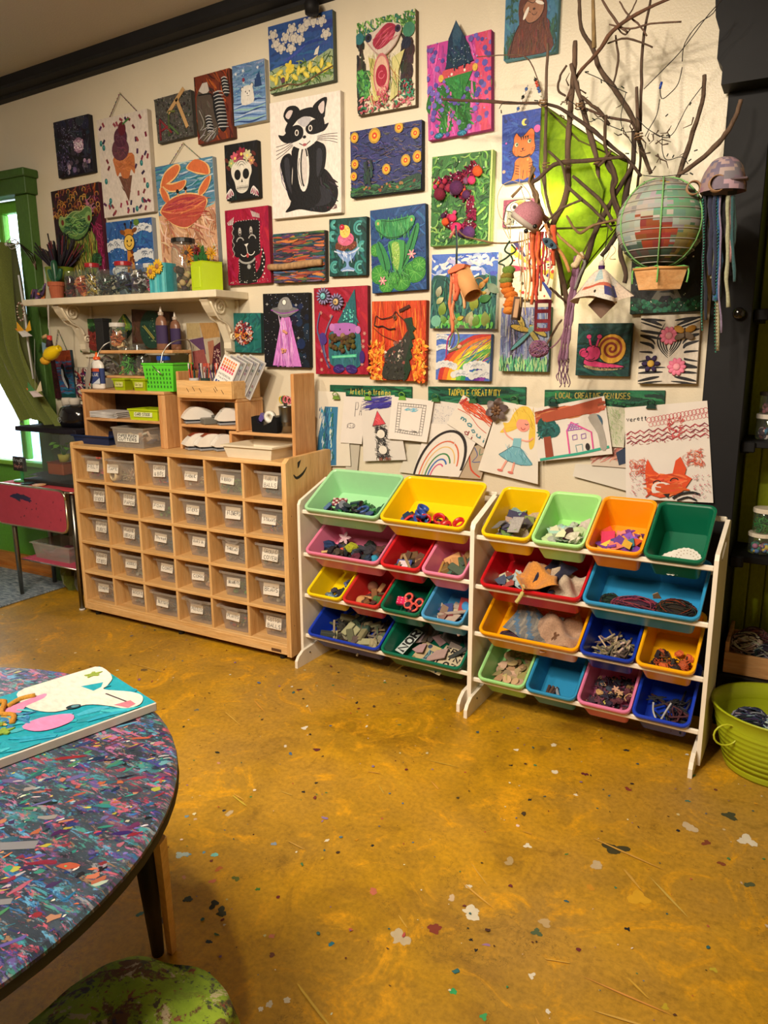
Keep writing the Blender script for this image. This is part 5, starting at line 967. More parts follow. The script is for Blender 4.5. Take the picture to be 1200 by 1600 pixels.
for u,v,c,cc in((.22,.10,'6ab0b8','88c8d0'),(.46,.17,'c8a870','807868')):
 f_=MB();f_.M=mbl(((u-.5)*w_,-t_-.012,(.5-v)*h_));f_.ball((0,0,0),(.036,.008,.036),'2c2434',14,6,smooth=False)
 for q in range(14):a_=2*pi*q/14;f_.M=mbl(((u-.5)*w_+.030*cos(a_),-t_-.018,(.5-v)*h_+.030*sin(a_)),(0,-a_,0));f_.ball((0,0,0),(.013,.004,.0045),'8a80a8',6,4)
 f_.M=mbl(((u-.5)*w_,-t_-.022,(.5-v)*h_));f_.ball((0,0,0),(.015,.005,.015),c,10,6);f_.ball((0,-.006,0),.006,cc,8,6);f_.build('clay_flower','matte',r_)
def a16(a):
 a.bg('c44418');a.strokes(170,['d85820','b83414','e07028','c83818','a82c14'],.5,.03,88,8,bend=.05)
 a.strokes(160,['e88420','f0a430','d85c18','b83818','e8b850'],.1,.05,80,50,(0,.52,.22,1),.5);a.strokes(130,['e88420','f0a430','d85c18','b83818'],.1,.05,80,50,(.8,.5,1,1),.5)
 a.poly([(.62,.22),(.76,.20),(.78,.30),(.84,.34),(.78,.38),(.82,.46),(.76,.48),(.80,.56),(.74,.60),(.78,.7),(.72,.74),(.76,.84),(.68,.98),(.55,.99),(.6,.8),(.66,.6),(.70,.4)],'1c3420')
 a.poly(smooth_path([(.56,.50),(.70,.36),(.74,.48),(.68,.66),(.62,.84),(.62,.98),(.24,.97),(.26,.78),(.32,.62),(.44,.56)],3,True),'30302a');a.line([(.08,.24),(.1,.18),(.2,.22),(.4,.19),(.46,.13),(.52,.18)],.016,'241410',3)
 a.line([(.06,.3),(.08,.24)],.016,'241410');a.line([(.06,.30),(.14,.32),(.22,.31),(.34,.35),(.46,.34)],.022,'180c0a',3);a.line([(.05,.33),(.2,.42),(.36,.47),(.52,.51),(.6,.48)],.012,'5a2412',3);a.line([(.52,.18),(.62,.24),(.7,.34),(.68,.44)],.016,'3a1c10',3);a.ell(.45,.20,.035,.045,'6a3c20');a.ell(.45,.205,.014,.02,'141414')
r_,w_,h_,t_=canvas('mixed_media_canvas','orange canvas of a spiky green dragon among paper flames',Q(cE,(815,620),(1092,612),(1085,1026),(812,1017)),a16,'9c3414')
m_=MB();rr=random.Random(5)
for q in range(150):
 u,v=rr.uniform(.28,.64),rr.uniform(.5,.98)
 if v<.62 and u<.44:continue
 c=rr.choice(['b8a8a0','6a5a58','4a3a40','8a4a40','586048','2c2c2a','c8b8a8'])if v<.78 else rr.choice(['2c2c28','38382f','24241f'])
 m_.M=mbl(((u-.5)*w_,-t_-.004-rr.random()*.006,(.5-v)*h_),(rr.uniform(-.6,.6),rr.uniform(0,3),rr.uniform(-.4,.4)));m_.prism([(0,.011),(.008,0),(0,-.011),(-.008,0)],-.0008,.0008,c)
o=m_.build('scrap_scales','matte',r_);o['kind']='stuff';m_=MB()
for q in range(120):
 u=rr.uniform(-.04,.2)if q%2 else rr.uniform(.82,1.03);v=rr.uniform(.52,1.0);m_.M=mbl(((u-.5)*w_,-t_-.004-rr.random()*.008,(.5-v)*h_),(rr.uniform(-.8,.8),rr.uniform(0,3),rr.uniform(-.8,.8)));m_.prism([(0,.016),(.008,0),(0,-.014),(-.007,0)],-.0008,.0008,rr.choice(['e88420','f0a430','d85c18','c84418','e8c050']))
o=m_.build('paper_flames','paper',r_);o['kind']='stuff'
m_=MB();m_.M=mbl((.12*w_,-t_-.006,.40*h_),(0,-.4,0));m_.rbox(-.03,.03,-.004,.004,-.008,.008,'4a2418',0,.003);m_.build('eyebrow_twig','bark',r_)
def a17(a):a.bg('1c6460');a.strokes(50,['24706c','165450'],.3,.05,0,90)
r_,w_,h_,t_=canvas('mixed_media_canvas','small teal canvas with a round collage of buttons and scraps',Q(cE,(92,680),(250,676),(257,882),(95,876)),a17,'1a4442')
m_=MB();rr=random.Random(6)
for q in range(150):
 a_=rr.uniform(0,6.28);d_=sqrt(rr.random())*.056;x,z=d_*cos(a_)-.003,d_*sin(a_)
 c=('7a241c' if a_<2.6 else rr.choice(['c87820','d8a040','8a3018']))if a_>1.4 else rr.choice(['2a4a70','d0ccc8','6a2434','24302c']);c=rr.choice([c,c,'a83a2c','c8b8b0','5a1c1c'])
 m_.M=mbl((x,-t_-.003-rr.random()*.008,z),(rr.uniform(-.4,.4),rr.uniform(0,3),0));m_.box(-.008,.008,-.0015,.0015,-.004,.004,jit(c,.04,rr))
o=m_.build('scrap_circle','matte',r_);o['kind']='stuff'
m_=MB()
for q in range(22):a_=R(100+8*q);m_.M=mbl((.058*cos(a_)-.003,-t_-.006,.058*sin(a_)),(0,-a_,0));m_.box(-.006,.006,-.002,.002,-.002,.002,'c8b0b0' if q%2 else '8a2c30')
o=m_.build('striped_edging','matte',r_);o['kind']='stuff'
def a18(a):
 a.bg('2a4a86');a.strokes(60,['30528e','24407a'],.4,.05,-10,20)
 for u,v in((.08,.14),(.12,.28),(.2,.36),(.28,.22),(.38,.12),(.4,.26),(.54,.16),(.5,.3),(.62,.1),(.72,.1),(.84,.12),(.9,.32),(.36,.40)):
  for k in range(5):t_=72*k+20;a.ell(u+.045*cos(R(t_)),v+.045*sin(R(t_)),.036,.026,'c4bcb0',t_)
  a.arc(u,v,.05,0,360,.005,'3a4a70',12)
 a.poly([(.71,.58),(.74,.5),(.8,.46),(.77,.58)],'d0c8bc')
 a.poly(smooth_path([(0,.68),(.3,.62),(.5,.66),(.8,.6),(1,.56),(1,1),(0,1)],3,True),'8a9a78');a.strokes(110,['3c5a28','c8c880','5a7a3c','7a8a50','2c4420'],.18,.018,0,90,(0,.66,1,1),.6)
 for k in range(16):a.ell(.05+.06*k,.78+.06*sin(k*2.3),.06,.03,'c0b040',40+60*(k%3));a.ell(.05+.06*k,.78+.06*sin(k*2.3),.04,.016,'d8c858',40+60*(k%3))
 for k in range(5):a.ell(.33+.03*cos(k*1.26),.7+.04*sin(k*1.26)-.03,.05,.024,'d0b83c',72*k)
 a.ell(.22,.84,.035,.035,'5a3a4c');a.line([(0,.95),(.3,.92),(.5,.96),(.8,.86),(1,.8)],.02,'5a4428',3)
canvas('canvas_painting','blue painting of white blossoms above yellow leaves near the ceiling trim',Q(cB,(57,128),(358,41),(368,378),(68,442)),a18,'50584c')
def a19(a):
 K,Wt,Gy='0c0b10','e4ddd6','2c2c34';a.bg('e4dad0')
 a.poly(smooth_path([(.62,.60),(.78,.62),(.9,.72),(.96,.82),(.92,.92),(.8,.985),(.6,.97),(.4,.94),(.2,.955),(.26,.9),(.3,.84),(.42,.8),(.55,.76)],5,True),K);a.strokes(60,[K,Gy,'1a1a20'],.16,.02,50,40,(.5,.70,.92,.94));a.poly(smooth_path([(.55,.8),(.7,.76),(.84,.82),(.86,.9),(.7,.93),(.5,.9)],4,True),'24242c')
 a.poly(smooth_path([(.33,.40),(.64,.40),(.66,.52),(.62,.62),(.64,.78),(.66,.9),(.56,.94),(.3,.92),(.30,.78),(.32,.6)],4,True),K)
 a.poly(smooth_path([(.18,.47),(.28,.45),(.32,.52),(.30,.7),(.34,.86),(.26,.84),(.18,.66),(.14,.54)],4,True),K);a.poly(smooth_path([(.20,.5),(.27,.5),(.28,.68),(.3,.8),(.22,.68)],3,True),Gy)
 a.poly(smooth_path([(.62,.42),(.74,.40),(.80,.46),(.78,.6),(.70,.72),(.72,.86),(.62,.88)],4,True),K);a.poly(smooth_path([(.67,.46),(.74,.46),(.74,.58),(.67,.68)],3,True),Gy)
 a.ell(.475,.585,.085,.27,Wt);a.ell(.485,.585,.05,.2,'cfc6c0');a.arc(.49,.58,.05,100,330,.02,K,10,.22);a.line([(.42,.5),(.4,.62),(.45,.74)],.008,K,3)
 # head
 a.poly(smooth_path([(.22,.26),(.30,.16),(.44,.11),(.62,.12),(.74,.20),(.76,.30),(.66,.38),(.5,.43),(.36,.40),(.26,.34)],4,True),Wt)
 a.poly(smooth_path([(.22,.24),(.32,.14),(.46,.10),(.64,.10),(.76,.18),(.78,.27),(.70,.22),(.58,.17),(.44,.17),(.34,.22),(.26,.28)],4,True),K)
 a.poly(smooth_path([(.12,.28),(.2,.29),(.28,.24),(.40,.22),(.48,.26),(.47,.33),(.36,.36),(.24,.36),(.16,.33)],4,True),K);a.poly(smooth_path([(.52,.25),(.62,.20),(.72,.21),(.78,.25),(.84,.245),(.80,.29),(.74,.31),(.62,.32),(.54,.30)],4,True),K)
 a.poly(smooth_path([(.40,.19),(.5,.16),(.60,.185),(.54,.24),(.47,.24)],3,True),'b8b4b8')
 a.poly(smooth_path([(.20,.13),(.26,.06),(.38,.06),(.44,.11),(.34,.15),(.28,.2)],3,True),K);a.poly(smooth_path([(.23,.13),(.28,.09),(.34,.10),(.28,.16)],3,True),'d0c0bc');a.poly(smooth_path([(.62,.11),(.70,.05),(.82,.035),(.80,.12),(.77,.2)],3,True),K);a.poly(smooth_path([(.70,.10),(.78,.06),(.78,.14),(.74,.16)],3,True),'d0c0bc')
 for u,v in((.39,.285),(.585,.265)):a.ell(u,v,.028,.034,Wt);a.ell(u,v,.018,.024,'5a4a3c');a.ell(u,v,.009,.012,K)
 a.ell(.50,.33,.025,.018,K);a.line([(.42,.375),(.5,.40),(.58,.37)],.010,'4a2c34',3);a.ell(.50,.395,.03,.016,'a85a60')
 for k in range(4):a.line([(.33,.35+.012*k),(.2,.37+.025*k),(.08,.38+.035*k)],.005,'3a3440',2);a.line([(.68,.34+.01*k),(.84,.335+.018*k),(.96,.34+.026*k)],.005,'3a3440',2)
 for q in((.14,.52,.2,.7),(.16,.6,.24,.78)):a.line([(q[0],q[1]),(q[0],(q[1]+q[3])/2),(q[2],q[3])],.006,'4a3c70',3)
 a.text('Tw',.80,.945,.03,.02,.006,'5a2434');a.text('13',.89,.93,.03,.02,.006,'5a2434');a.strokes(6,['5a2434'],.04,.006,0,90,(.88,.95,.94,.965))
canvas('canvas_painting','large white painting of a seated black raccoon',[(421.5,162),(532.8,140),(533,331.5),(426,343)],a19,'d8cec4')
def a20(a):
 a.bg('d8ccb4');a.strokes(190,['4a8038','6aa04c','3a6a30','2a6a5c','88b060'],.1,.03,70,50,(0,0,1,.2),.5);a.strokes(60,['2c2420','3c3428','1c1c1c'],.2,.06,88,15,(0,.18,.12,1));a.strokes(50,['2c1c1c','3a2a28','24241c'],.2,.06,88,20,(.78,.3,.95,.8),.3)
 for u,v,r,c in((.9,.2,.1,'3c7a60'),(.86,.33,.08,'141c34'),(.12,.72,.1,'1c5a5c'),(.16,.78,.05,'20304c'),(.06,.18,.08,'2a6a70')):a.ell(u,v,r,r,c)
 a.strokes(80,['3a7a3c','5aa04c','2a5a30'],.1,.04,40,80,(.02,.55,.22,.8),.5);a.strokes(110,['8a2c34','c05860','2a7a54','a84450','6a3028','d88a90'],.06,.03,0,90,(.04,.82,.98,1),.5);a.strokes(50,['3a9a78','2a6a4c','a83c50'],.06,.025,0,90,(.74,.72,.98,.92))
 a.poly([(.22,.4),(.4,.46),(.36,.66),(.44,.9),(.3,.88),(.26,.6)],'c0b468');a.poly([(.84,.4),(.62,.46),(.64,.66),(.58,.92),(.72,.86),(.74,.6)],'c8c080');a.strokes(60,['8a8a40','d8d49c','a86a3c','6a7a30'],.26,.01,75,30,(.24,.42,.8,.9),.2)
 a.poly(smooth_path([(.18,.22),(.24,.15),(.34,.14),(.5,.08),(.66,.10),(.78,.14),(.78,.22),(.68,.32),(.48,.42),(.32,.36)],4,True),'c8b8ac');a.poly(smooth_path([(.30,.26),(.4,.16),(.56,.09),(.70,.14),(.66,.24),(.52,.32),(.38,.34)],4,True),'9a2440');a.strokes(36,['b03c54','8a1c34','c86070'],.2,.014,-30,15,(.38,.16,.66,.3));a.line([(.2,.24),(.34,.36),(.48,.42),(.68,.33),(.78,.2)],.018,'a88a80',3)
 a.ell(.23,.2,.06,.06,'2a2c44');a.ell(.23,.2,.03,.03,'0c0c14');a.ell(.73,.17,.05,.05,'3a2c48');a.ell(.73,.17,.025,.025,'0c0c14')
 a.ell(.45,.62,.14,.30,'b8686c');a.ell(.45,.62,.12,.26,'d0a890');a.ell(.45,.63,.1,.155,'a01c38');a.arc(.45,.62,.05,0,300,.012,'d0687c',10);a.strokes(60,['c05060','d87880','a83c4c'],.05,.016,70,40,(.36,.74,.56,.92))
canvas('canvas_painting','green and cream painting of a frog with a pink mouth, tall textured',Q(cB,(470,110),(748,40),(750,495),(478,541)),a20,'6a5a48')
def a21(a):
 a.bg('b83890');a.strokes(110,['c44a9c','a82c80','d058a0','9a3488'],.4,.05,75,30);a.poly([(.75,0),(1,0),(1,1),(.85,1)],'c43868');a.strokes(40,['c43c60','d04878'],.3,.05,80,20,(.8,0,1,1));a.dots(90,['5a4aa0','6a5ab0','4a3c90'],.025,.045);a.dots(60,['7a78c8','9a98d8'],.006,.012)
r_,w_,h_,t_=canvas('mixed_media_canvas','pink canvas of a gnome in felt, its blue hat past the top edge',Q(cB,(803,215),(1105,136),(1105,605),(805,662)),a21,'8a2468')
a=Art(w_,h_,t_+.002,3)
a.poly(smooth_path([(-.02,.66),(.05,.5),(.26,.44),(.32,.42),(.62,.44),(.9,.54),(1.0,.48),(.99,.58),(.84,.66),(.7,.64),(.68,.8),(.66,.95),(.50,.95),(.48,.84),(.4,.72),(.38,.88),(.34,.95),(.18,.94),(.22,.8),(.2,.68),(.08,.74)],3,True),'2f6e34',clip=False);a.strokes(80,['3c8040','245c2a','4a9048','2a6230'],.16,.03,60,50,(.18,.5,.72,.9))
a.mb.build('felt_body','fabric',r_)
a=Art(w_,h_,t_+.006,3);a.poly(smooth_path([(.26,.31),(.5,.30),(.74,.29),(.70,.38),(.5,.45),(.3,.42)],3,True),'c8505a',clip=False);a.ell(.23,.38,.04,.05,'d8b050');a.ell(.76,.34,.04,.05,'d8b050');a.ell(.40,.36,.016,.02,'e8e4d8');a.ell(.60,.345,.016,.02,'e8e4d8');a.ell(.5,.40,.035,.03,'58803c')
a.poly([(.28,.39),(.72,.37),(.50,.68)],'348040');a.strokes(30,['3f9048','2c7038'],.14,.03,60,50,(.4,.44,.6,.56));a.mb.build('felt_face','fabric',r_)
a=Art(w_,h_,t_+.010,3);a.poly([(.32,.26),(.36,.0),(.48,-.17),(.6,.0),(.74,.27),(.52,.30),(.30,.30)],'1c3450',clip=False);a.poly([(.42,-.04),(.48,-.17),(.57,-.02),(.54,.06),(.44,.1)],'34546c',clip=False);a.strokes(30,['24405c','163048'],.2,.04,70,40,(.38,.06,.66,.26));a.dots(26,['a8b8c8'],.004,.007,(.36,.1,.68,.3));a.mb.build('felt_hat','fabric',r_)
[MB().ball(((u-.5)*w_,-t_-.005,(.5-v)*h_),(.022,.006,.012),'4a98c0',12,6,jit=.1).build('glitter_shoe','glitter',r_)for u,v in((.18,.97),(.55,.985))]
def a22(a):   # plain night picture: dark blue dabs, yellow lamps, green foot
 a.bg('2a3066');a.strokes(300,['34407c','20284e','6a5a5c','4a4a86','5a4c50','18203c','3c3c70'],.1,.013,10,30,(0,0,1,.82),.4)
 for u,v,r in((.07,.1,.06),(.36,.12,.085),(.70,.06,.06),(.92,.18,.06),(.07,.50,.055),(.05,.68,.05),(.52,.64,.06),(.79,.55,.065),(.95,.52,.065)):a.ell(u,v,r,r*1.05,'b08a30');a.ell(u,v,r*.72,r*.76,'d8a428');a.ell(u,v,r*.42,r*.44,'c83c1c');a.ell(u,v,r*.16,r*.16,'e8c860')
 a.poly(smooth_path([(0,.9),(.3,.86),(.6,.88),(.8,.8),(1,.78),(1,1),(0,1)],3,True),'1c3c2c');a.strokes(120,['2a5a3c','14301e','34683c','24402c'],.14,.02,-5,25,(0,.86,1,1));a.dots(14,['9a6a3c','7a3c28'],.014,.024,(.06,.86,.95,.95),.5)
 a.strokes(30,['142c28','1c4034'],.1,.03,85,15,(.2,.5,.32,.86))
canvas('canvas_painting','dark blue night painting with yellow and red glowing dots',[(548,207.5),(659.5,185),(659.5,296),(548,310)],a22,'14182c')
def a23(a):
 a.bg('2f6a2c');a.strokes(260,['4a8a38','2a5a28','6aa848','1c4a20','88b858','3a7a34'],.16,.035,0,180,bend=.7);a.dots(16,['d8e8c8'],.006,.012)
 a.poly([(.97,0),(1,0),(1,1),(.97,1)],'b8c878')
r_,w_,h_,t_=canvas('mixed_media_canvas','green canvas with a pompom covered letter J',Q(cF,(103,105),(490,50),(463,640),(88,662)),a23,'9ab068')
m_=MB();rr=random.Random(8);LJ=[]
for k in range(60):t_k=k/59;LJ.append((.12+.66*t_k,.40-.22*t_k)if 0 else(0,0))
path=[((.12,.34),(.82,.17)),((.44,.38),(.66,.5)),((.66,.5),(.70,.72)),((.70,.78),(.40,.84)),((.38,.80),(.28,.66))]
for(p0,p1),wd,n_,cs in zip(path,(.15,.1,.1,.1,.09),(120,60,60,60,50),(['8a1c48','a82c58','6a1438'],)*5):
 for q in range(n_):f=rr.random();m_.M=mbl(((p0[0]+(p1[0]-p0[0])*f+rr.uniform(-wd,wd)*.6-.5)*w_,-t_-.005-rr.random()*.006,(.5-(p0[1]+(p1[1]-p0[1])*f+rr.uniform(-wd,wd)*.45))*h_),(rr.uniform(-1,1),rr.uniform(0,3),rr.uniform(-1,1)));m_.box(-.012,.012,-.0025,.0025,-.003,.003,jit(rr.choice(cs),.05,rr))
 for q in range(n_//5):f=rr.random();m_.M=mbl(((p0[0]+(p1[0]-p0[0])*f+rr.uniform(-wd,wd)*.6-.5)*w_,-t_-.013,(.5-(p0[1]+(p1[1]-p0[1])*f+rr.uniform(-wd,wd)*.45))*h_));m_.box(-.002,.002,-.001,.001,-.002,.002,'e8e0e8')
o=m_.build('fuzzy_letter_j','yarn',r_);o['kind']='stuff'
for u,v,r,c in((.78,.22,.021,'e8602c'),(.69,.31,.017,'e83c7c'),(.6,.31,.014,'8a5a80'),(.46,.38,.03,'5a2458'),(.38,.42,.012,'7a6080'),(.18,.43,.026,'7a1838'),(.16,.44,.018,'6a1430'),(.09,.34,.011,'d83c70'),(.2,.35,.013,'a83448'),(.33,.37,.017,'a8304c'),(.3,.38,.009,'e8602c'),(.54,.44,.010,'e05028'),(.56,.41,.009,'e8703c'),(.61,.46,.018,'5a2a60'),
     (.28,.74,.017,'e8582c'),(.40,.70,.017,'e83870'),(.34,.68,.011,'b82c50'),(.47,.82,.024,'e83070'),(.68,.88,.027,'5c3074'),(.56,.88,.018,'3c1c50'),(.24,.67,.012,'4a1c48'),(.25,.29,.012,'c02c50'),(.14,.3,.008,'e05030'),(.42,.64,.009,'e0508c')):
 MB().ball(((u-.5)*w_,-t_-.008-r*.6,(.5-v)*h_),r,c,12,8,jit=.04).build('pompom','yarn',r_)
def a24(a):
 a.bg('3a7090');a.strokes(40,['34688a','427a9a'],.3,.06,80,30)
 for u,s in((.1,1),(.16,-1)):a.line([(u,0),(u+.02*s,.3),(u,.52)],.014,'24483c',3);[a.ell(u+.05*(1 if k%2 else-1),.14+.07*k,.045,.02,'2a5444',40 if k%2 else-40)for k in range(6)]
 a.strokes(30,['2a5a48','1c4438'],.3,.03,80,20,(.02,.7,.2,1),.4);a.strokes(26,['2a5a48','1c4438'],.3,.03,100,20,(.84,.6,1,1),.4)
 a.poly(smooth_path([(.30,.2),(.5,.12),(.72,.2),(.80,.36),(.80,.55),(.86,.68),(.9,.98),(.12,.98),(.18,.72),(.28,.56),(.26,.36)],4,True),'5a2c20');a.strokes(60,['683424','4c241a'],.2,.03,85,20,(.22,.6,.84,.96));a.line([(.28,.56),(.18,.72),(.12,.98)],.014,'241410',3)
 a.poly(smooth_path([(.34,.36),(.42,.26),(.54,.26),(.66,.24),(.74,.36),(.68,.5),(.54,.56),(.42,.52)],4,True),'9a6a50');a.line([(.34,.36),(.42,.26),(.54,.3),(.66,.24),(.75,.36),(.68,.5),(.54,.56),(.42,.53),(.34,.36)],.012,'2a1610',3)
 a.ell(.41,.42,.03,.11,'e0d8cc',25);a.ell(.66,.31,.09,.028,'e0d8cc',25);a.ell(.56,.38,.025,.02,'3a1c14');a.arc(.57,.42,.05,10,170,.01,'2a1410')
 a.line([(.46,.40),(.50,.42)],.01,'20100c')
canvas('canvas_painting','blue painting of a brown sloth, cut by the top of the photo',[(791,-22),(873.5,-38),(870.7,79),(786.4,96)],a24,'5a92ac')
def a25(a):
 a.bg('1c3c98');a.strokes(80,['24489c','163080','2c50a8'],.3,.05,20,50);[a.ell(u,v,r,r,c)for u,v,r,c in((.52,.16,.07,'d8c860'),(.56,.16,.05,'2a3470'),(.80,.28,.075,'d858a8'),(.1,.42,.02,'c858b0'),(.05,.83,.035,'d8a088'),(.08,.1,.04,'142868'),(.9,.6,.03,'c8a030'))]
 Oc,D='d86c28','1a1210'
 a.poly(smooth_path([(.22,.98),(.28,.86),(.30,.72),(.4,.66),(.62,.66),(.70,.74),(.72,.88),(.78,.98),(.6,.96),(.5,.99),(.4,.96)],3,True),Oc);a.line([(.22,.97),(.28,.86),(.3,.72)],.014,D,3);a.line([(.70,.74),(.72,.88),(.78,.98)],.014,D,3);a.line([(.48,.97),(.5,.84)],.014,D);a.line([(.58,.97),(.58,.86)],.01,D)
 a.poly(smooth_path([(.28,.44),(.28,.36),(.34,.30),(.42,.36),(.52,.34),(.66,.26),(.74,.32),(.74,.44),(.76,.56),(.66,.65),(.46,.66),(.3,.62),(.24,.54)],3,True),Oc);a.line([(.28,.44),(.28,.36),(.34,.3),(.42,.36),(.52,.34),(.66,.26),(.74,.32),(.74,.44),(.76,.56),(.66,.65),(.46,.66),(.3,.62),(.24,.54),(.28,.44)],.012,D,3)
 for k in range(4):a.poly([(.42+.05*k,.36),(.46+.05*k,.355),(.45+.05*k,.42)],D);a.line([(.31,.76+.04*k),(.4,.78+.04*k)],.014,D);a.line([(.62,.76+.04*k),(.72,.75+.04*k)],.014,D)
 for u,v in((.34,.465),(.63,.44)):a.ell(u,v,.05,.05,D);a.ell(u,v,.042,.042,'d8d0a0');a.ell(u+.01,v,.024,.03,'40503c')
 a.poly([(.45,.53),(.51,.52),(.48,.56)],D);a.arc(.45,.55,.03,20,160,.01,D);a.arc(.51,.545,.03,20,160,.01,D);a.line([(.36,.63),(.5,.66),(.66,.63)],.03,D,3);a.ell(.6,.7,.025,.03,'d89048')
 for k in range(3):a.line([(.3,.56+.02*k),(.16,.55+.035*k)],.007,D);a.line([(.68,.55+.02*k),(.84,.52+.035*k)],.007,D)
canvas('canvas_painting','blue painting of an orange striped cat beside the green lantern',[(786.5,180),(855,166),(853,277),(782,289)],a25,'2c3c70')
def a26(a):
 a.bg('8a4058');a.dots(60,['9a5068','7a3048'],.02,.05);K='241c14'
 a.poly(smooth_path([(.06,.42),(.14,.16),(.36,.02),(.7,.0),(.94,.18),(.98,.40),(.96,.95),(.1,.98)],4,True),K);a.poly(smooth_path([(.09,.42),(.17,.17),(.37,.05),(.69,.03),(.91,.2),(.95,.40),(.93,.95),(.13,.98)],4,True),'e4dcc0');a.ell(.5,.24,.22,.16,'d8985c');a.ell(.5,.2,.1,.08,'c87838')
 for k in range(70):u,v=a.r.uniform(.14,.92),a.r.uniform(.5,.93);a.line([(u,v),(u+.0,v+.06)],.012,K)
 for k in range(8):a.line([(.14+.03*k,.44),(.13+.03*k,.95)],.012,K);a.line([(.94-.028*k,.42),(.93-.03*k,.95)],.012,K)
 for u in(.34,.66):a.ell(u,.28,.125,.125,K);a.ell(u,.28,.11,.11,'ece4cc');a.ell(u,.28,.06,.06,'504030');a.ell(u,.28,.035,.035,'101010')
 a.line([(.47,.28),(.5,.36),(.53,.28),(.5,.24),(.47,.28)],.018,'8a5020');a.line([(.07,.4),(.24,.44),(.3,.5)],.02,K);a.line([(.96,.38),(.8,.42),(.72,.5)],.02,K)
canvas('canvas_painting','small maroon painting of a round white owl lit by the lantern',[(787.5,313),(841,309),(839,352),(784,356)],a26,'6c6070',t=.02)
def a27(a):
 a.bg('4a6cc0');a.strokes(70,['c8ccd8','a8b4d8','d8d8dc','3c5ab4'],.14,.05,10,50,(0,0,1,.3),.6);a.poly(smooth_path([(0,.36),(.15,.28),(.35,.34),(.5,.40),(.7,.3),(.9,.3),(1,.38),(1,1),(0,1)],3,True),'1c4c48')
 a.strokes(200,['2a6a54','1a4a40','3a7c6c','24585c','4a8c78'],.2,.03,88,14,(0,.34,1,1));a.line([(.34,.34),(.36,.6),(.40,.78)],.02,'101c18');[a.line([(.36,.55),(.36+s*.08,.40),(.36+s*.16,.34)],.012,'142420',2)for s in(-1,-.5,.5,1)]
 a.poly(smooth_path([(.3,1),(.4,.86),(.5,.82),(.6,.88),(.66,1)],3,True),'5a5248');a.strokes(50,['5ab048','7ac060','3f8a3c'],.1,.04,60,60,(.04,.84,.98,1),.6);a.ell(.76,.9,.06,.1,'64c040',20);a.ell(.10,.9,.08,.08,'6aa890')
r_,w_,h_,t_=canvas('mixed_media_canvas','forest canvas with blue sky and raised leaf shapes',Q(cF,(98,704),(520,700),(494,1172),(90,1178)),a27,'c8c8c4')
for u,v,a_,s,c in((.14,.50,.3,.03,'b8b898'),(.16,.62,.9,.026,'c8c890'),(.2,.74,.2,.04,'8aa848'),(.23,.88,-.6,.03,'6aa04a'),(.36,.88,.3,.034,'a8a870'),(.40,.90,-.3,.03,'98a868'),(.48,.86,1.2,.02,'c8b838'),(.62,.85,.4,.036,'b0b080'),(.66,.90,-.2,.034,'b8b488'),(.68,.66,.1,.044,'a0b048'),(.72,.90,.2,.034,'7aa84c'),(.86,.88,-.1,.044,'a0b060'),(.84,.60,1.2,.036,'3a7a38'),(.86,.52,.8,.03,'b8b498'),(.95,.47,2.2,.04,'708468'),(.79,.42,.7,.026,'c89040')):
 m_=MB();m_.M=mbl(((u-.5)*w_,-t_-.008,(.5-v)*h_),(.25,a_,.3));m_.grid(lambda p,q:((p-.5)*s*.9*sin(pi*min(.999,max(.001,q)))**.8,-.006*sin(pi*q),(q-.5)*s*1.7),4,6,c);m_.build('leaf_shape','leaf',r_)
def a28(a):
 a.bg('5070c0');a.strokes(40,['5878c8','4868b8'],.3,.06,0,40)
 for k,c in enumerate(['b8302c','d86428','e0a828','e0d840','6ab048','2a8a4c','2858b0','3c2c90','6a2c98','8a3ca0']):
  r0,r1=1.06-.085*k,1.06-.085*(k+1);pts=[]
  for q in range(13):a_=R(180+90*q/12*1.0);pts.append((1.1+(1.0*r0)*cos(a_),1.06+r0*1.06*sin(a_)))
  for q in range(12,-1,-1):a_=R(180+90*q/12);pts.append((1.1+r1*cos(a_),1.06+r1*1.06*sin(a_)))
  a.poly(pts,c)
 a.strokes(60,['e0d840','d86428','6ab048','2a8a4c','2858b0','8a3ca0'],.3,.012,-35,12,(.45,.1,.98,.7),.1)
 clouds(a,[(.18,.72,.17),(.5,.90,.16),(.78,.74,.2),(.86,.92,.18),(.1,.1,.12),(.14,.32,.12)],'d0d0d0','a0a4b0')
canvas('canvas_painting','small painting of a bright rainbow ending in clouds',Q(cF,(131,1210),(473,1205),(460,1502),(120,1495)),a28,'4c68a8')
def a29(a):
 a.bg('e8dcc0')
 for k in range(26):
  q=-pi*k/25*1.3+.7;a.poly([(.55,.45),(.55+1.1*cos(q),.45+1.1*sin(q)),(.55+1.1*cos(q+.13),.45+1.1*sin(q+.13))],['c03428','e8dcc0','2c3c90','e8dcc0','d8b030','e8dcc0','a82c50','e8dcc0','30285c'][k%9])
  for j in range(3):a.rect(.55+(.3+.2*j)*cos(q),.45+(.3+.2*j)*sin(q),.6+(.3+.2*j)*cos(q),.48+(.3+.2*j)*sin(q),['2c2c30','d8b030','8a2c40'][(k+j)%3])
 a.dots(30,['c03428','d8b030','2c3c90','2c2c30'],.02,.04)
canvas('canvas_painting','white painting of bursting coloured rays half hidden by streamers',[(800,379),(870,378),(862,470),(790,466)],a29,'c8bca0')
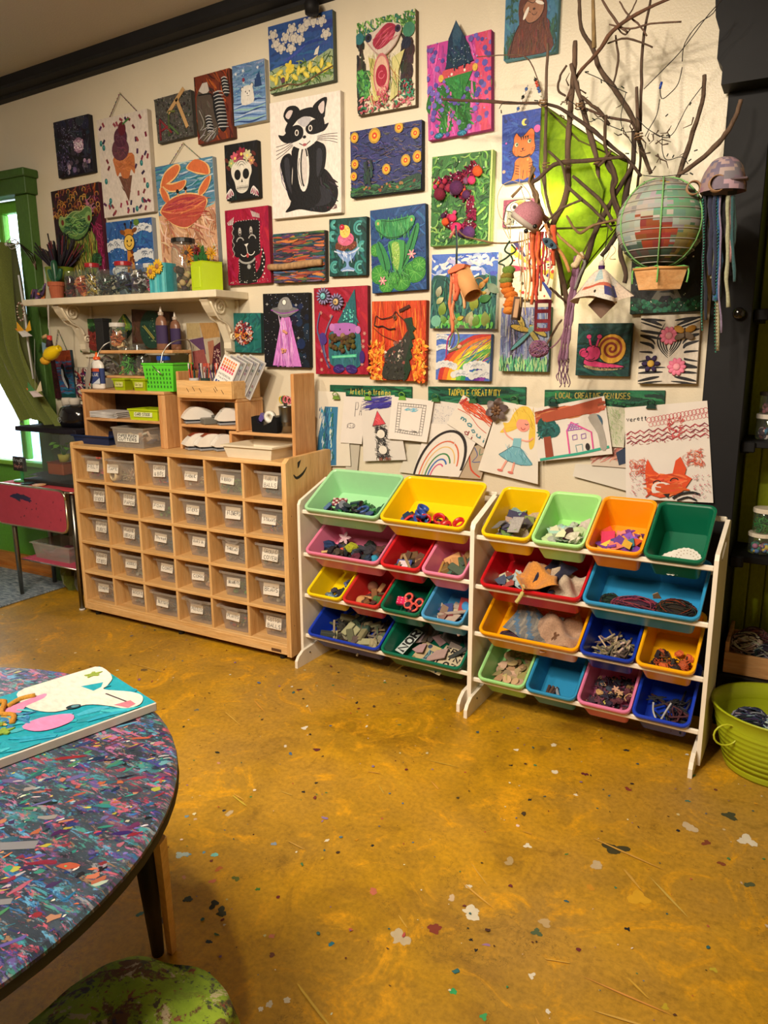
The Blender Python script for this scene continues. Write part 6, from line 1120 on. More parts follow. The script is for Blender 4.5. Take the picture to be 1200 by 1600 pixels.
def a30(a):
 a.bg('8088b0');a.strokes(170,['6a74a8','a8acc4','98a0c4','56609a','b0b0c0'],.4,.04,89,3,(0,0,1,.8),.03);a.strokes(24,['4a4c60','5a5868'],.4,.03,89,2,(.22,0,.36,.75),0);a.dots(220,['c0c4d8','7078a8','a0a4c0'],.005,.01,(0,0,1,.75))
 a.strokes(170,['3a8a5c','68b080','2a6a4c','98c888','4aa070','a8c890'],.2,.03,89,10,(0,.8,1,1),.2)
 for c,g in(('2c3434',.014),(None,0)):
  for u,v,ru,rv,ro,cc in((.42,.2,.05,.16,-30,'c0a850'),(.42,.32,.20,.05,14,'c8a848'),(.78,.36,.2,.05,30,'b8a450'),(.72,.46,.18,.045,52,'b0a058'),(.44,.52,.26,.035,138,'5a98a0')):a.ell(u,v,ru+g,rv+g,c or cc,ro,20)
 a.ell(.64,.34,.05,.07,'78a8a0',40);a.ell(.70,.29,.03,.03,'8aa898');a.strokes(20,['2c3434'],.1,.006,20,80,(.32,.18,.9,.46))
canvas('canvas_painting','lavender painting of a dragonfly over green grass',Q(cF,(530,1042),(846,1040),(825,1445),(524,1440)),a30,'385c50')
def a31(a):
 a.bg('0e3c3a');a.strokes(70,['124844','0a3230','16504c'],.4,.05,0,60);PKc,K='d83a78','12100e'
 def both(pts):
  a.poly(smooth_path([(.5+(x-.5)*1.0,y)for x,y in pts],4,True),K)
 a.poly(smooth_path([(.13,.74),(.16,.66),(.3,.68),(.5,.73),(.75,.76),(.90,.80),(.93,.84),(.8,.88),(.5,.9),(.3,.88),(.15,.80)],4,True),K);a.poly(smooth_path([(.15,.74),(.18,.68),(.3,.70),(.5,.75),(.75,.78),(.9,.82),(.6,.84),(.3,.82),(.17,.78)],4,True),PKc);a.poly(smooth_path([(.16,.80),(.4,.84),(.7,.86),(.88,.85),(.7,.89),(.4,.895),(.2,.85)],3,True),'a89068');a.dots(40,[K],.006,.01,(.2,.83,.85,.88))
 a.ell(.66,.48,.275,.285,K);a.ell(.66,.48,.26,.27,'d8a02c')
 sp_=[]
 for k in range(44):t_=k/43;q=t_*4.6*pi;rr_=.22*(1-t_)+.01;sp_.append((.66+rr_*cos(q+2.6),.48+rr_*1.02*sin(q+2.6)))
 a.line(sp_,.045,'8a2c14',2);a.ell(.14,.56,.09,.085,PKc)
 a.poly(smooth_path([(.14,.55),(.2,.44),(.3,.40),(.42,.44),(.47,.56),(.42,.68),(.3,.73),(.18,.70),(.13,.64)],4,True),K);a.poly(smooth_path([(.155,.56),(.21,.46),(.3,.42),(.41,.46),(.45,.56),(.41,.67),(.3,.71),(.19,.685),(.145,.63)],4,True),PKc);a.ell(.15,.58,.085,.075,K);a.ell(.152,.58,.075,.065,PKc)
 for u0,u1,v1 in((.27,.22,.25),(.37,.42,.25)):a.line([(u0,.44),(u1,v1)],.05,K);a.line([(u0,.44),(u1,v1)],.036,PKc);a.ell(u1,v1,.055,.05,K);a.ell(u1,v1,.045,.04,PKc)
 a.ell(.2,.54,.022,.02,K);a.arc(.25,.46,.035,190,340,.014,K);a.arc(.36,.47,.035,190,340,.014,K);a.arc(.28,.60,.09,30,120,.014,K)
canvas('canvas_painting','dark teal painting of a pink snail with a golden spiral shell',Q(cG,(185,912),(478,905),(450,1193),(166,1190)),a31,'0c2a2a')
def a32(a):
 a.bg('d0c6b8')
 rr=a.r;K='16141a'
 for k in range(15):
  for sd in(-1,1):
   v=.03+.068*k;u0=.5+sd*(.08+.05*sin(k*1.7))if not 4<k<10 else .5+sd*(.26+.03*sin(k));e=v+(.10*(1 if k>7 else-1)*abs(sin(k*.9))+.02)
   a.line([(u0,v+.05),(.5+sd*.30,(v+e)/2+.02),(.5+sd*.5,e)],.048+.014*sin(k*2.3),K,4,True)
 for q in range(4):a.line([(.42+.02*q,.12+.05*q),(.31+.04*q,.32),(.35+.04*q,.48),(.50,.62-.03*q)],.026,K,4,True);a.line([(.62-.02*q,.14+.05*q),(.70-.04*q,.34),(.66-.04*q,.46),(.52,.6-.03*q)],.026,K,4,True)
r_,w_,h_,t_=canvas('mixed_media_canvas','zebra striped canvas with pink and purple flowers and a butterfly',Q(cG,(520,870),(838,856),(820,1238),(500,1230)),a32,'c0b6a8')
for u,v,c,cc,n_ in((.5,.30,'e07a98','e8a0b0',10),(.66,.75,'e07a98','e898a8',10),(.22,.70,'2c1c48','c8a040',6)):
 m_=MB();m_.M=mbl(((u-.5)*w_,-t_-.006,(.5-v)*h_))
 for q in range(n_):a_=2*pi*q/n_;m_.M=mbl(((u-.5)*w_+.022*cos(a_),-t_-.006,(.5-v)*h_+.022*sin(a_)),(0,-a_,0));m_.ball((0,0,0),(.014,.004,.009),c,7,5)
 m_.M=mbl(((u-.5)*w_,-t_-.009,(.5-v)*h_));m_.ball((0,0,0),(.014,.006,.014),cc,10,6);m_.build('applied_flower','matte',r_)
m_=MB()
for sx,sz,ro in((-1,1,.5),(1,1,-.5),(-.8,-.7,-.5),(.8,-.7,.5)):m_.M=mbl(((.76-.5)*w_+sx*.020,-t_-.012,(.5-.27)*h_+sz*.015),(.3*sx,ro,0));m_.ball((0,0,0),(.022,.002,.013),'a87828' if sz>0 else '6a5a4a',10,5)
m_.M=None;m_.tube([((.76-.5)*w_,-t_-.012,(.5-.27)*h_+.02),((.76-.5)*w_,-t_-.012,(.5-.27)*h_-.02)],.003,'3a2418',6);m_.build('paper_butterfly','matte',r_)
def a33(a):
 a.bg('101014');a.strokes(40,['16161c','0c0c10'],.4,.06,80,30);a.dots(30,['c8c8c0','e0e0d8'],.005,.012,(0,.05,1,.85))
 a.poly([(.45,.36),(.58,.34),(.60,.6),(.66,.8),(.74,.9),(.62,.92),(.56,.84),(.44,.84),(.36,.92),(.26,.90),(.38,.78),(.44,.6)],'6a665e');a.poly([(.40,.80),(.48,.78),(.6,.79),(.62,.84),(.56,.81),(.46,.81)],'24241f');a.ell(.5,.94,.09,.10,'101014');a.line([(.36,.77),(.66,.78)],.02,'8a867c')
 a.poly(smooth_path([(0,.86),(.15,.85),(.3,.92),(.5,.95),(.8,.88),(1,.86),(1,1),(0,1)],3,True),'0e3428');a.dots(110,['17503c','0c2c22','1f6448','2a7a5c'],.02,.035,(0,.88,1,.99));a.dots(14,['d8e0d8'],.004,.009,(0,.88,1,.99));a.dots(9,['c8b860','a8a050'],.02,.03,(.86,.05,.93,.25))
canvas('canvas_painting','night painting of a grey iron tower behind the hanging balloon',[(990.5,325),(1097,321),(1107,487),(984,489)],a33,'18181c')
# under the shelf
def a34(a):
 a.bg('2c5a2c');a.strokes(80,['3a6a34','1c4020','5a8040'],.25,.05,0,90);a.poly(smooth_path([(.1,.35),(.3,.28),(.5,.34),(.7,.28),(.92,.35),(.9,.6),(.7,.85),(.52,.97),(.3,.85),(.12,.6)],4,True),'6a2420');a.strokes(140,['8a3028','5a1c1c','7a3c34','9a4038'],.12,.025,0,90,(.2,.38,.8,.8),.7);a.poly([(.36,.34),(.5,.2),(.62,.34),(.5,.40)],'142c1c')
canvas('canvas_painting','small green painting of a dark red strawberry heart under the shelf',Q(cH,(487,236),(675,229),(683,440),(503,447)),a34,'2c4428')
def a35(a):
 a.bg('5a7a2c');a.strokes(50,['7a9a38','2a6a7a','a8a83c','3c5c7c','8a3a5c'],.3,.06,0,180)
def diamond():
 cc=P(193,511,-.02);t=thing('mixed_media_canvas','small canvas tilted on its corner with blue and green dabs','painting',(cc.x,0,cc.z),(0,pi/4+.05,0));MB().rbox(-.052,.052,-.02,-.001,-.052,.052,'30503c',0,.002).build('canvas_panel','matte',t)
 a=Art(.102,.102,.0202,4);a35(a);a.mb.build('painted_picture','paint',t)
diamond()
def a36(a):a.bg('4c3428');a.strokes(40,['54392c','442e24'],.4,.05,0,90);a.ell(.52,.5,.30,.36,'1f3c30',0,24);a.dots(60,['2c5444','183026','7a8a60'],.01,.016,(.28,.2,.76,.8));a.line([(.33,.42),(.60,.74)],.05,'9a9448');a.line([(.33,.42),(.60,.74)],.02,'5a5c30')
canvas('mixed_media_canvas','brown canvas with a dark green oval under the shelf',Q(cH,(830,184),(1065,178),(1060,414),(820,420)),a36,'3c2820')
def a37(a):
 a.bg('a89a84')
 for q,c in(([(.0,.0),(.4,0),(.42,.3),(0,.34)],'a89468'),([(.4,0),(.95,0),(1,.3),(.5,.34)],'a8804c'),([(.05,.36),(.5,.3),(.6,.7)],'5a3c5c'),([(.5,.34),(.95,.3),(.7,.6),(.6,.95)],'b0a088'),([(0,.62),(.5,.56),(.62,.98),(.05,1)],'904c48'),([(.62,.4),(.8,.36),(.84,.8),(.66,.9)],'a06850'),([(.8,.5),(1,.4),(1,1),(.7,1)],'4c1c28')):a.poly(q,c)
 a.dots(60,['c8a898','b89080'],.01,.018,(.8,.55,.98,.98))
canvas('canvas_painting','patchwork painting of pink, tan and purple blocks behind the markers',Q(cI,(562,126),(708,121),(715,330),(572,330)),a37,'7c7060')
def a38(a):
 a.bg('2c5a84')
 for k,c in enumerate(['8a3c24','9a4428','8a4050','6c3c68','4a4c84','2f5c8c','2a6a98','34789c','1f5a6a','174a48']):a.rect(0,k*.1,1,k*.1+.11,c)
 a.strokes(90,['7a3c48','2c6898','3c78a0'],.4,.04,3,10,(.2,.2,1,.9));a.poly([(0,0),(.2,0),(.34,1),(0,1)],'38161c');a.strokes(50,['4a1c24','2a1218'],.1,.05,0,90,(0,.1,.24,1))
 a.poly(smooth_path([(.50,.30),(.58,.27),(.64,.34),(.66,.5),(.78,.62),(.76,.8),(.68,.78),(.56,.62),(.5,.48)],3,True),'14141c');a.poly(smooth_path([(.50,.38),(.56,.42),(.58,.56),(.7,.74),(.66,.78),(.5,.62),(.46,.48)],3,True),'c8ccd0');a.ell(.54,.32,.06,.05,'14141c')
canvas('canvas_painting','tall narrow sunset painting of a penguin, hung by string near the curtain',[(79,551),(110.5,545),(117.5,621),(86,624)],a38,'24343c',t=.02,hang=((91,516),'8a8478'))
def a39(a):a.bg('c0b8a8');a.strokes(160,['1c3c3c','7a1c30','1c2c50','b8503c','2a5a34','141414','d8d0c0','6a2460'],.3,.06,60,50,bend=.6)
canvas('canvas_painting','small busy abstract painting behind the white glue bottle',[(118,577),(150,571),(152,625),(119,625)],a39,'8a8478',t=.02)
# ------------------------------------------------------------------ banners, clips, drawings
cJ=crop((480,590),.31667);cK=crop((820,590),.31667)
def banner(lab,q,txt,cw,ch,u0,col,swirl=False,seed=1):
 ctr,w,h,ang=quad_frame(*q,-.008);t=thing('painted_banner',lab,'sign',(ctr.x,-.001,ctr.z),(0,-ang,0),'green banners above the drawings')
 MB().rbox(-w/2,w/2,-.008,0,-h/2,h/2,'1a4a34',0,.002).build('board','matte',t)
 a=Art(w-.002,h-.002,.0082,seed);a.bg('17543c');a.strokes(60,['1c6444','10402c','2a7a50','0c3624'],.2,.03,3,10)
 if swirl:[a.arc(.05+.07*k,.7+.1*(k%2),.018,0,500,.004,'0a2c24',16)for k in range(13)]
 a.text(txt,u0,.15,cw,ch*1.08,.0078,col,.38,.05);a.mb.build('painted_lettering','paint',t);return t
banner('green banner painted with the words Artists in training',Q(cJ,(112,38),(518,42),(516,128),(113,124)),'Artists in training',.022,.34,.26,'c8b850',seed=3)
banner('green banner painted with the words TADPOLE CREATIVITY',Q(cJ,(596,42),(1080,48),(1078,133),(597,128)),'TADPOLE CREATIVITY',.0235,.34,.22,'d0b838',seed=4)
banner('dark green banner painted with the words LOCAL CREATIVE GENIUSES',Q(cK,(98,56),(692,68),(690,162),(96,140)),'LOCAL CREATIVE GENIUSES',.0215,.30,.10,'b0a04c',True,5)
def paper(lab,q,art,y,seed=1,col='d8d0c0',curl=.006,name='childs_drawing'):
 """a sheet with its own true outline, hanging slightly curled"""
 pts=[P(*p,y)for p in q];c=sum(pts,Vector())/4;t=thing(name,lab,'drawing',(c.x,y,c.z),(0,0,0),'drawings clipped under the banners')
 w=((pts[1]-pts[0]).length+(pts[2]-pts[3]).length)/2;h=((pts[3]-pts[0]).length+(pts[2]-pts[1]).length)/2;L4=[Vector((p.x-c.x,0,p.z-c.z))for p in pts]
 def pos(u,v,d):p=L4[0]*(1-u)*(1-v)+L4[1]*u*(1-v)+L4[2]*u*v+L4[3]*(1-u)*v;return(p.x,-d-curl*(v*v)+.35*curl*sin(3.1*u),p.z)
 m_=MB().grid(lambda u,v:pos(u,1-v,0),8,8,col);n0=len(m_.v);m_.grid(lambda u,v:pos(1-u,1-v,-.0006),8,8,col);m_.build('sheet','paper',t)
 a=Art(w,h,0,seed);a.pt=lambda u,v:pos(u,v,.0006+a.k*a.step)
 # subdivide long strokes by construction: strokes are short, fills are cut small
 art(a)
 if a.mb.v:a.mb.build('drawn_picture','matte',t)
 return t
def clip_(px,py,col,lab,y=-.02):
 p=P(px,py,y);t=thing('paper_clip',lab,'clip',tuple(p),(0,0,0))
 MB().prism([(-.020,-.012),(.020,-.012),(.014,.006),(-.014,.006)],-.008,.004,col).build('clip_body','plastic',t)
 MB().tube(smooth_path([(-.012,-.009,.004),(-.014,-.013,.016),(0,-.014,.024),(.014,-.013,.016),(.012,-.009,.004)],3),.0024,col,6).build('clip_loop','plastic',t)
def d1(a):
 a.poly([(.25,.2),(.7,.2),(.62,.6),(.60,.99),(.04,.99),(.06,.6)],'2c6c94')
 for k in range(9):u=.3+.05*k;a.strokes(22,[['1c4c78','3f90b0','b8c8c8','2a6a5c','203c70'][k%5]],.14,.03,98,8,(u-.22,.22,u-.16,.97),.1,j=.05)
paper('tall paper of painted blue stripes at the left end of the drawings',[(497,611),(540,613),(549,728),(493,728)],d1,-.014,2)
paper('blank grey sheet hanging behind the other drawings on the left',Q(cJ,(200,300),(262,300),(248,480),(190,480)),lambda a:None,-.010,3,'b8b0a0')
def d2(a):a.text('P',.55,.12,.14,.3,.02,'3a3440');a.text('A',.75,.14,.1,.25,.02,'3a3440');a.arc(.42,.62,.18,0,360,.014,'3a3440',14,.1);a.text('S',.36,.57,.06,.1,.012,'3a3440');a.text('a',.48,.55,.08,.12,.012,'3a3440');a.line([(.24,.68),(.3,.6)],.014,'3a3440')
paper('white sheet with scribbled black letters, left part of the drawings',Q(cJ,(182,92),(292,96),(272,328),(166,320)),d2,-.018,4,'d8d0c8')
def d3(a):
 a.strokes(80,['38308c','2c2478','4a44a0'],.5,.02,-4,6,(.22,.02,.8,.18),.1);a.poly([(.44,.22),(.62,.43),(.28,.45)],'c8404c');a.strokes(30,['b83440','d86068'],.16,.012,60,30,(.36,.34,.54,.43));a.line([(.28,.45),(.44,.22),(.63,.43),(.28,.45)],.014,'5a2430')
 a.strokes(240,['2a2828','181616','3a3838'],.14,.012,60,60,(.34,.46,.62,.97),.4);a.ell(.49,.58,.10,.10,'d8d0c4');a.ell(.5,.83,.10,.10,'d8d0c4');a.strokes(22,['8a4a38'],.07,.012,90,25,(.38,.96,.66,.99))
paper('tall drawing of a black rocket tower with a red tip',Q(cJ,(268,100),(430,86),(492,405),(280,412)),d3,-.022,5,'d4ccc4')
def d4(a):
 for u0,v0,u1,v1 in((.16,.14,.84,.12),(.16,.82,.84,.86),(.16,.14,.16,.82),(.84,.12,.84,.86),(.24,.2,.76,.19),(.24,.76,.76,.80),(.24,.2,.24,.76),(.76,.19,.76,.8)):a.line([(u0,v0),(u1,v1)],.008,'4a4444')
 for k in range(11):f=k/11;a.line([(.16+.68*f,.13),(.165+.68*f,.2)],.007,'4a4444');a.line([(.16+.68*f,.78),(.16+.68*f,.85)],.007,'4a4444');a.line([(.16,.14+.68*f),(.24,.14+.68*f)],.007,'4a4444');a.line([(.76,.14+.68*f),(.84,.14+.7*f)],.007,'4a4444')
 a.strokes(18,['6ab0c8'],.1,.016,-10,30,(.36,.22,.62,.3));a.strokes(24,['5a5454'],.06,.008,0,60,(.24,.76,.76,.79))
paper('white sheet with a hand drawn brick patterned frame',Q(cJ,(418,92),(624,116),(596,318),(405,300)),d4,-.028,6,'dcd4cc',.014)
def d5(a):a.strokes(120,['5a6a98','7a88b0','4a5a88'],.03,.01,0,180,(.05,.1,.95,.6));a.strokes(60,['8a90a8'],.025,.008,0,180)
paper('pale sheet speckled with blue dashes behind the rainbow drawing',Q(cJ,(612,110),(760,130),(730,330),(596,330)),d5,-.014,7,'d4ccc4')
def d6(a):
 for k,(c,wd,r)in enumerate((('241c1c',.05,.48),('c86040',.026,.37),('d8b068',.02,.31),('3a7a48',.028,.235),('3a64a8',.03,.175),('c84878',.026,.12))):a.arc(.50,.99,r,178,352-9*k,wd,c,26,r*1.80*a.h/a.w)
 a.strokes(50,['3a1c20'],.05,.02,60,60,(.05,.2,.95,.6))if 0 else None
paper('large sheet with a tall rainbow outlined in black',Q(cJ,(590,225),(870,240),(750,490),(525,475)),d6,-.020,8,'ddd5cc')
def d7(a):
 a.strokes(70,['c04428','d05c3c','b03820'],.4,.03,6,12,(.16,.06,.98,.32),.2);a.line([(.05,.28),(.14,.02)],.05,'a82c28');a.line([(.06,.44),(.4,.42),(.7,.56),(.95,.6)],.016,'c05038',3)
 a.text('ma',.24,.52,.14,.14,.028,'3a7a88',.3,rot=.25);a.text('oui',.58,.66,.12,.14,.028,'3a7a88',.3,rot=.25);a.text('di',.45,.82,.12,.14,.024,'8a3c40',.3,rot=.2)
paper('slanted sheet of red paint strokes with teal handwriting',Q(cJ,(770,85),(925,180),(872,345),(690,225)),d7,-.024,9,'d8d0c4')
def d7b(a):a.line([(.05,.1),(.3,.35),(.6,.75),(.95,.95)],.05,'c04428',3);a.line([(.3,.05),(.6,.3),(.5,.5),(.8,.5)],.03,'38508c',3);a.line([(.6,.1),(.7,.3),(.9,.2)],.03,'3a7a58',3)
paper('tan crumpled sheet with a red curve above the yellow tray',Q(cJ,(800,340),(900,330),(860,500),(700,490)),d7b,-.016,10,'b09c84')
def d8(a):
 Y1='d8b440';a.poly(smooth_path([(.42,.12),(.58,.02),(.78,.02),(.90,.12),(.94,.3),(.92,.5),(.84,.56),(.8,.4),(.8,.26),(.6,.3),(.46,.36),(.34,.40),(.2,.42),(.26,.34),(.22,.28),(.34,.26)],4,True),Y1);a.strokes(60,['c8a030','e8cc60','b89028'],.16,.01,60,30,(.4,.06,.9,.3),.5)
 a.ell(.66,.26,.15,.13,'dc9080');a.poly(smooth_path([(.54,.16),(.66,.09),(.8,.14),(.82,.24),(.74,.18),(.6,.2)],3,True),Y1);a.ell(.6,.25,.034,.026,'e0d8d0');a.ell(.6,.25,.02,.022,'2a3a44');a.line([(.70,.24),(.74,.25),(.78,.235)],.014,'2a2424');a.arc(.67,.29,.045,10,170,.014,'a02c34')
 a.poly([(.50,.46),(.66,.44),(.66,.58),(.5,.58)],'7ab0bc');a.poly(smooth_path([(.5,.57),(.66,.57),(.82,.68),(.90,.76),(.7,.80),(.46,.78),(.28,.72),(.38,.66)],3,True),'6aa4b4');a.strokes(40,['4a8898','88bcc8'],.16,.01,70,40,(.4,.6,.8,.76));a.line([(.28,.72),(.46,.78),(.7,.8),(.9,.76),(.66,.57),(.5,.57),(.28,.72)],.008,'2c4c58')
 for p in([(.5,.48),(.36,.44),(.26,.36)],[(.66,.46),(.8,.46),(.9,.4)]):a.line(p,.03,'dc9a88',3)
 for u0,u1 in((.44,.38),(.58,.56)):a.line([(u0,.78),(u1,.92)],.035,'dc9a88');a.ell(u1-.02,.93,.05,.025,'c86a60')
paper('drawing of a blonde girl in a blue dress',Q(cJ,(950,115),(1140,150),(1140,525),(845,455)),d8,-.030,11,'dcd4c8')
def d9(a):
 a.poly([(.0,.14),(.96,.02),(.98,.24),(.0,.30)],'a0482c');a.strokes(60,['b85c3c','883820','c87048'],.4,.04,-5,6,(.03,.1,.95,.24));a.ell(.16,.40,.14,.15,'12504c');a.ell(.14,.34,.12,.12,'0e4844');a.ell(.24,.46,.10,.10,'165854')
 a.strokes(40,['1c6460','0a3c3a'],.1,.03,0,90,(.04,.3,.3,.54),.5);a.poly([(.10,.56),(.20,.56),(.22,.94),(.11,.95)],'8a3c24');a.line([(.03,.97),(.3,.95),(.6,.93),(.97,.87)],.035,'2a9880',3)
 a.line([(.44,.92),(.43,.5),(.50,.36),(.64,.48),(.76,.58),(.76,.88)],.02,'d04c90');a.line([(.43,.5),(.64,.5)],.012,'9a5cb0');[a.line([(.44+.04*k,.50),(.50+.02*k,.38+.02*k)],.01,'9a5cb0')for k in range(5)];[a.line([(.45,.4+.03*k),(.6,.4+.03*k)],.008,'9a5cb0')for k in range(3)]
 for u in(.5,.62):a.line([(u,.6),(u+.06,.59),(u+.06,.67),(u,.68),(u,.6)],.01,'8a5cb0')
 a.line([(.54,.9),(.53,.78),(.62,.77),(.62,.89)],.008,'4a90a0');a.ell(.69,.83,.03,.05,'241c1c')
 a.poly(smooth_path([(.74,.32),(.86,.28),(.92,.5),(.94,.88),(.86,.9),(.84,.62)],3,True),'9a948c');a.ell(.86,.42,.07,.1,'3a5a70');a.ell(.84,.38,.015,.02,'101010');a.ell(.90,.38,.015,.02,'101010');a.ell(.88,.56,.02,.03,'7a2424');a.ell(.9,.7,.02,.04,'201c1c')
paper('drawing of a pink house beside a teal tree under a brown sky',Q(cK,(48,152),(392,90),(436,375),(70,412)),d9,-.030,12,'d8d0c8',.012)
def d10(a):a.strokes(120,['8ab068','7aa058','a0c080'],.4,.012,60,40,(.0,.02,.9,.9),.7)
paper('sheet of loose pale green scribbles behind the house drawing',Q(cK,(395,140),(502,150),(490,345),(420,340)),d10,-.022,13,'ccc8b4')
def d11(a):a.strokes(60,['b06a60','c89080','8a5048'],.4,.04,-30,15,(.1,.05,.9,.6));a.poly([(.72,.3),(1,.1),(1,.8),(.8,.9)],'28344c');a.strokes(16,['4a5a7a'],.1,.01,0,90,(.8,.3,.98,.7))
paper('sheet of reddish strokes with a dark blue corner under the house drawing',Q(cK,(320,365),(500,330),(500,445),(330,432)),d11,-.018,14,'c8b8a8')
paper('blank white sheet tilted behind the mint and orange trays',Q(cK,(250,425),(520,440),(510,560),(238,485)),lambda a:None,-.016,15,'d4ccc0')
paper('pale blank sheet hanging by the clip on the left drawing cluster',Q(cJ,(505,330),(590,330),(560,480),(455,465)),lambda a:None,-.012,16,'d0c8b8')
def d12(a):
 a.text('verett',.02,.10,.035,.05,.010,'242024',.25,.15)
 for k in range(16):a.arc(.30+.045*k,.15-.004*k,.03,0,360,.006,'b8404c',10);a.arc(.32+.045*k,.20-.004*k,.026,0,360,.005,'c05058',10)
 for j in range(3):
  for k in range(9):u=.02+.11*k;v=.29+.05*j-.006*k;a.line([(u,v),(u+.055,v-.03),(u+.11,v)],.014,['8a2434','a83c48','7a2c3c'][(k+j)%3]);a.strokes(3,['a8404c'],.05,.006,0,60,(u,v-.01,u+.1,v+.02))
 a.strokes(50,['b82c34','c8605c'],.05,.01,0,90,(.52,.14,.72,.34))
 for cx,cy in((.16,.65),(.82,.55)):a.strokes(60,['c85848','b8402c','d87c60'],.08,.008,0,180,(cx-.1,cy-.08,cx+.1,cy+.08),.9)
 Oc='d0481c';a.poly([(.24,.78),(.24,.66),(.27,.56),(.34,.68),(.42,.73),(.56,.71),(.60,.58),(.66,.54),(.72,.66),(.70,.72),(.78,.76),(.70,.86),(.60,.93),(.40,.97),(.26,.93)],Oc);a.strokes(60,['dc5c2c','b83c14','e07840'],.18,.03,-10,30,(.28,.72,.66,.92));a.poly(smooth_path([(.32,.84),(.4,.80),(.52,.82),(.56,.86),(.44,.9),(.32,.92)],3,True),'dcd4cc');a.arc(.38,.83,.05,190,330,.014,'1c1414');a.arc(.58,.80,.05,190,330,.014,'1c1414')
 a.strokes(16,['c8501c'],.2,.05,0,15,(.4,.84,.64,.9));a.poly([(.44,.93),(.52,.92),(.5,.97)],'141010');a.line([(.55,.97),(.64,.92),(.78,.9),(.86,.92)],.026,'141014',3);a.line([(.6,.99),(.72,.95),(.82,.98)],.022,'141014',3)
 a.strokes(60,['b8606c','c88088'],.02,.008,0,180,(.05,.7,.25,.95));a.strokes(60,['b8606c','c07078'],.02,.008,0,180,(.76,.72,.98,.95))
paper('large drawing of an orange fox with red zigzags and the name verett',[(976,637),(1105,626),(1115,785),(979,779)],d12,-.034,17,'dcd4cc',.01)
for x,y,c,l in((145,95,'6a8a3c','olive clip over the blue striped paper'),(302,98,'7aa848','lime clip over the scribbled letters sheet'),(472,97,'6aa03c','lime clip over the brick framed sheet'),(636,106,'3a6a3c','green clip at the left end of the tadpole banner'),(820,112,'34603c','green clip above the red paint sheet'),(1025,118,'3a6a40','green clip above the blonde girl drawing')):clip_(*cJ(x,y),c,l)
for x,y,c,l in((142,128,'14302c','dark green clip above the pink house drawing'),(625,138,'14342c','dark green clip above the orange fox drawing')):clip_(*cK(x,y),c,l,-.036)
p=P(*cJ(935,160),-.05);t=thing('paper_flower','brown and grey paper flower over the blonde girl drawing','flower',tuple(p))
for q in range(6):
 a_=2*pi*q/6+.3;m_=MB();m_.M=mbl((.032*cos(a_),0,.032*sin(a_)),(0,-a_,0));m_.grid(lambda u,v:((u-.5)*.044,-.010*sin(pi*u)+.004*cos(pi*v),(v-.5)*.036*(sin(pi*(.12+.8*u)))),6,5,('6a5a5c','5c4438','7a6a68')[q%3]);m_.build('petal','leaf',t)
for q in range(7):a_=2*pi*q/7;m_=MB();m_.M=mbl((.014*cos(a_),-.01,.014*sin(a_)),(0,-a_,0));m_.ball((0,0,0),(.012,.003,.007),'7a5434',7,5);m_.build('inner_petal','leaf',t)
MB().ball((0,-.012,0),.008,'4a2c18').build('flower_centre','matte',t)
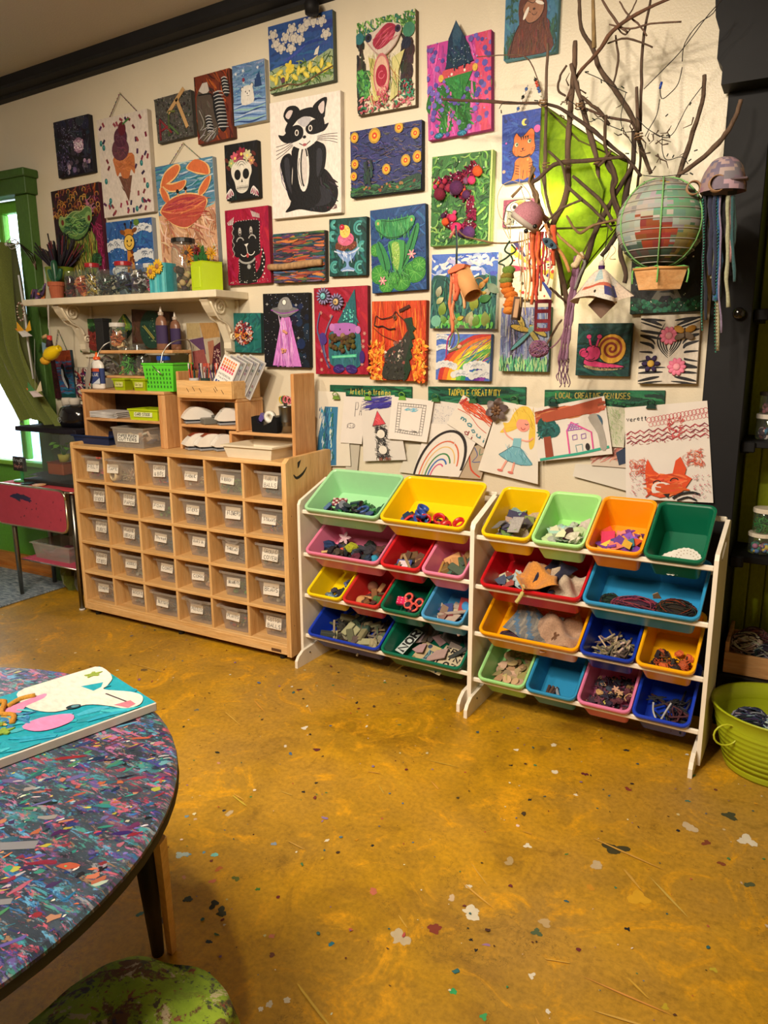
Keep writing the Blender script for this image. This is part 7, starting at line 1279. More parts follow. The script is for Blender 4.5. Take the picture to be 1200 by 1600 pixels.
# ------------------------------------------------------------------ branch tree on the wall, lantern, things hanging in it
def T(pts,y): # seen points carried out to a depth (single or per point)
 n=len(pts);ys=y if isinstance(y,(list,tuple))else[y]*n
 if len(ys)==2 and n!=2:ys=[ys[0]+(ys[1]-ys[0])*i/(n-1)for i in range(n)]
 return[tuple(P(px,py,yy))for(px,py),yy in zip(pts,ys)]
tree=thing('branch_tree','bare brown branches lashed into a tree around the green lantern','tree branches',(0,0,0))
BR=[([(899,64),(898,100),(893,150),(890,189),(887,237),(887,290),(879,322),(863,353),(868,385),(880,440),(886,480),(884,512)],-.30,5.2,'6a5240'),
 ([(856,68),(854,120),(853,173),(852,244),(851,283),(857,322),(866,345)],-.3,3,'6e5848'),([(892,100),(903,140),(910,165),(916,190),(927,228),(934,259),(935,306),(937,337)],-.31,4.2,'6a5444'),
 ([(905,-2),(908,44),(927,77),(936,106),(958,136),(980,169),(995,198),(998,220),(1017,271)],(-.2,-.26),4,'5c4838'),([(926,-2),(929,75)],-.22,3.4,'a08458'),
 ([(885,158),(903,117),(932,84),(958,48),(995,22),(1050,-4)],(-.26,-.34),3,'6a4834'),([(940,-2),(965,37),(980,50)],-.3,2,'6a5040'),([(1017,-2),(1004,73),(1002,147),(1000,205)],-.24,2.4,'5a4638'),
 ([(952,38),(985,45),(1017,37),(1064,34)],-.3,1.5,'6a5040'),([(949,68),(980,60),(1020,74)],-.28,1.5,'5a4434'),([(962,55),(966,95),(958,132)],-.26,1.8,'5a4636'),([(968,2),(982,24),(1000,40),(1010,56)],-.3,1.4,'6a5040'),([(995,0),(985,20),(970,40),(965,44),(977,54),(985,45)],-.29,1.3,'5a4434'),
 ([(1101,117),(1097,161),(1083,205),(1064,264),(1050,293),(1035,304)],(-.30,-.3),3.6,'5e4a3a'),([(1158,155),(1149,183),(1134,209),(1108,238),(1075,264),(1057,276)],(-.36,-.30),3.6,'6a5240'),
 ([(846,162),(871,167),(898,184),(926,203),(949,223),(981,250),(1002,275)],-.34,3,'4c3a30'),([(832,285),(844,277),(865,258),(887,253),(918,251),(975,245)],-.37,3.6,'5a4434'),
 ([(949,247),(949,259),(959,275),(957,298),(963,322),(970,345),(971,370),(970,400),(978,425),(976,442)],-.35,4.4,'4a382c'),([(947,180),(945,220),(952,250),(963,280),(958,300),(968,330)],-.36,3,'54402f'),
 ([(990,205),(990,251),(985,267),(977,314),(973,345),(955,380),(940,400)],-.32,4.6,'42332a'),([(988,259),(965,298),(943,337),(929,365),(918,400),(903,440),(892,475),(888,505)],-.34,4.4,'4e3b2e'),
 ([(895,275),(934,309),(949,330),(958,350)],-.38,3,'5a4638'),([(857,236),(879,259),(887,291),(918,319),(942,342),(956,360)],-.39,2.4,'5c4a3a'),([(885,337),(896,355),(907,364),(927,352),(971,342)],-.40,2.2,'8a6c4a'),
 ([(842,362),(871,330),(890,320),(909,312)],-.40,2,'6a5444'),([(690,155),(720,157),(760,158),(797,161),(848,161)],(-.34,-.32),2.6,'5a4030'),([(745,89),(790,86),(819,88),(833,106),(846,142)],-.28,1,'6a5040'),
 ([(716,360),(726,369),(745,374),(775,380),(810,378),(834,371)],-.36,1.5,'8a6a4c'),([(832,260),(831,285),(836,304),(843,324),(853,345),(862,358)],-.34,4.2,'7a6048'),([(836,262),(827,284),(840,305),(838,324),(857,342)],-.355,2.6,'8c7050'),
 ([(994,136),(998,205)],-.26,3,'6a5444'),([(859,449),(870,459),(882,470)],-.33,2.2,'5a4434'),([(878,499),(868,514),(857,534),(852,545)],-.30,2.2,'6a5040'),([(815,291),(800,308)],-.34,2.4,'9a7c58'),
 ([(975,345),(985,358),(975,380),(990,400)],-.3,3,'54402f'),([(993,205),(985,190),(950,183),(905,166)],-.33,2,'5c4436'),([(908,150),(925,165),(935,172),(945,185),(952,195)],-.32,2.8,'54402f'),
 ([(935,260),(945,250),(955,235)],-.37,2.4,'5a4434'),([(884,150),(872,140),(876,118),(885,102)],-.3,2,'5a4434'),([(1000,215),(1000,260),(990,330)],-.22,2,'54402f'),([(868,362),(880,375),(900,392),(912,404)],-.42,2,'b08858')]
for pts,y,r,c in BR:
 q=smooth_path(T(pts,y),4);n=len(q);rr=random.Random(n)
 MB().tube([(a_+rr.uniform(-.0012,.0012),b_2+rr.uniform(-.0012,.0012),c_2)for a_,b_2,c_2 in q],[r*.0022*(1.06-.35*abs(2*i/n-1)+rr.uniform(-.08,.12))for i in range(n)],c,8).build('branch','bark',tree)
for(x,y)in((888,253),(853,258),(998,212),(934,252),(905,165),(950,247),(848,160)):
 p=P(x,y,-.36);MB().tube([(p.x+.014*cos(k*1.1),p.y+.012*sin(k*1.1),p.z-.012+.0016*k)for k in range(15)],.002,'8a6a48',4).build('twine_lashing','matte',tree)
rt=random.Random(12)
for k in range(34):
 x,y=rt.choice([(990,205),(960,180),(1000,210),(1050,250),(900,150),(945,300),(1010,230),(1060,200),(895,170)]);x+=rt.uniform(-30,30);y+=rt.uniform(-25,25);a_=rt.uniform(0,6.3);l=rt.uniform(10,26)
 MB().tube(T([(x,y),(x+l*.5*cos(a_),y+l*.5*sin(a_)),(x+l*cos(a_+.5),y+l*sin(a_+.5))],-.33+rt.uniform(-.04,.05)),[.0028,.002,.001],'5a4636',5).build('twig','bark',tree)
def wire(name,lab,paths,y,r,col,tips=None,cat='cord',mt='matte'):
 t=thing(name,lab,cat,(0,0,0))
 for p in paths:MB().tube(smooth_path(T(p,y),4),r,col,5).build('wire',mt,t)
 for(x,yy)in tips or[]:
  a_=x*.7;MB().tube(T([(x,yy),(x+6*cos(a_),yy+5*sin(a_))],y),.0022,'1c2420',5).build('bulb','plastic',t)
 return t
wire('power_cord','thin black cords looping down from the ceiling above the lantern',[[(1130,-2),(1106,24),(1083,55),(1062,82),(1039,106),(1006,139)],[(1126,-4),(1115,20),(1091,38),(1070,68),(1066,96)],[(1066,105),(1060,130),(1048,145),(1034,154),(1031,132)],[(1031,155),(1026,180),(1015,200),(1008,213)],[(962,270),(955,320),(947,380),(941,412)]],-.30,.0016,'241c18')
wire('string_lights','dark string of tiny unlit bulbs tangled through the branches',[[(914,113),(935,122),(958,135),(980,145)],[(995,183),(1010,200),(1038,215),(1052,208),(1062,190),(1075,165),(1098,134)],[(1035,214),(1035,235),(1042,250),(1065,245),(1075,256)],[(1005,274),(1030,276),(1052,274),(1075,272)],[(1036,276),(1028,285)],[(780,170),(790,160),(830,163),(850,155)],[(885,155),(905,168),(920,190),(935,185),(950,195),(975,205)],[(978,145),(970,190),(985,220),(996,240)]],-.35,.0014,'1c1814',
  [(920,112),(940,130),(975,138),(1040,182),(1080,160),(1041,212),(1044,240),(1076,252),(1030,286),(1006,284),(1078,270),(1090,234),(783,172),(815,155),(835,157),(930,188),(918,170),(972,200),(950,186),(983,240),(997,226),(1053,242)])
MB().tube(T([(1034,128),(1031,139)],-.30),.004,'20409c',8).build('blue_tip','plastic',bpy.data.objects['power_cord'])
# lantern
lan=thing('paper_lantern','large faceted green paper lantern glowing behind the branches','lantern',(0,0,0))
V=[P(847,163,-.20),P(981,254,-.16),P(843,262,-.20),P(866,357,-.28),P(931,355,-.32),P(966,352,-.18),P(878,462,-.17),P(905,220,-.31),P(858,300,-.28),P(981,262,-.05),P(850,170,-.05),P(845,300,-.05),P(868,380,-.05),P(960,370,-.05),P(848,215,-.27),P(942,300,-.33)]
F_=[(0,14,7),(0,7,1),(14,8,3,4,15,7),(7,15,1),(15,4,5,1),(14,2,8),(8,2,3),(0,2,14),(3,6,4),(4,6,5),(2,11,12,6),(2,6,3),(5,6,13),(5,13,9,1),(0,1,9,10),(0,10,11,2)]
MB()._add(V,F_,'ffffff').build('paper_shade','lantern',lan)
for e in((0,7),(7,1),(3,4),(4,5),(1,5),(0,2),(2,3),(3,6),(4,6),(5,6),(0,1)):MB().tube([V[e[0]],V[e[1]]],.0035,'54501c',6).build('frame_stick','matte',lan)
bp=P(877,315,-.258);MB().ball(tuple(bp),.026,'ffffff',14,10).build('bulb','glow',lan);lamp('lantern_bulb_and_fill','POINT',(bp.x,bp.y-.0,bp.z),16,(1,.84,.58),None,.04)
p2=P(832,325,-.13);lamp('lantern_bulb_and_fill','POINT',tuple(P(838,330,-.16)),4.6,(1,.84,.58),None,.03)  # added fill lamp beside the lantern for the warm glow on the wall
# hanging pieces
def strands(name,parent,x0,x1,ytop,y,specs,seed,mt='fabric',flat=.75):
 r=random.Random(seed)
 for px,yb,col,wd in specs:
  pts=[(px+r.uniform(-1,1)+2.5*sin(k*.9+px)*(k/8),ytop+(yb-ytop)*k/8)for k in range(9)]
  MB().tube(smooth_path(T(pts,y+r.uniform(-.015,.015)),2),[wd*1.7*(1-.25*abs(sin(q*.6+px)))for q in range(17)],col,6,flat=flat).build(name,mt,parent)
jf=thing('hanging_jellyfish','pink woven jellyfish with orange ribbons hanging left of the lantern','hanging craft',(0,0,0));c_=P(825,340,-.44)
m_=MB();m_.M=mbl(tuple(c_),(0,.65,0));m_.lathe([(.0005,.055),(.022,.052),(.042,.036),(.054,.012),(.056,-.012),(.05,-.02)],(0,0,0),'c0808c',20);m_.build('dome','yarn',jf)
m_=MB();m_.M=mbl(tuple(c_),(0,.65,0));m_.lathe([(.056,-.008),(.059,-.012),(.056,-.028),(.052,-.024)],(0,0,0),'b0a498',20);m_.build('band','matte',jf)
for px,py in((822,361),(836,354)):p=P(px,py,-.50);MB().ball(tuple(p),.0085,'121214',10,6).build('eye','gloss',jf)
strands('ribbon',jf,0,0,362,-.44,[(818,452,'d8b088',.002),(822,492,'dcc080',.002),(826,470,'e0a860',.0025),(829,440,'c84838',.003),(833,476,'d86430',.005),(836,462,'e07038',.006),(840,470,'d04830',.005),(844,455,'e88048',.004),(848,440,'c03c3c',.004),(853,430,'b84438',.003),(858,445,'d8a898',.0025),(812,440,'b89888',.0016),(815,480,'c8a060',.0016),(842,415,'e06830',.005),(831,420,'e89058',.004)],2)
strands('streamer',jf,0,0,352,-.42,[(866,415,'d8582c',.007),(862,392,'d86c38',.006)],3)
MB().tube(smooth_path(T([(852,350),(862,375),(880,400),(890,425)],-.43),3),.006,'c88c50',6).build('side_ribbon','fabric',jf);MB().tube(T([(822,318),(812,288),(812,262)],-.40),.0012,'c8b8a0',4).build('hanging_cord','matte',jf)
sn=thing('cardboard_tag','small dark blue fish shape with two spots beside the pink jellyfish','hanging craft',tuple(P(858,380,-.45)),(0,.6,0));MB().prism(smooth_path([(-.03,0),(-.01,.014),(.02,.01),(.034,0),(.015,-.012),(-.01,-.012)],3,True),-.003,.003,'2c4858').build('fish_shape','matte',sn);[MB().ball((x,-.005,0),.006,'101828',8,6).build('spot','matte',sn)for x in(-.012,.012)]
wire('wire_loops','pale thin wire hoops hanging in front of the owl painting',[[(800,282),(785,290),(777,310),(780,335),(790,350),(797,372)],[(800,282),(815,288),(828,305),(829,325)],[(786,356),(797,374),(797,345)],[(850,352),(835,340),(845,370),(862,398)]],-.38,.0014,'b8a078')
gar=thing('cord_star','dark green cord bent into star shapes above the orange pompoms','hanging craft',(0,0,0))
for path_ in([(797,376),(791,385),(789,392),(798,397),(806,391),(799,382)],[(797,398),(790,404),(779,411),(788,415),(786,424),(794,418),(801,408),(798,399)]):MB().tube(smooth_path(T(path_,-.38),3,False),.0035,'1c3a24',6).build('bent_cord','matte',gar)
gp=thing('pompom_garland','fuzzy orange and olive pompom garland left of the jellyfish ribbons','garland',(0,0,0))
for k,(x,y,c)in enumerate(((795,423,'6a8a30'),(793,431,'8a7a28'),(791,438,'7a8a3c'),(791,446,'c86818'),(794,454,'d87420'),(798,461,'d87420'),(801,468,'e08028'),(797,476,'d87018'),(796,484,'e08830'))):MB().ball(tuple(P(x,y,-.38)),(.026,.022,.018),c,12,8,jit=.14).build('pompom','yarn',gp)
lg=thing('log_slice','small brown bark piece hanging over the dragonfly painting','wood piece',tuple(P(808,482,-.40)),(0,.12,0));MB().tube([(0,0,-.042),(0,0,.042)],[.018,.018],'5a4438',12).build('bark_piece','bark',lg);MB().rbox(-.006,.012,-.019,-.014,-.034,.034,'b08a68',0,.002).build('cut_face','matte',lg)
fe=thing('felt_ladder','dark red felt strip cut like a ladder over the dragonfly painting','felt piece',tuple(P(848,494,-.34)))
for dx in(-.026,.026):MB().rbox(dx-.006,dx+.006,-.003,.0,-.055,.06,'6e1424',0,.001).build('side_strip','fabric',fe)
for dz in(-.05,-.018,.018,.054):MB().rbox(-.022,.022,-.003,0,dz-.007,dz+.007,'781828',0,.001).build('rung','fabric',fe)
tangle('star_tassel','mauve fuzzy yarn star hanging below the felt ladder',Matrix.Translation(P(842,545,-.38)),['8a5a78','a07090','7a4c68'],.035,.014,.03,50,9,.002,'hanging craft');MB().tube(smooth_path(T([(852,548),(866,540),(878,525),(884,508)],-.36),3),.003,'8a6070',5).build('yarn_tail','yarn',bpy.data.objects['star_tassel']).matrix_parent_inverse=Matrix()
bpy.data.objects['yarn_tail'].parent=bpy.data.objects['star_tassel'];bpy.data.objects['yarn_tail'].matrix_parent_inverse=Matrix.Translation(P(842,545,-.38)).inverted()
mc=thing('yarn_braid','long mauve knotted yarn braid hanging below the lantern','hanging craft',(0,0,0))
for s in(-3.2,0,3.2):MB().tube(smooth_path(T([(903+s,400),(899+s,425),(896+s*1.1,450),(890+s*1.3,490),(884+s*1.4,530),(879+s*1.8,565)],-.40),4),[.006+.0022*sin(q*2.1)for q in range(21)],('8a6078','7a5068','94708a')[int(s>0)+int(s>=0)],7).build('braid_strand','yarn',mc)
strands('fringe',mc,0,0,560,-.40,[(872+2*k,595+5*(k%3),('8a6080','a07c98','74506a')[k%3],.0018)for k in range(9)],5,'yarn')
MB().tube(smooth_path(T([(912,397),(906,402),(899,415),(894,412)],-.41),3),[.010,.012,.013,.013,.012,.011,.011,.010,.009,.007],'d8c49a',8).build('pale_wrap','fabric',mc)
MB().tube(smooth_path(T([(911,404),(914,412),(906,430),(898,452)],-.41),3),.005,'8a8480',6).build('grey_cord','yarn',mc)
gh=thing('hanging_ghost','white cloth scrap figure tied with purple, holding a card, beside the lantern','hanging craft',(0,0,0));gc=P(940,418,-.40)
def gfn(u,v):
 a_=2*pi*u;r=.006+.095*v**.9*(1+.26*sin(5*a_+1)*v);return(gc.x+r*cos(a_)*.95,gc.y+r*sin(a_)*.7,gc.z-.004-.105*v**1.25-.012*sin(3*a_+v*4)*v)
MB().grid(gfn,30,10,lambda u,v:('c06048' if .58<v<.72 and .62<u<.86 else('3c3a78' if .62<v<.86 and .80<u<.93 else('a8c0c4' if v<.5 and .7<u<.8 else('e0ccb8' if int(u*11+v*4)%4 else 'd8d0c4'))))).build('cloth','fabric',gh)
MB().ball(tuple(gc+Vector((0,0,.012))),(.010,.010,.014),'d8ccc0',8,6).build('knot','fabric',gh);MB().lathe([(.011,-.006),(.012,.006)],tuple(gc),'402058',12).build('purple_tie','plastic',gh);MB().tube(smooth_path(T([(942,410),(950,398),(956,384),(962,392),(952,404),(962,405)],-.40),3),.0014,'c8b8a0',4).build('wire_twist','matte',gh)
cb=P(940,476,-.38);MB().box(-.034,.034,-.0015,.0015,-.034,.034,'6a5040').build('card_square','matte',gh).matrix_local=mbl(tuple(cb),(0,pi/4,0));MB().ball(tuple(P(930,455,-.45)),.006,'141414',8,6).build('eye','gloss',gh)
# balloon
ba=thing('hanging_balloon','papered globe balloon with green yarn and a wooden basket','hanging craft',(0,0,0));bc=P(1032,350,-.36);BR_=.142;rb_=random.Random(21)
def bcol(u,v):
 w=.012*sin(u*61)+.02*sin(v*37+u*9);x,y=u+w,v+.6*w;rb_=random.Random(int(u*26+.5*(int(v*18)%2))*97+int(v*18))
 if .69<x<.79 and .26<y<.53 and not(x>.76 and y>.44):return jit('84382a',.06,rb_)
 if .79<x<.84 and .30<y<.42:return jit('8c4030',.06,rb_)
 if .78<x<.95 and .50<y<.76 and(x+y*.5)%.09>.012:return jit('6a9c7c',.05,rb_)
 if .77<x<.81 and .78<y<.92:return jit('b8a050',.05,rb_)
 if .85<x<.97 and .2<y<.45:return jit(rb_.choice(['a8984a','5a7a5c','8a8450']),.04,rb_)
 return jit(rb_.choice(['a8a298','98a09a','a49c98','8a8680','b4aea4','909c94'])if y>.32 else rb_.choice(['3c5450','50645c','5a4c48','44584c']),.03,rb_)
MB().grid(lambda u,v:(bc.x+BR_*cos(2*pi*u)*cos(pi*(v-.5))*(1+.018*abs(sin(14*pi*v))),bc.y+BR_*sin(2*pi*u)*cos(pi*(v-.5))*(1+.018*abs(sin(14*pi*v))),bc.z+BR_*.98*sin(pi*(v-.5))),44,56,bcol).build('paper_globe','paper',ba)
for k in range(1,14):b_1=pi*(k/14-.5);MB().tube([(bc.x+(BR_+.002)*cos(q*pi/18)*cos(b_1),bc.y+(BR_+.002)*sin(q*pi/18)*cos(b_1),bc.z+(BR_+.001)*sin(b_1))for q in range(37)],.0016,'a8a298',4).build('wire_rib','matte',ba)
for k in range(6):
 a_=2*pi*k/6-.35;MB().tube([(bc.x+(BR_+.004)*cos(a_)*cos(b_1),bc.y+(BR_+.004)*sin(a_)*cos(b_1),bc.z+(BR_+.004)*sin(b_1))for b_1 in[pi*(q/14-.5)for q in range(15)]],.0026,'8ac878',5).build('green_yarn','yarn',ba)
kb=P(1033,437,-.36);corners=[(-.085,-.04),(.0,-.075),(.085,-.02),(.0,.05)];sc2=.78
def bk(z,s):return[(kb.x+x*s,kb.y+y*s,kb.z+z)for x,y in corners]
top,bot=bk(.034,1.0),bk(-.034,.78);MB()._add(top+bot,[(0,4,5,1),(1,5,6,2),(2,6,7,3),(3,7,4,0),(4,7,6,5)],'b07c44').build('wooden_basket','pine',ba).modifiers.new('t','SOLIDIFY').thickness=.003
for i in range(4):MB().tube([bk(.034,1.02)[i],bk(.034,1.02)[(i+1)%4]],.0045,'c89050',6).build('basket_rim','matte',ba);p=bk(.036,1.02)[i];MB().tube(smooth_path([(bc.x+.02*(i-1.5),bc.y-.02,bc.z-BR_+.003),((p[0]+bc.x)/2,p[1],(p[2]+bc.z-BR_)/2),p,(p[0],p[1]-.003,p[2]-.05)],3),.003,'7ac868',5).build('basket_cord','yarn',ba)
# second jellyfish at the pillar
j2=thing('hanging_jellyfish','mottled pink papier mache jellyfish with dark blue ribbons by the black pillar','hanging craft',(0,0,0));jc=P(1130,285,-.42)
def jcol(u,v):k=int((u+.07*sin(v*9))*11)*7+int((v+.1*sin(u*25))*4);return jit(['8a7078','a88a8c','78707c','b09498','6a6474','96787e'][k*5%6],.03,random.Random(k))
MB().grid(lambda u,v:(jc.x+.068*cos(2*pi*u)*(cos(pi/2*v)**.8 if v<1 else 0)*(1+.04*sin(11*u*pi+9*v)),jc.y+.068*sin(2*pi*u)*(cos(pi/2*v)**.8 if v<1 else 0),jc.z-.03+.105*sin(pi/2*v)),26,12,jcol).build('dome','glitter' if 0 else 'matte',j2)
for dx,dy,rr2 in((-.085,-.02,.022),(-.012,-.055,.025)):
 m_=MB();m_.M=mbl((jc.x+dx,jc.y+dy,jc.z-.012),(pi/2,0,.3));m_.lathe([(rr2,-.014),(rr2,.014),(rr2-.003,.014),(rr2-.003,-.014),(rr2,-.014)],(0,0,0),'9c7858',20);m_.build('cardboard_ring','matte',j2)
MB().rbox(jc.x+.02,jc.x+.075,jc.y-.06,jc.y-.02,jc.z-.006,jc.z,'5a4a50',0,.002).build('brim','matte',j2)
strands('ribbon',j2,0,0,306,-.42,[(1101,500,'1c2030',.005),(1105,470,'15151c',.004),(1111,430,'2a2c44',.008),(1116,435,'b0b890',.007),(1122,470,'2c5c8c',.011),(1128,370,'16161c',.009),(1132,370,'241c28',.006),(1137,480,'a8a888',.006),(1140,410,'c08888',.007),(1145,440,'2c5458',.005),(1148,400,'24403c',.004),(1125,520,'8a7a98',.003),(1120,548,'b0a888',.006),(1142,430,'4c4470',.005),(1117,460,'28304c',.006),(1098,515,'1c3834',.003)],8)
for px,y1 in((1098,520),(1119,555)):
 m_=MB();n_=46;[m_.ball(tuple(P(px+2*sin(k*.13),312+(y1-312)*k/n_,-.43)),.0034,'1f6a58',5,4)for k in range(n_)];o=m_.build('bead_strand','gloss',j2);o['kind']='stuff'
# tube creature at the left end of the low twig
tc=thing('hanging_tube_fish','orange and tan cardboard tube creature with paper tentacles, over the forest canvas','hanging craft',(0,0,0));c1_,c2_=P(722,425,-.42),P(739,462,-.46)
MB().tube([c1_,c2_],[.032,.034],'c89058',16,cap=False,smooth=True).build('cardboard_tube','matte',tc).modifiers.new('t','SOLIDIFY').thickness=.002
MB().prism([(-.036,.0),(.0,.022),(.034,.02),(.03,.008),(.0,-.004),(-.034,-.012)],-.03,.03,'d8704c').build('paper_cap','paper',tc).matrix_local=mbl(tuple(P(718,423,-.43)))
strands('paper_tentacle',tc,0,0,428,-.44,[(705,520,'d87850',.0055),(709,500,'d88860',.005),(714,470,'c86040',.008),(718,478,'508a84',.006),(724,482,'d8a070',.005),(728,470,'d86038',.008),(712,455,'d06040',.009),(721,455,'c85838',.009)],6,'paper')
MB().tube(T([(712,352),(714,380),(713,420)],-.42),.004,'4a6068',6).build('glitter_cord','glitter',tc);MB().tube(T([(711,358),(703,372)],-.42),.005,'c87468',6).build('pink_tie','fabric',tc)
m_=MB();m_.M=mbl(tuple(P(748,443,-.42)),(pi/2,0,.4));m_.lathe([(.022,-.01),(.022,.012),(.019,.012),(.019,-.01),(.022,-.01)],(0,0,0),'a8845c',20);m_.build('tube_ring','matte',tc)
MB().tube(T([(757,441),(763,434),(761,442)],-.42),[.008,.004,.002],'c8843c',6).build('fin','matte',tc);MB().ball(tuple(P(752,458,-.43)),(.022,.006,.007),'b89840',8,6).build('yellow_bow','matte',tc)
ch=thing('pipe_cleaner_charm','pipe cleaner loops with a clothes peg over the rainbow painting','hanging craft',(0,0,0))
for pth,c in(([(709,516),(700,530),(698,545),(697,560)],'b83c80'),([(711,514),(704,530),(702,542)],'7a8a50'),([(712,514),(717,526),(714,540),(706,546)],'98a860'),([(708,516),(710,530),(704,545)],'6a5a9a')):MB().tube(smooth_path(T(pth,-.38),3),.003,c,6).build('pipe_cleaner','yarn',ch)
MB().tube(T([(701,550),(716,544)],-.38),.005,'6a6050',6).build('peg','matte',ch);MB().ball(tuple(P(718,542,-.385)),.009,'d8a080',10,8).build('bead','matte',ch);MB().tube(T([(709,498),(710,516)],-.38),.001,'8a7060',4).build('thread','matte',ch)
for lab,a0,b0,c in(('beaded cord hooking the cat painting to the wall, left strand',(807,176),(825,133),'b0b0b8'),('beaded cord hooking the cat painting to the wall, right strand',(846,152),(835,120),'7a8a60')):
 t=thing('beaded_cord',lab,'cord',(0,0,0));MB().tube(T([a0,b0],-.03),.002,c,5).build('cord','matte',t);[MB().ball(tuple(P(a0[0]+(b0[0]-a0[0])*k/7,a0[1]+(b0[1]-a0[1])*k/7,-.035)),.007,rb_.choice(['c84c3c','3c5a9a','18181c','e0d8d0']),8,6).build('bead','gloss',t)for k in range(1,7)]
t=thing('track_spotlight','small black spotlight head on the ceiling trim above the blossom painting','spotlight',tuple(P(487,10,-.08)));MB().lathe([(.001,-.03),(.03,-.03),(.034,.01),(.02,.03),(.001,.03)],(0,0,0),'141416',16).build('lamp_head','black',t);MB().tube([(0,0,.02),(0,0,.055)],.008,'141416',8).build('stem','black',t)
t=thing('drawer_knob','round black knob on the front of the black pillar','knob',tuple(P(1155,490,-.03)));MB().ball((0,-.02,0),(.022,.012,.022),'101012',14,10).build('knob_head','gloss',t);MB().tube([(0,0,0),(0,-.014,0)],.009,'101012',10).build('stem','gloss',t)
# ------------------------------------------------------------------ jars, bottles and boxes standing on shelves
def rad(px,p):return 1.08*px*((p-Vector(CP)).dot(FWD))/FPX
def stand(px,y,z): # point on a shelf at height z under a seen column
 p=P(px,500,y)
 for _ in range(3):
  d=_ray(px,800-((z-CP[2])*0));q=P(px,500+(p.z-z)/mpp(y),y);p=q
 return Vector((p.x,y,z))
def jar(name,lab,px,wpx,hpx,y,z,cols,lid=None,kind='chip',cat='jar',body='glass',fill_=.85,seed=1,square=False,group=None):
 p=stand(px,y,z+.001);r=rad(wpx/2,p);h=rad(hpx,p);lh=min(.02,h*.16);hb=h-lh if lid else h;t=thing(name,lab,cat,tuple(p),(0,0,0),group);n=4 if square else 18
 k=1.2 if square else 1;m_=MB();pr=[(.001,.0),(r*.9*k,.0),(r*k,h*.05),(r*k,hb*.82),(r*.84*k,hb*.93),(r*.84*k,hb)];
 m_.lathe(pr,(0,0,0),'ffffff',n,smooth=not square);o=m_.build('jar_body',body,t)
 if lid:MB().lathe([(.001,hb-.002),(r*.92*k,hb-.002),(r*.94*k,hb),(r*.94*k,h-.003),(r*.9*k,h),(.001,h)],(0,0,0),lid,n,smooth=False).build('lid','plastic',t)
 if cols:
  rr=random.Random(seed);b=MB();s=r*.55
  for i in range(46):
   a_,q=rr.uniform(0,6.28),r*.72*sqrt(rr.random());b.M=mbl((q*cos(a_),q*sin(a_),s*.6+(hb*fill_-s*1.2)*rr.random()),(rr.uniform(-1,1),rr.uniform(-1,1),rr.uniform(0,6)));c=jit(rr.choice(cols),.05,rr)
   if kind=='chip':b.box(-s*.7,s*.7,-s*.5,s*.5,-s*.12,s*.12,c)
   elif kind=='ball':b.ball((0,0,0),s*.5,c,6,4)
   else:b.tube([(-s,0,0),(0,s*.3,.1*s),(s,0,0)],s*.14,c,4)
  b.M=None;o=b.build('jar_contents','matte');o.location=tuple(p);tag(o,lab.split(' jar')[0]+' jar: the loose pieces inside it','craft supplies',None,'stuff')
 if square:t.rotation_euler=(0,0,pi/4)
 return t,p,r,h
SY=-.15
G_='craft jars on the wall shelf'
jar('glass_jar','slim jar of dark red blocks beside the cactus pot',111,17,38,SY,SZ,['5a2028','3a2024','7a2c34','241c20'],None,group=G_);jar('glass_jar','jar of orange and red scraps, no lid, on the wall shelf',128,19,38,SY-.02,SZ,['c86030','a83c28','d88a58','8a2c2c'],None,seed=2,group=G_)
jar('glass_jar','red lidded jar of yellow pieces on the wall shelf',146,22,47,SY,SZ,['c8a838','8a7028','2a2418','d8b860'],'9c1c24','curl',seed=3,group=G_);jar('glass_jar','squat round jar of dark threads on the wall shelf',167,29,36,SY-.04,SZ,['24282c','3a4448','181c20','4a5a50'],None,'curl',seed=4,group=G_)
jar('glass_jar','red lidded jar of navy and white blocks on the wall shelf',195,27,47,SY,SZ,['2c3c64','1c2438','8a98ac','24304c'],'981c24',seed=5,group=G_);jar('glass_jar','jar of zebra striped pieces beside the turquoise box',218,23,43,SY,SZ,['181818','c8c4c0','2a2430','3a2c4c'],None,seed=6,group=G_)
t,p,r,h=jar('clear_box','narrow clear box of pink and black pieces behind the turquoise box',236,16,44,SY+.05,SZ,['c83c6c','181418','d85c84'],'c8c4bc',seed=7,square=True,cat='box')
jar('mason_jar','tall mason jar of brown beads with black lid on the wall shelf',290,36,74,SY,SZ,['5a4028','8a6a40','2c2018','c0a070','6a3028'],'1c1a1a','ball',seed=8,fill_=.55)
p=stand(254,-.19,SZ);t=thing('turquoise_box','turquoise striped box with two yellow paper flowers on the wall shelf','box',tuple(p),(0,0,-.1))
W_=rad(33,p);H_=rad(41,p);m_=MB();m_.rbox(-W_/2-.003,W_/2+.003,-.03,.045,0.001,H_,'3c98a0',0,.003);m_.build('box_body','paint',t)
for k in range(6):MB().rbox(-W_/2+W_*k/6,-W_/2+W_*(k+.9)/6,-.036,-.030,.002,H_-.002,['4cb4bc','3c9ca8','6cc4c8'][k%3],0,.001).build('painted_slat','paint',t)
for dx,dz in((-.028,.105),(.026,.128)):
 f_=MB()
 for q in range(18):a_=2*pi*q/18;f_.M=mbl((dx+.022*cos(a_),-.044-.004*(q%2),dz+.022*sin(a_)),(0,-a_,0));f_.ball((0,0,0),(.018,.003,.006),'d8a818' if q%2 else 'e0b830',6,4)
 f_.M=None;f_.ball((dx,-.05,dz),(.014,.008,.014),'9a6a48',10,6);f_.build('paper_flower','matte',t)
p=stand(324,-.14,SZ);t=thing('lime_tin','bright lime yellow tin vase with flowers at the right end of the wall shelf','vase',tuple(p),(0,0,-.35));W_=rad(17,p);H_=rad(41,p)
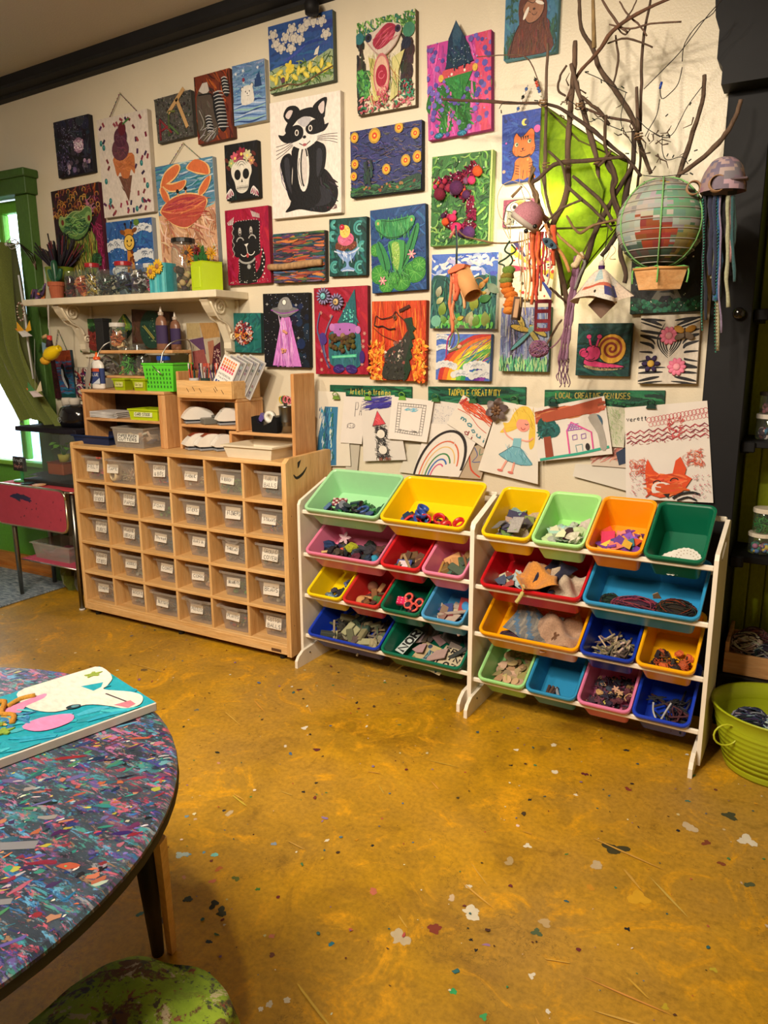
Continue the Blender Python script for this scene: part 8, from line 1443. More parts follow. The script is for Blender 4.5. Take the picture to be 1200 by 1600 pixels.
m_=MB();m_.lathe([(.001,.001),(W_*1.32,.001),(W_*1.34,.006),(W_*1.36,H_-.006),(W_*1.4,H_),(W_*1.3,H_-.002),(W_*1.28,.02),(.001,.02)],(0,0,0),'b4cc14',4,smooth=False);m_.M=None;o=m_.build('tin_body','plastic',t);o.rotation_euler=(0,0,pi/4)
MB().rbox(-W_*.62,W_*.62,-W_*.98,-W_*.93,H_*.12,H_*.82,'b8d020',0,.002).build('pressed_panel','plastic',t)
for i,(px,py,c,r_,nm)in enumerate(((293,395,'c87818',.042,'shaggy orange flower'),(308,391,'8a1c24',.026,'dark red flower'),(330,396,'e0a818',.034,'yellow flower'),(297,409,'d89818',.026,'drooping gold flower'),(312,385,'9aac60',.018,'pale green bud'),(336,386,'c8c0a8',.02,'cream bud'))):
 q=P(px,py,-.17);f=thing('artificial_flower',nm+' in the lime tin vase','flower',tuple(q));n_=16 if i<4 else 8
 m_=MB()
 for k in range(n_):a_=2*pi*k/n_;m_.M=mbl((r_*.55*cos(a_),-.004*(k%3),r_*.55*sin(a_)),(0,-a_,0));m_.ball((0,0,0),(r_*.5,r_*.1,r_*.13),jit(c,.06,rb_),6,4)
 m_.build('petals','leaf',f);MB().ball((0,-.008,0),r_*.28,'3a1c14' if i in(0,1,3)else 'c89030',8,6,jit=.1).build('flower_centre','yarn',f);MB().tube(smooth_path([(0,0,0),(Vector((p.x,p.y,p.z+H_*.8))-q)*.5+Vector((0,0,.02)),Vector((p.x,p.y,p.z+H_*.7))-q],4),.0028,'3a6a2c',5).build('stem','leaf',f)
for k,(px,py)in enumerate(((318,392),(315,400),(322,402),(308,402))):q=P(px,py,-.16);tag(MB().grid(lambda u,v:(q.x+(u-.5)*.03*sin(pi*max(.02,v)),q.y-.01*sin(pi*v),q.z+(v-.5)*.06),3,5,'2c6a30').build('flower_leaf','leaf'),'green leaf among the flowers of the lime tin vase','leaf','leaves in the lime tin vase')
# plants
p=stand(88,-.19,SZ);t=thing('clay_cactus','green clay cactus in a terracotta pot on the wall shelf','cactus',tuple(p));r=rad(11,p)
MB().lathe([(.001,.001),(r*.78,.001),(r*.98,.07),(r*1.08,.07),(r*1.1,.092),(r*.95,.092),(r*.9,.08),(.001,.08)],(0,0,0),'a85838',20,smooth=False).build('terracotta_pot','matte',t)
MB().tube(smooth_path([(0,0,.08),(0,0,.13),(-.003,0,.19),(-.004,0,.212)],3),[.017,.018,.0185,.019,.019,.019,.018,.016,.013,.008],'1c4a30',10).build('cactus_stem','plastic',t)
for s in(-1,1):MB().tube(smooth_path([(0,0,.1),(s*.03,0,.115),(s*.046,0,.15),(s*.05,0,.165)],3),[.012,.013,.014,.014,.014,.013,.013,.012,.010,.005],'205036',8).build('cactus_arm','plastic',t)
p=stand(96,-.08,SZ);t=thing('spiky_plant_pot','olive pot bristling with black and dark red sticks behind the cactus','plant',tuple(p));r=rad(21,p)
MB().lathe([(.001,.001),(r*.7,.001),(r*.95,.13),(r*1.0,.185),(r*.9,.185),(.001,.15)],(0,0,0),'6a7a20',20).build('pot','plastic',t);rr=random.Random(3)
for k in range(130):
 a_,b_0=rr.uniform(0,6.28),rr.uniform(.1,1.0);l=rr.uniform(.12,.26);MB().tube([(.03*cos(a_),.02*sin(a_),.16),(.03*cos(a_)+l*sin(b_0)*cos(a_),.02*sin(a_)+l*.35*sin(b_0)*sin(a_),.16+l*cos(b_0)*.85)],.0042,rr.choice(['141018','1c1420','5a1420','281434','141018']),5).build('spike','matte',t)
p=stand(58,-.19,SZ);t=thing('clay_creature','purple knobbly clay coral creature at the left end of the wall shelf','sculpture',tuple(p));rr=random.Random(5)
MB().ball((0,0,.03),(.03,.02,.03),'4a3458',10,8,jit=.15).build('body','matte',t)
for k in range(14):a_=2*pi*k/14;MB().tube(smooth_path([(0,0,.035),(.04*cos(a_),.02*sin(a_),.03+.03*sin(k*2.1)),(.065*cos(a_),.03*sin(a_),max(.008,.035+.06*sin(a_+.8)))],3),[.010,.010,.009,.008,.007,.006,.004],['4a3458','7a5a8a','c8743c','5a7a4a','2a2038'][k%5],6).build('arm','matte',t)
# tier rack things
BZ1,BZ2,HZ=ZT+.5135,ZT+.3745,ZT+.3005
p=stand(165,-.14,BZ1);t=thing('black_box','plain tall black box on the upper tier board','box',tuple(p));MB().rbox(-.032,.032,-.025,.025,0.001,.172,'141416',0,.002).build('box_body','matte',t);MB().rbox(-.033,.033,-.026,.026,.155,.174,'101012',0,.002).build('lid','matte',t)
jar('plastic_jar','clear jar of orange pasta with white lid on the upper tier board',188,24,38,-.14,BZ1,['a85428','c87038','8a3c20','d8b890'],'c8c4bc',seed=11)
def bottle(name,lab,px,wpx,hpx,y,z,col,labc,cap,tip,flat=.7):
 p=stand(px,y,z+.001);r=rad(wpx/2,p);h=rad(hpx,p);t=thing(name,lab,'bottle',tuple(p));MB().lathe([(.001,0),(r*.95,0),(r,.006),(r,h*.62),(r*.8,h*.72),(r*.35,h*.78),(r*.35,h*.81)],(0,0,0),col,20,sy=flat).build('bottle_body','plastic',t)
 MB().lathe([(r*.4,h*.79),(r*.42,h*.86),(r*.25,h*.87)],(0,0,0),cap,14).build('cap','plastic',t);MB().lathe([(r*.24,h*.86),(r*.12,h*.97),(.001,h)],(0,0,0),tip,12).build('nozzle','plastic',t)
 MB().lathe([(r*1.015,h*.14),(r*1.015,h*.56)],(0,0,0),labc,20,sy=flat).build('printed_band','matte',t);return t,p,r,h
t,p,r,h=bottle('glue_bottle','white glue bottle with orange tip on the left desk shelf',161,25,52,-.21,HZ,'dcd8d0','2c3c70','d8541c','e0601c',.5)
a=Art(r*1.7,h*.42,r*.52,2);a.bg('2c3c74');a.rect(0,0,1,.22,'c05030');a.text('GLUE',.12,.34,.15,.16,.03,'e8e4dc');a.poly([(.3,1),(1,.62),(1,1)],'c8d0dc');o=a.mb.build('front_label','matte',t);o.location=(0,-.001,h*.35)
for px,wp,hp,yy,l in((256,19,61,-.15,'front tan bottle with purple label and white nozzle on the upper tier board'),(277,17,53,-.10,'rear tan bottle with purple label on the upper tier board')):bottle('paint_bottle',l,px,wp,hp,yy,BZ1,'7a5440','34244c','a89888','c8c0b4')
jar('plastic_jar','square frosted jar with wide black lid on the lower tier board',176,26,38,-.12,BZ2,['8a8478','787068'],'141414',seed=13,square=True);jar('glass_jar','jar of bright green pegs on the lower tier board',205,24,40,-.13,BZ2,['4a9a38','5ab048','2f7a2c'],None,'curl',seed=14);jar('glass_jar','small round jar of pale shells on the lower tier board',229,22,28,-.14,BZ2,['b89c74','9a8464','c8b490'],None,'curl',seed=15,fill_=.5);jar('glass_jar','dim jar at the back of the lower tier board',222,24,44,-.075,BZ2,['4a4038','5a3a34'],None,seed=16)
def open_box(name,lab,p,w0,d,h,col,mt,cat='basket',rz=0,taper=.85,txt=None,tcol='e0dcc8',holes=False,rim=.004,tw=None,group=None):
 t=thing(name,lab,cat,tuple(p),(0,0,rz),group);th=.0025;m_=MB()
 def rg(s,z,o=0):return[(-w0/2*s-o,-d/2*s-o,z),(w0/2*s+o,-d/2*s-o,z),(w0/2*s+o,d/2*s+o,z),(-w0/2*s-o,d/2*s+o,z)]
 rs=[rg(taper,.001),rg(1,h),rg(1,h,rim),rg(1,h-.008,rim)]
 def bd(a_,b_):m_._add(a_+b_,[(i,(i+1)%4,4+(i+1)%4,4+i)for i in range(4)],col)
 bd(rs[0],rs[1]);m_._add(rs[0],[(0,1,2,3)],col);o=m_.build('box_walls',mt,t);s_=o.modifiers.new('t','SOLIDIFY');s_.thickness=th
 m_=MB();bd(rs[1],rs[2]);bd(rs[2],rs[3]);m_.build('rim',mt,t)
 sl=(1-taper)*d/2/h
 if txt:a=Art(tw or w0*.62,h*.42,.002,3);a.bg(tcol);n_=len(txt);[a.text(l,.06,.12+(i*.84)/n_,.86/(len(l)*1.33),.62/n_,.022,'201c18')for i,l in enumerate(txt)];o=a.mb.build('name_label','paper',t);o.location=(0,-d/2*taper-(h*.5)*sl-.001,h*.5);o.rotation_euler=(-math.atan(sl),0,0)
 if holes:
  m_=MB()
  for j in range(5):
   for k in range(8):m_.M=mbl(((k-3.5)*w0*.105,-d/2*taper-h*(.16+.15*j)*sl-.0022,h*(.16+.15*j)));m_.box(-.0035,.0035,-.0006,.0006,-.006,.006,'2c6a1c')
  o=m_.build('slots','matte',t);o['kind']='stuff'
 return t
open_box('lime_tub','olive lime tub labelled Glue Run at the left on the desk shelf',stand(199,-.225,HZ),.095,.07,.062,'9aac10','plastic','tub',0,.8,['Glue Run'],'c8c878')
open_box('lime_tub','olive lime tub labelled Glue Tops beside the green basket',stand(229,-.225,HZ),.098,.07,.062,'9aac10','plastic','tub',0,.8,['Glue Tops'],'c8c878')
open_box('green_basket','bright green slotted basket with a wire handle on the desk shelf',stand(267,-.17,HZ),.21,.15,.145,'5ccc34','plastic','basket',.05,.86,holes=True)
p=stand(262,-.2,HZ);MB().tube([(-.02,-.09,.13),(.04,-.095,.09)],.003,'d8d4d0',6).build('wire_handle','metal',bpy.data.objects['green_basket']);jar('small_pot','small pot with blue lid standing in the green basket',261,21,40,-.16,HZ+.03,['a8b898','c8d0c0'],'1c4ca8',seed=18)
m_=MB().grid(lambda u,v:((u-.5)*.045*sin(pi*min(.95,v+.08))+.05*v,-.006*sin(pi*u),v*.17-.09),4,10,'8a8278');p=P(133,583,-.26);t=thing('paper_feather','grey paper feather hanging from the wire hoop beside the glue bottle','feather',tuple(p));m_.build('vane','paper',t);MB().tube([(0,-.004,-.09),(.03,-.004,.06),(.05,-.002,.10)],.0016,'b8b0a4',5).build('quill','matte',t)
# left desk shelf contents
for k in range(14):
 m_=MB().box(-.105+.002*(k%3),.108-.003*(k%4),-.09,.06,.0,.0021,['dcd8d4','c8c4c0','e4e0dc','b8b4b4'][k%4]);o=m_.build('paper_sheet','paper');o.location=(.105,-.17,ZT+.1445+.0024*k);o.rotation_euler=(0,0,.02*((k*5)%7-3));tag(o,'sheet of paper in the stack on the left desk shelf','paper','stack of paper on the left desk shelf')
open_box('card_basket','lime tray labelled CARD STOCK beside the paper stack',(.42,-.185,ZT+.144),.22,.15,.058,'b4c818','plastic','tray',0,.92,['CARD STOCK'],'d8dcb0')
open_box('blue_tray','dark blue plastic tray lying under the paper stack',(.075,-.225,ZT),.29,.21,.05,'10244c','plastic','tray',0,.93,rim=.008)
open_box('punch_bin','clear bin labelled PAPER PUNCH CUTTERS on the cubby top',(.38,-.245,ZT),.235,.19,.108,'ffffff','clear_plastic','bin',0,.9,['PAPER PUNCH','CUTTERS'],'e0dcd0',tw=.16)
bits('paper_punches','plastic punches inside the clear PAPER PUNCH CUTTERS bin','craft supplies',26,['8aa88c','c8bca0','4a6a9a','d8d4c8','b89870'],.022,(-.08,.08,-.06,.06,.02,.06),5,'plastic','chip',None,(.38,-.245,ZT))
# right desk shelf contents
def punch(lab,x,y,z,s,top,rz,w=.05):
 t=thing('stapler',lab,'stapler',(x,y,z),(0,0,rz));MB().rbox(-w/2,w/2,-.085*s,.07*s,0.001,.014,'8a8c90',0,.004).build('base','plastic',t);MB().rbox(-w/2,w/2,-.083*s,.068*s,.014,.024,'20242a',0,.002).build('rubber_band','plastic',t)
 m_=MB();m_.prism(smooth_path([(-.09*s,.024),(-.088*s,.052),(-.04*s,.085),(.02*s,.082),(.07*s,.06),(.07*s,.024)],3,True),-w/2,w/2,'dcd6cc','x');m_.build('shell','plastic',t);
 if top:m_=MB();m_.prism([(-.07*s,.075),(-.04*s,.089),(.02*s,.086),(.045*s,.074),(.04*s,.072),(-.04*s,.076)],-w*.32,w*.32,top,'x');m_.build('coloured_top','plastic',t)
punch('white hole punch with brown top at the left under the shelf',.765,-.19,ZT,1.0,'8a4028',-.5,.062);punch('white hole punch with brown top, middle of three under the shelf',.845,-.185,ZT,1.0,'8a4028',-.5,.062);punch('small white hole punch at the right under the shelf',.925,-.175,ZT,.8,None,-.5,.05)
punch('white rounded stapler on the middle shelf, leftmost',.735,-.17,ZT+.134,.9,None,-.6,.06);punch('pale flat stapler on the middle shelf, rightmost',.955,-.17,ZT+.134,.8,'c0bab0',-.6,.05)
t=thing('laminator','grey flat machine between the two staplers on the middle shelf','machine',(.85,-.16,ZT+.134),(0,0,-.5));MB().rbox(-.035,.035,-.08,.08,.001,.034,'6a6860',0,.004).build('body','plastic',t);MB().rbox(-.03,.03,-.02,.075,.034,.046,'504e48',0,.003).build('upper_plate','plastic',t)
p=stand(420,-.19,ZT+.111);t=thing('tape_dispenser','black tape dispenser holding a white roll on the low shelf','tape dispenser',tuple(p));MB().prism([(-.075,.001),(-.078,.075),(-.05,.082),(-.04,.05),(.0,.035),(.045,.055),(.06,.085),(.078,.078),(.082,.001)],-.03,.03,'141416').build('body','plastic',t)
m_=MB();m_.M=mbl((.018,0,.075),(pi/2,0,0));m_.lathe([(.014,-.012),(.03,-.012),(.03,.012),(.014,.012),(.014,-.012)],(0,0,0),'d8d4c8',20);m_.build('tape_roll','plastic',t);MB().prism([(-.05,.06),(-.03,.095),(-.01,.07),(-.03,.05)],-.012,.012,'5a4c8a').build('tape_end','plastic',t)
p=stand(449,-.17,ZT+.111);t=thing('galvanized_cup','ribbed grey metal cup of scissors beside the tower board','cup',tuple(p));r=rad(10.5,p);MB().lathe([(.001,.001),(r*.82,.001),(r*.84,.05),(r*.9,.052),(r*.88,.056),(r,.125),(r*1.05,.13),(r*.97,.13),(r*.8,.01)],(0,0,0),'9a9c98',20).build('cup_body','metal',t)
for k,(dx,c)in enumerate(((-.028,'c8a818'),(-.006,'3a6a3c'),(.012,'9a3c44'),(.028,'c87078'))):
 s=thing('scissors',('yellow','green','dark red','pink')[k]+' handled scissors standing in the metal cup','scissors',(p.x+dx*.6,p.y-.01*k+.012,p.z+.13),(0,dx*9,0))
 for q in(-1,1):MB().tube([(q*.011+.011*cos(w*pi/6),0,.032+.016*sin(w*pi/6))for w in range(13)],.0034,c,6).build('finger_loop','plastic',s)
 MB().rbox(-.004,.004,-.001,.001,-.1,.02,'a8a8a8',0,.0006).build('blade','metal',s)
open_box('white_tray','wide cream plastic tray on the cubby top by the tower board',(1.215,-.255,ZT),.30,.235,.062,'d8ccb4','plastic','tray',0,.88,rim=.007)
# palettes and pens in the wooden box
for k in range(5):
 z0=ZT+.285;t=thing('paint_palette',['front paint palette card printed with rows of colour swatches','second paint palette case leaning behind the front one','third paint palette case from the front','fourth paint palette case from the front','rearmost paint palette case in the wooden box'][k],'paint palette',(.905+.031*k,-.215+.012*k,z0),(-.18,.42,0))
 MB().rbox(-.055,.055,0,.008,0,.205,'b8b4b0' if k else 'd0c8c4',0,.002).build('case','plastic',t);a=Art(.10,.195,.0006,20+k);a.bg('e0dcd4' if k==0 else '8a8684');cs=['d8783c','e0905c','c85038','d84870','a83c6c']if k==0 else['6a6668','8a8688','545054']
 for j in range(4):[a.rect(.06+.15*i,.03+.085*j,.17+.15*i,.10+.085*j,jit(cs[j%len(cs)],.06,a.r))for i in range(6)];[a.rect(.06+.15*i,.64+.085*j,.17+.15*i,.71+.085*j,jit((['2c4c8a','3a8a7a','4a7a3c','7aa04c']if k==0 else cs*2)[j],.06,a.r))for i in range(6)]
 if k==0:a.text('WATERCOL',.08,.43,.08,.05,.014,'201c1c');a.text('PALETTE',.14,.53,.07,.04,.012,'3a3434')
 o=a.mb.build('printed_card','matte',t);o.location=(0,0,.102)
rr=random.Random(4)
for g in range(3):
 px=.735+.05*g;t=thing('pen_cup',('clear','middle dark','rear')[g]+' pen cup in the wooden box','cup',(px,-.19+.03*g,ZT+.28));MB().lathe([(.001,.0),(.022,.0),(.026,.09),(.023,.09),(.02,.004)],(0,0,0),['b8b4b0','2c3c34','5a5a60'][g],14).build('cup_body','plastic',t)
 for k in range(7):
  q=(rr.uniform(-.012,.012),rr.uniform(-.012,.012));m_=MB().tube([(q[0],q[1],.01),(q[0]*2.4,q[1]*2,.125+rr.uniform(0,.03))],.0038,rr.choice(['b8b4b0','b84a2c','2c3050','7a7c80','8a3038','24443c','5a2c6a']),6,smooth=False).tube([(q[0]*2.4,q[1]*2,.12),(q[0]*2.5,q[1]*2.1,.165)],.0028,rr.choice(['d8d0c8','c84830','1c1c24']),6);o=m_.build('marker_pen','plastic');o.location=(px,-.19+.03*g,ZT+.28);tag(o,'marker pen standing in the '+('clear','middle dark','rear')[g]+' pen cup of the wooden box','pen','marker pens in the '+('clear','middle','rear')[g]+' cup')
# ------------------------------------------------------------------ red drop-leaf table, tank and window corner
rt_=thing('drop_leaf_table','red laminate drop leaf table with chrome legs below the window','table',(0,0,0))
RX0,RX1,RY0,RY1=-.70,-.055,-.385,-.07
B1('table_top','matte',rt_,(RX0,RX1,RY0+.01,RY1,.70,.722),bev=.004,col='b8323c');
MB().tube([(RX0,RY1,.71),(RX0,RY0+.02,.71),(RX0+.02,RY0,.71),(RX1-.02,RY0,.71),(RX1,RY0+.02,.71),(RX1,RY1,.71)],.0125,'b8b4a8',8,flat=.5).build('metal_edge','metal',rt_)
def rrect(x0,x1,z0,z1,r):return[(cx+r*cos(R(a_)),cz+r*sin(R(a_)))for cx,cz,a0 in((x1-r,z1-.02,0),(x0+.02,z1-.02,90),(x0+r,z0+r,180),(x1-r,z0+r,270))for a_ in(a0,a0+30,a0+60,a0+90)]
lf=[(x,z)for x,z in rrect(-.735,-.085,.475,.69,.05)]
o=MB().prism(lf,-.412,-.396,'a83448').build('drop_leaf','matte',rt_);MB().tube([(x,-.404,z)for x,z in lf+lf[:1]],.011,'c8bca0',6,flat=.7).build('metal_edge','metal',rt_)
a=Art(.6,.2,0,4);a.strokes(16,['1c2444','24203c'],.14,.03,8,20,(.30,.10,.55,.22));a.strokes(12,['4a1428','3a1830','701c34'],.03,.012,-30,60);o=a.mb.build('paint_smears','matte',rt_);o.location=(-.41,-.4125,.585)
for x,y,x2 in((-.645,-.36,-.64),(-.085,-.36,-.09),(-.66,-.1,-.67),(-.1,-.1,-.09)):MB().tube([(x,y,.70),(x2,y,.006)],[.017,.0125],'8a8880',12).build('leg','metal',rt_);MB().lathe([(.001,0),(.018,0),(.016,.01),(.001,.01)],(x2,y,0),'d0c8bc',12).build('leg_cap','plastic',rt_)
B1('lower_shelf','matte',rt_,(-.60,-.10,-.36,-.08,.238,.252),bev=.003,col='b8405a');MB().tube([(-.60,-.36,.245),(-.10,-.36,.245)],.008,'c8c4c0',6,flat=.6).build('metal_edge','metal',rt_)
open_box('clear_tub','clear plastic tub on the lower shelf of the red table',(-.38,-.22,.2525),.34,.2,.1,'f0f0f0','clear_plastic','tub',0,.9,rim=.01)
cloth('pink_cloth','pink folded cloth lying in the clear tub',.24,.14,mbl((-.38,-.22,.29)),'b04860',7,.012)
t=thing('water_jug','pale grey plastic jug standing behind the clear tub','jug',(-.28,-.10,.2525));MB().lathe([(.001,.001),(.085,.001),(.09,.02),(.09,.15),(.07,.21),(.03,.24),(.03,.26)],(0,0,0),'a8aab4',18,sy=.5).build('jug_body','plastic',t);MB().rbox(-.0,.03,-.055,-.045,.16,.2,'4a4440',0,.002).build('jug_label','matte',t)
t=thing('paint_bottle','dark blue bottle with a red label on the lower shelf of the red table','bottle',(-.16,-.27,.2525));MB().lathe([(.001,.001),(.034,.001),(.036,.01),(.036,.1),(.03,.125),(.018,.135),(.018,.16),(.02,.16),(.02,.19),(.001,.19)],(0,0,0),'1c2444',18).build('bottle_body','plastic',t);MB().lathe([(.0368,.02),(.0368,.09)],(0,0,0),'8a2c38',18).build('label_band','matte',t)
m_=MB().ball((-.48,-.12,.085),(.075,.06,.085),'6c7a20',9,7,jit=.2,smooth=False);tag(m_.build('crumpled_bag','fabric'),'crumpled olive green bag on the floor under the red table','bag')
m_=MB().ball((-.31,-.14,.09),(.09,.07,.09),'3a3c20',9,7,jit=.12,smooth=False);tag(m_.build('crumpled_bag','fabric'),'dark olive bag behind the green one under the red table','bag')
tag(MB().rbox(-3.0,-.545,-1.3,-.045,.001,.012,'8090a0',0,.003).build('floor_rug','rug'),'blue grey woven rug by the window','rug')
# glass tank
tk=thing('glass_tank','glass tank with a plant under a black lid on the red table','tank',(0,0,0));TX0,TX1,TY0,TY1,TZ0,TZ1=-.56,-.06,-.32,-.09,.724,1.035
for b in((TX0,TX1,TY0,TY0+.004),(TX0,TX1,TY1-.004,TY1),(TX0,TX0+.004,TY0+.0045,TY1-.0045),(TX1-.004,TX1,TY0+.0045,TY1-.0045)):MB().box(*b,TZ0+.004,TZ1,'ffffff').build('glass_pane','tank_glass',tk)
B1('base_frame','matte',tk,(TX0-.003,TX1+.003,TY0-.003,TY1+.003,TZ0,TZ0+.02),bev=.002,col='1c1614');B1('lid','black',tk,(TX0-.02,TX1+.015,TY0-.01,TY1+.005,TZ1,TZ1+.028),bev=.003,col='1a1620')
tag(MB().grid(lambda u,v:(TX0+.006+(TX1-TX0-.012)*u,TY0+.006+(TY1-TY0-.012)*v,TZ0+.035+.012*sin(9*u+3*v)),14,6,'2c201c').build('dark_soil','bark'),'layer of dark soil in the glass tank','soil',None,'stuff')
t=thing('planter','orange marbled planter inside the glass tank','planter',(-.37,-.2,TZ0+.045));MB().rbox(-.07,.07,-.04,.04,0,.075,'b8502c',0,.006).build('planter_body','plastic',t);MB().rbox(-.073,.073,-.043,.043,.068,.078,'8a3420',0,.003).build('rim','plastic',t)
t=thing('potted_plant','small leafy green plant in a yellow pot inside the tank','plant',(-.33,-.2,TZ0+.124));MB().lathe([(.001,0),(.028,0),(.036,.045),(.03,.045),(.001,.03)],(0,0,0),'c8a840',16).build('pot','matte',t)
for k in range(9):
 a_=k*2.4;hx,hy,hz=.05*cos(a_),.03*sin(a_),.07+.012*(k%4);MB().tube([(0,0,.03),(hx*.6,hy*.6,hz),(hx,hy,hz+.01)],.0018,'5a9a30',5).build('stem','leaf',t)
 m_=MB();m_.M=mbl((hx,hy,hz+.01),(.4*sin(a_),.3,a_));m_.grid(lambda u,v:((v)*.045,(u-.5)*.032*sin(pi*max(.04,min(.98,v))),.006*sin(pi*v)),4,6,'7ab82c');m_.build('leaf','leaf',t)
t=thing('black_roaster','glossy black speckled pot with two pale knobs on the tank lid','pot',(-.20,-.20,TZ1+.0285));MB().lathe([(.001,0),(.085,0),(.10,.03),(.10,.075),(.085,.11),(.05,.13),(.001,.137)],(0,0,0),'0c0c12',24,sx=1.1,sy=.75).build('pot_body','gloss',t)
for x in(-.055,.01):MB().lathe([(.001,.11),(.03,.11),(.032,.15),(.028,.158),(.001,.158)],(x,0,.01),'bcb4a8',16).build('knob','matte',t)
a=Art(.035,.035,0,3);a.arc(.5,.5,.4,0,360,.08,'8a8c94',14);a.line([(.3,.7),(.7,.3)],.08,'8a8c94');o=a.mb.build('emblem','matte',t);o.location=(-.04,-.0775,.045)
sg=thing('chalk_sign','small black sign with chalk writing on a green stand on the red table','sign',(-.60,-.30,.724));MB().lathe([(.001,0),(.05,0),(.05,.008),(.001,.008)],(0,0,0),'4a9a58',18).build('stand_base','plastic',sg);MB().rbox(-.012,.012,-.006,.006,.008,.08,'2c8a4a',0,.002).build('stand_post','plastic',sg)
MB().rbox(-.062,.058,-.012,-.004,.062,.150,'141214',0,.002).build('board','matte',sg);a=Art(.115,.083,.0122,3);a.text('Fredx',.10,.10,.11,.24,.024,'c8d0d4');a.text('&',.48,.38,.08,.1,.02,'c8a8a0');a.text('Neytiri',.08,.52,.09,.26,.024,'c88a80');o=a.mb.build('chalk_writing','matte',sg);o.location=(-.002,0,.106)
for lab,x,y,r,c in(('black round dish lying on the red table',-.47,-.36,.042,'1c2c24'),('pale orange ring dish lying on the red table',-.36,-.365,.04,'d8a070')):t=thing('small_dish',lab,'dish',(x,y,.7235));MB().lathe([(.001,.001),(r*.8,.001),(r,.008),(r*.9,.009),(r*.7,.004),(.001,.004)],(0,0,0),c,20).build('dish_body','plastic',t)
# curtain, rod
cu=thing('curtain','olive green curtain gathered beside the window','curtain',(0,0,0))
def cfn(u,v):
 # left edge sweeps down to the tank lid, right edge is a near vertical fall
 z=2.13-1.08*v;q=max(0,v-.55)/.45;cx=-.80+.13*v+.10*q;w_=.34-.04*v-.06*q+.08*sin(pi*min(1,v*1.1));return(cx-w_*.62+w_*u+.18*q*q*u,-.17-.02*sin(3*v)+.055*sin(22*u+3*v)*(1-.35*q)+.012*sin(51*u),z+.05*q*sin(6*u))
MB().grid(cfn,60,26,'66702e').build('curtain_cloth','fabric',cu);
MB().grid(lambda u,v:(-1.55+.5*u-.0*v+.22*v*v,-.16+.03*sin(18*u+2*v),2.13-.95*v-.25*v*(1-u)*0),30,12,'66702e').build('curtain_cloth','fabric',cu)if 0 else None
t=thing('curtain_rod','silver curtain rod with a wire cage finial','curtain rod',(0,0,0));MB().tube([(-2.7,-.16,2.12),(-.70,-.16,2.12)],.011,'b8b8b8',12).build('rod','plastic',t);MB().tube([(-.78,-.16,2.12),(-.78,-.07,2.12)],.008,'a8a8a8',8).build('bracket','metal',t)
for k in range(7):a_=2*pi*k/7;MB().tube([(-.70+.10*q/8,-.16+.032*sin(pi*(q/8)**.8)*cos(a_),2.12+.032*sin(pi*(q/8)**.8)*sin(a_))for q in range(9)],.0026,'b0b0ac',5).build('cage_wire','plastic',t)
for k in range(3):MB().tube([(-.60,-.16,2.12),(-.5+.02*k,-.17,2.03+.006*k),(-.44,-.18,1.96)],.0035,'5a4a40',5).build('whisk_wire','metal',t)
t=thing('clear_wand','thin clear curtain wand hanging from the rod','rod',(0,0,0));MB().tube(T([(29,430),(40,500),(44,540),(52,592)],-.24),.006,'c8ccd0',6).build('wand','gloss',t)
# hanging crafts near the window
for i,(x,y,c,c2,lab)in enumerate(((38,518,'d8a020','c8c4c0','yellow patterned origami bird hanging in front of the curtain'),(55,612,'4a8a50','c8b8b8','green and orange paper bird with a dotted wing hanging low by the curtain'))):
 t=thing('origami_bird',lab,'hanging craft',tuple(P(x,y,-.30)));s=.062
 for vs,cc in(([(-1,0,0),(-.8,-.1,.9),(0,0,.1)],c),([(1,0,.1),(.7,.15,1.0),(0,0,-.1)],c if not i else 'd8c8a8'),([(-1,0,.1),(0,-.25,-.5),(1.1,0,-.4),(.1,0,.1)],c2),([(-1.1,0,.1),(-1.3,.02,.3),(-.7,0,.25)],'d8783c')):o=MB()._add([(a_*s,b*s,q*s)for a_,b,q in vs],[list(range(len(vs)))],cc).build('paper_fold','paper',t);o.modifiers.new('t','SOLIDIFY').thickness=.0012
 MB().tube([(0,0,0),(.0,.03,.30)],.0008,'c8c8c0',4).build('thread','matte',t)
t=thing('bead_hoop','brown beaded bracelet hanging at the curtain edge','bracelet',tuple(P(32,487,-.27)));[MB().ball((.028*cos(a_*.35),0,.05*sin(a_*.35)),.006,['6a4438','b8a898'][a_%2],6,4).build('bead','gloss',t)for a_ in range(18)]
t=thing('papier_mache_bee','yellow bottle creature with red cap and blue wing hanging by the shelf bracket','hanging craft',tuple(P(82,551,-.262)));s=1
m_=MB();m_.M=mbl((.0,0,0),(0,1.15,.1));m_.lathe([(.001,-.065),(.022,-.06),(.036,-.03),(.038,.0),(.030,.03),(.020,.05),(.019,.062),(.012,.064),(.001,.056)],(0,0,0),'d8b810',18);m_.build('body','plastic',t)
MB().ball((-.07,.0,-.045),(.034,.026,.024),'d8a020',10,8,jit=.08).build('tail_end','paper',t);MB().tube([(-.02,0,.03),(-.016,0,.075)],[.022,.015],'301418',12).build('hat_brim','matte',t);MB().tube([(-.016,0,.055),(-.012,0,.095)],.014,'c8403c',12).build('red_cap','plastic',t)
MB().grid(lambda u,v:(-.085+.05*u,.01*sin(3*u),-.02+.08*v-.02*u),4,4,'6a8898').build('wing','paper',t);MB().tube([(-.07,0,.085),(-.035,0,.095)],.010,'b89868',10).build('cork','matte',t);MB().tube(smooth_path([(-.012,0,.095),(-.006,0,.12),(-.012,0,.14),(-.008,0,.17),(-.004,.005,SZ-.036-t.location.z)],3),.004,'c8c0b8',6).build('bead_cord','yarn',t)
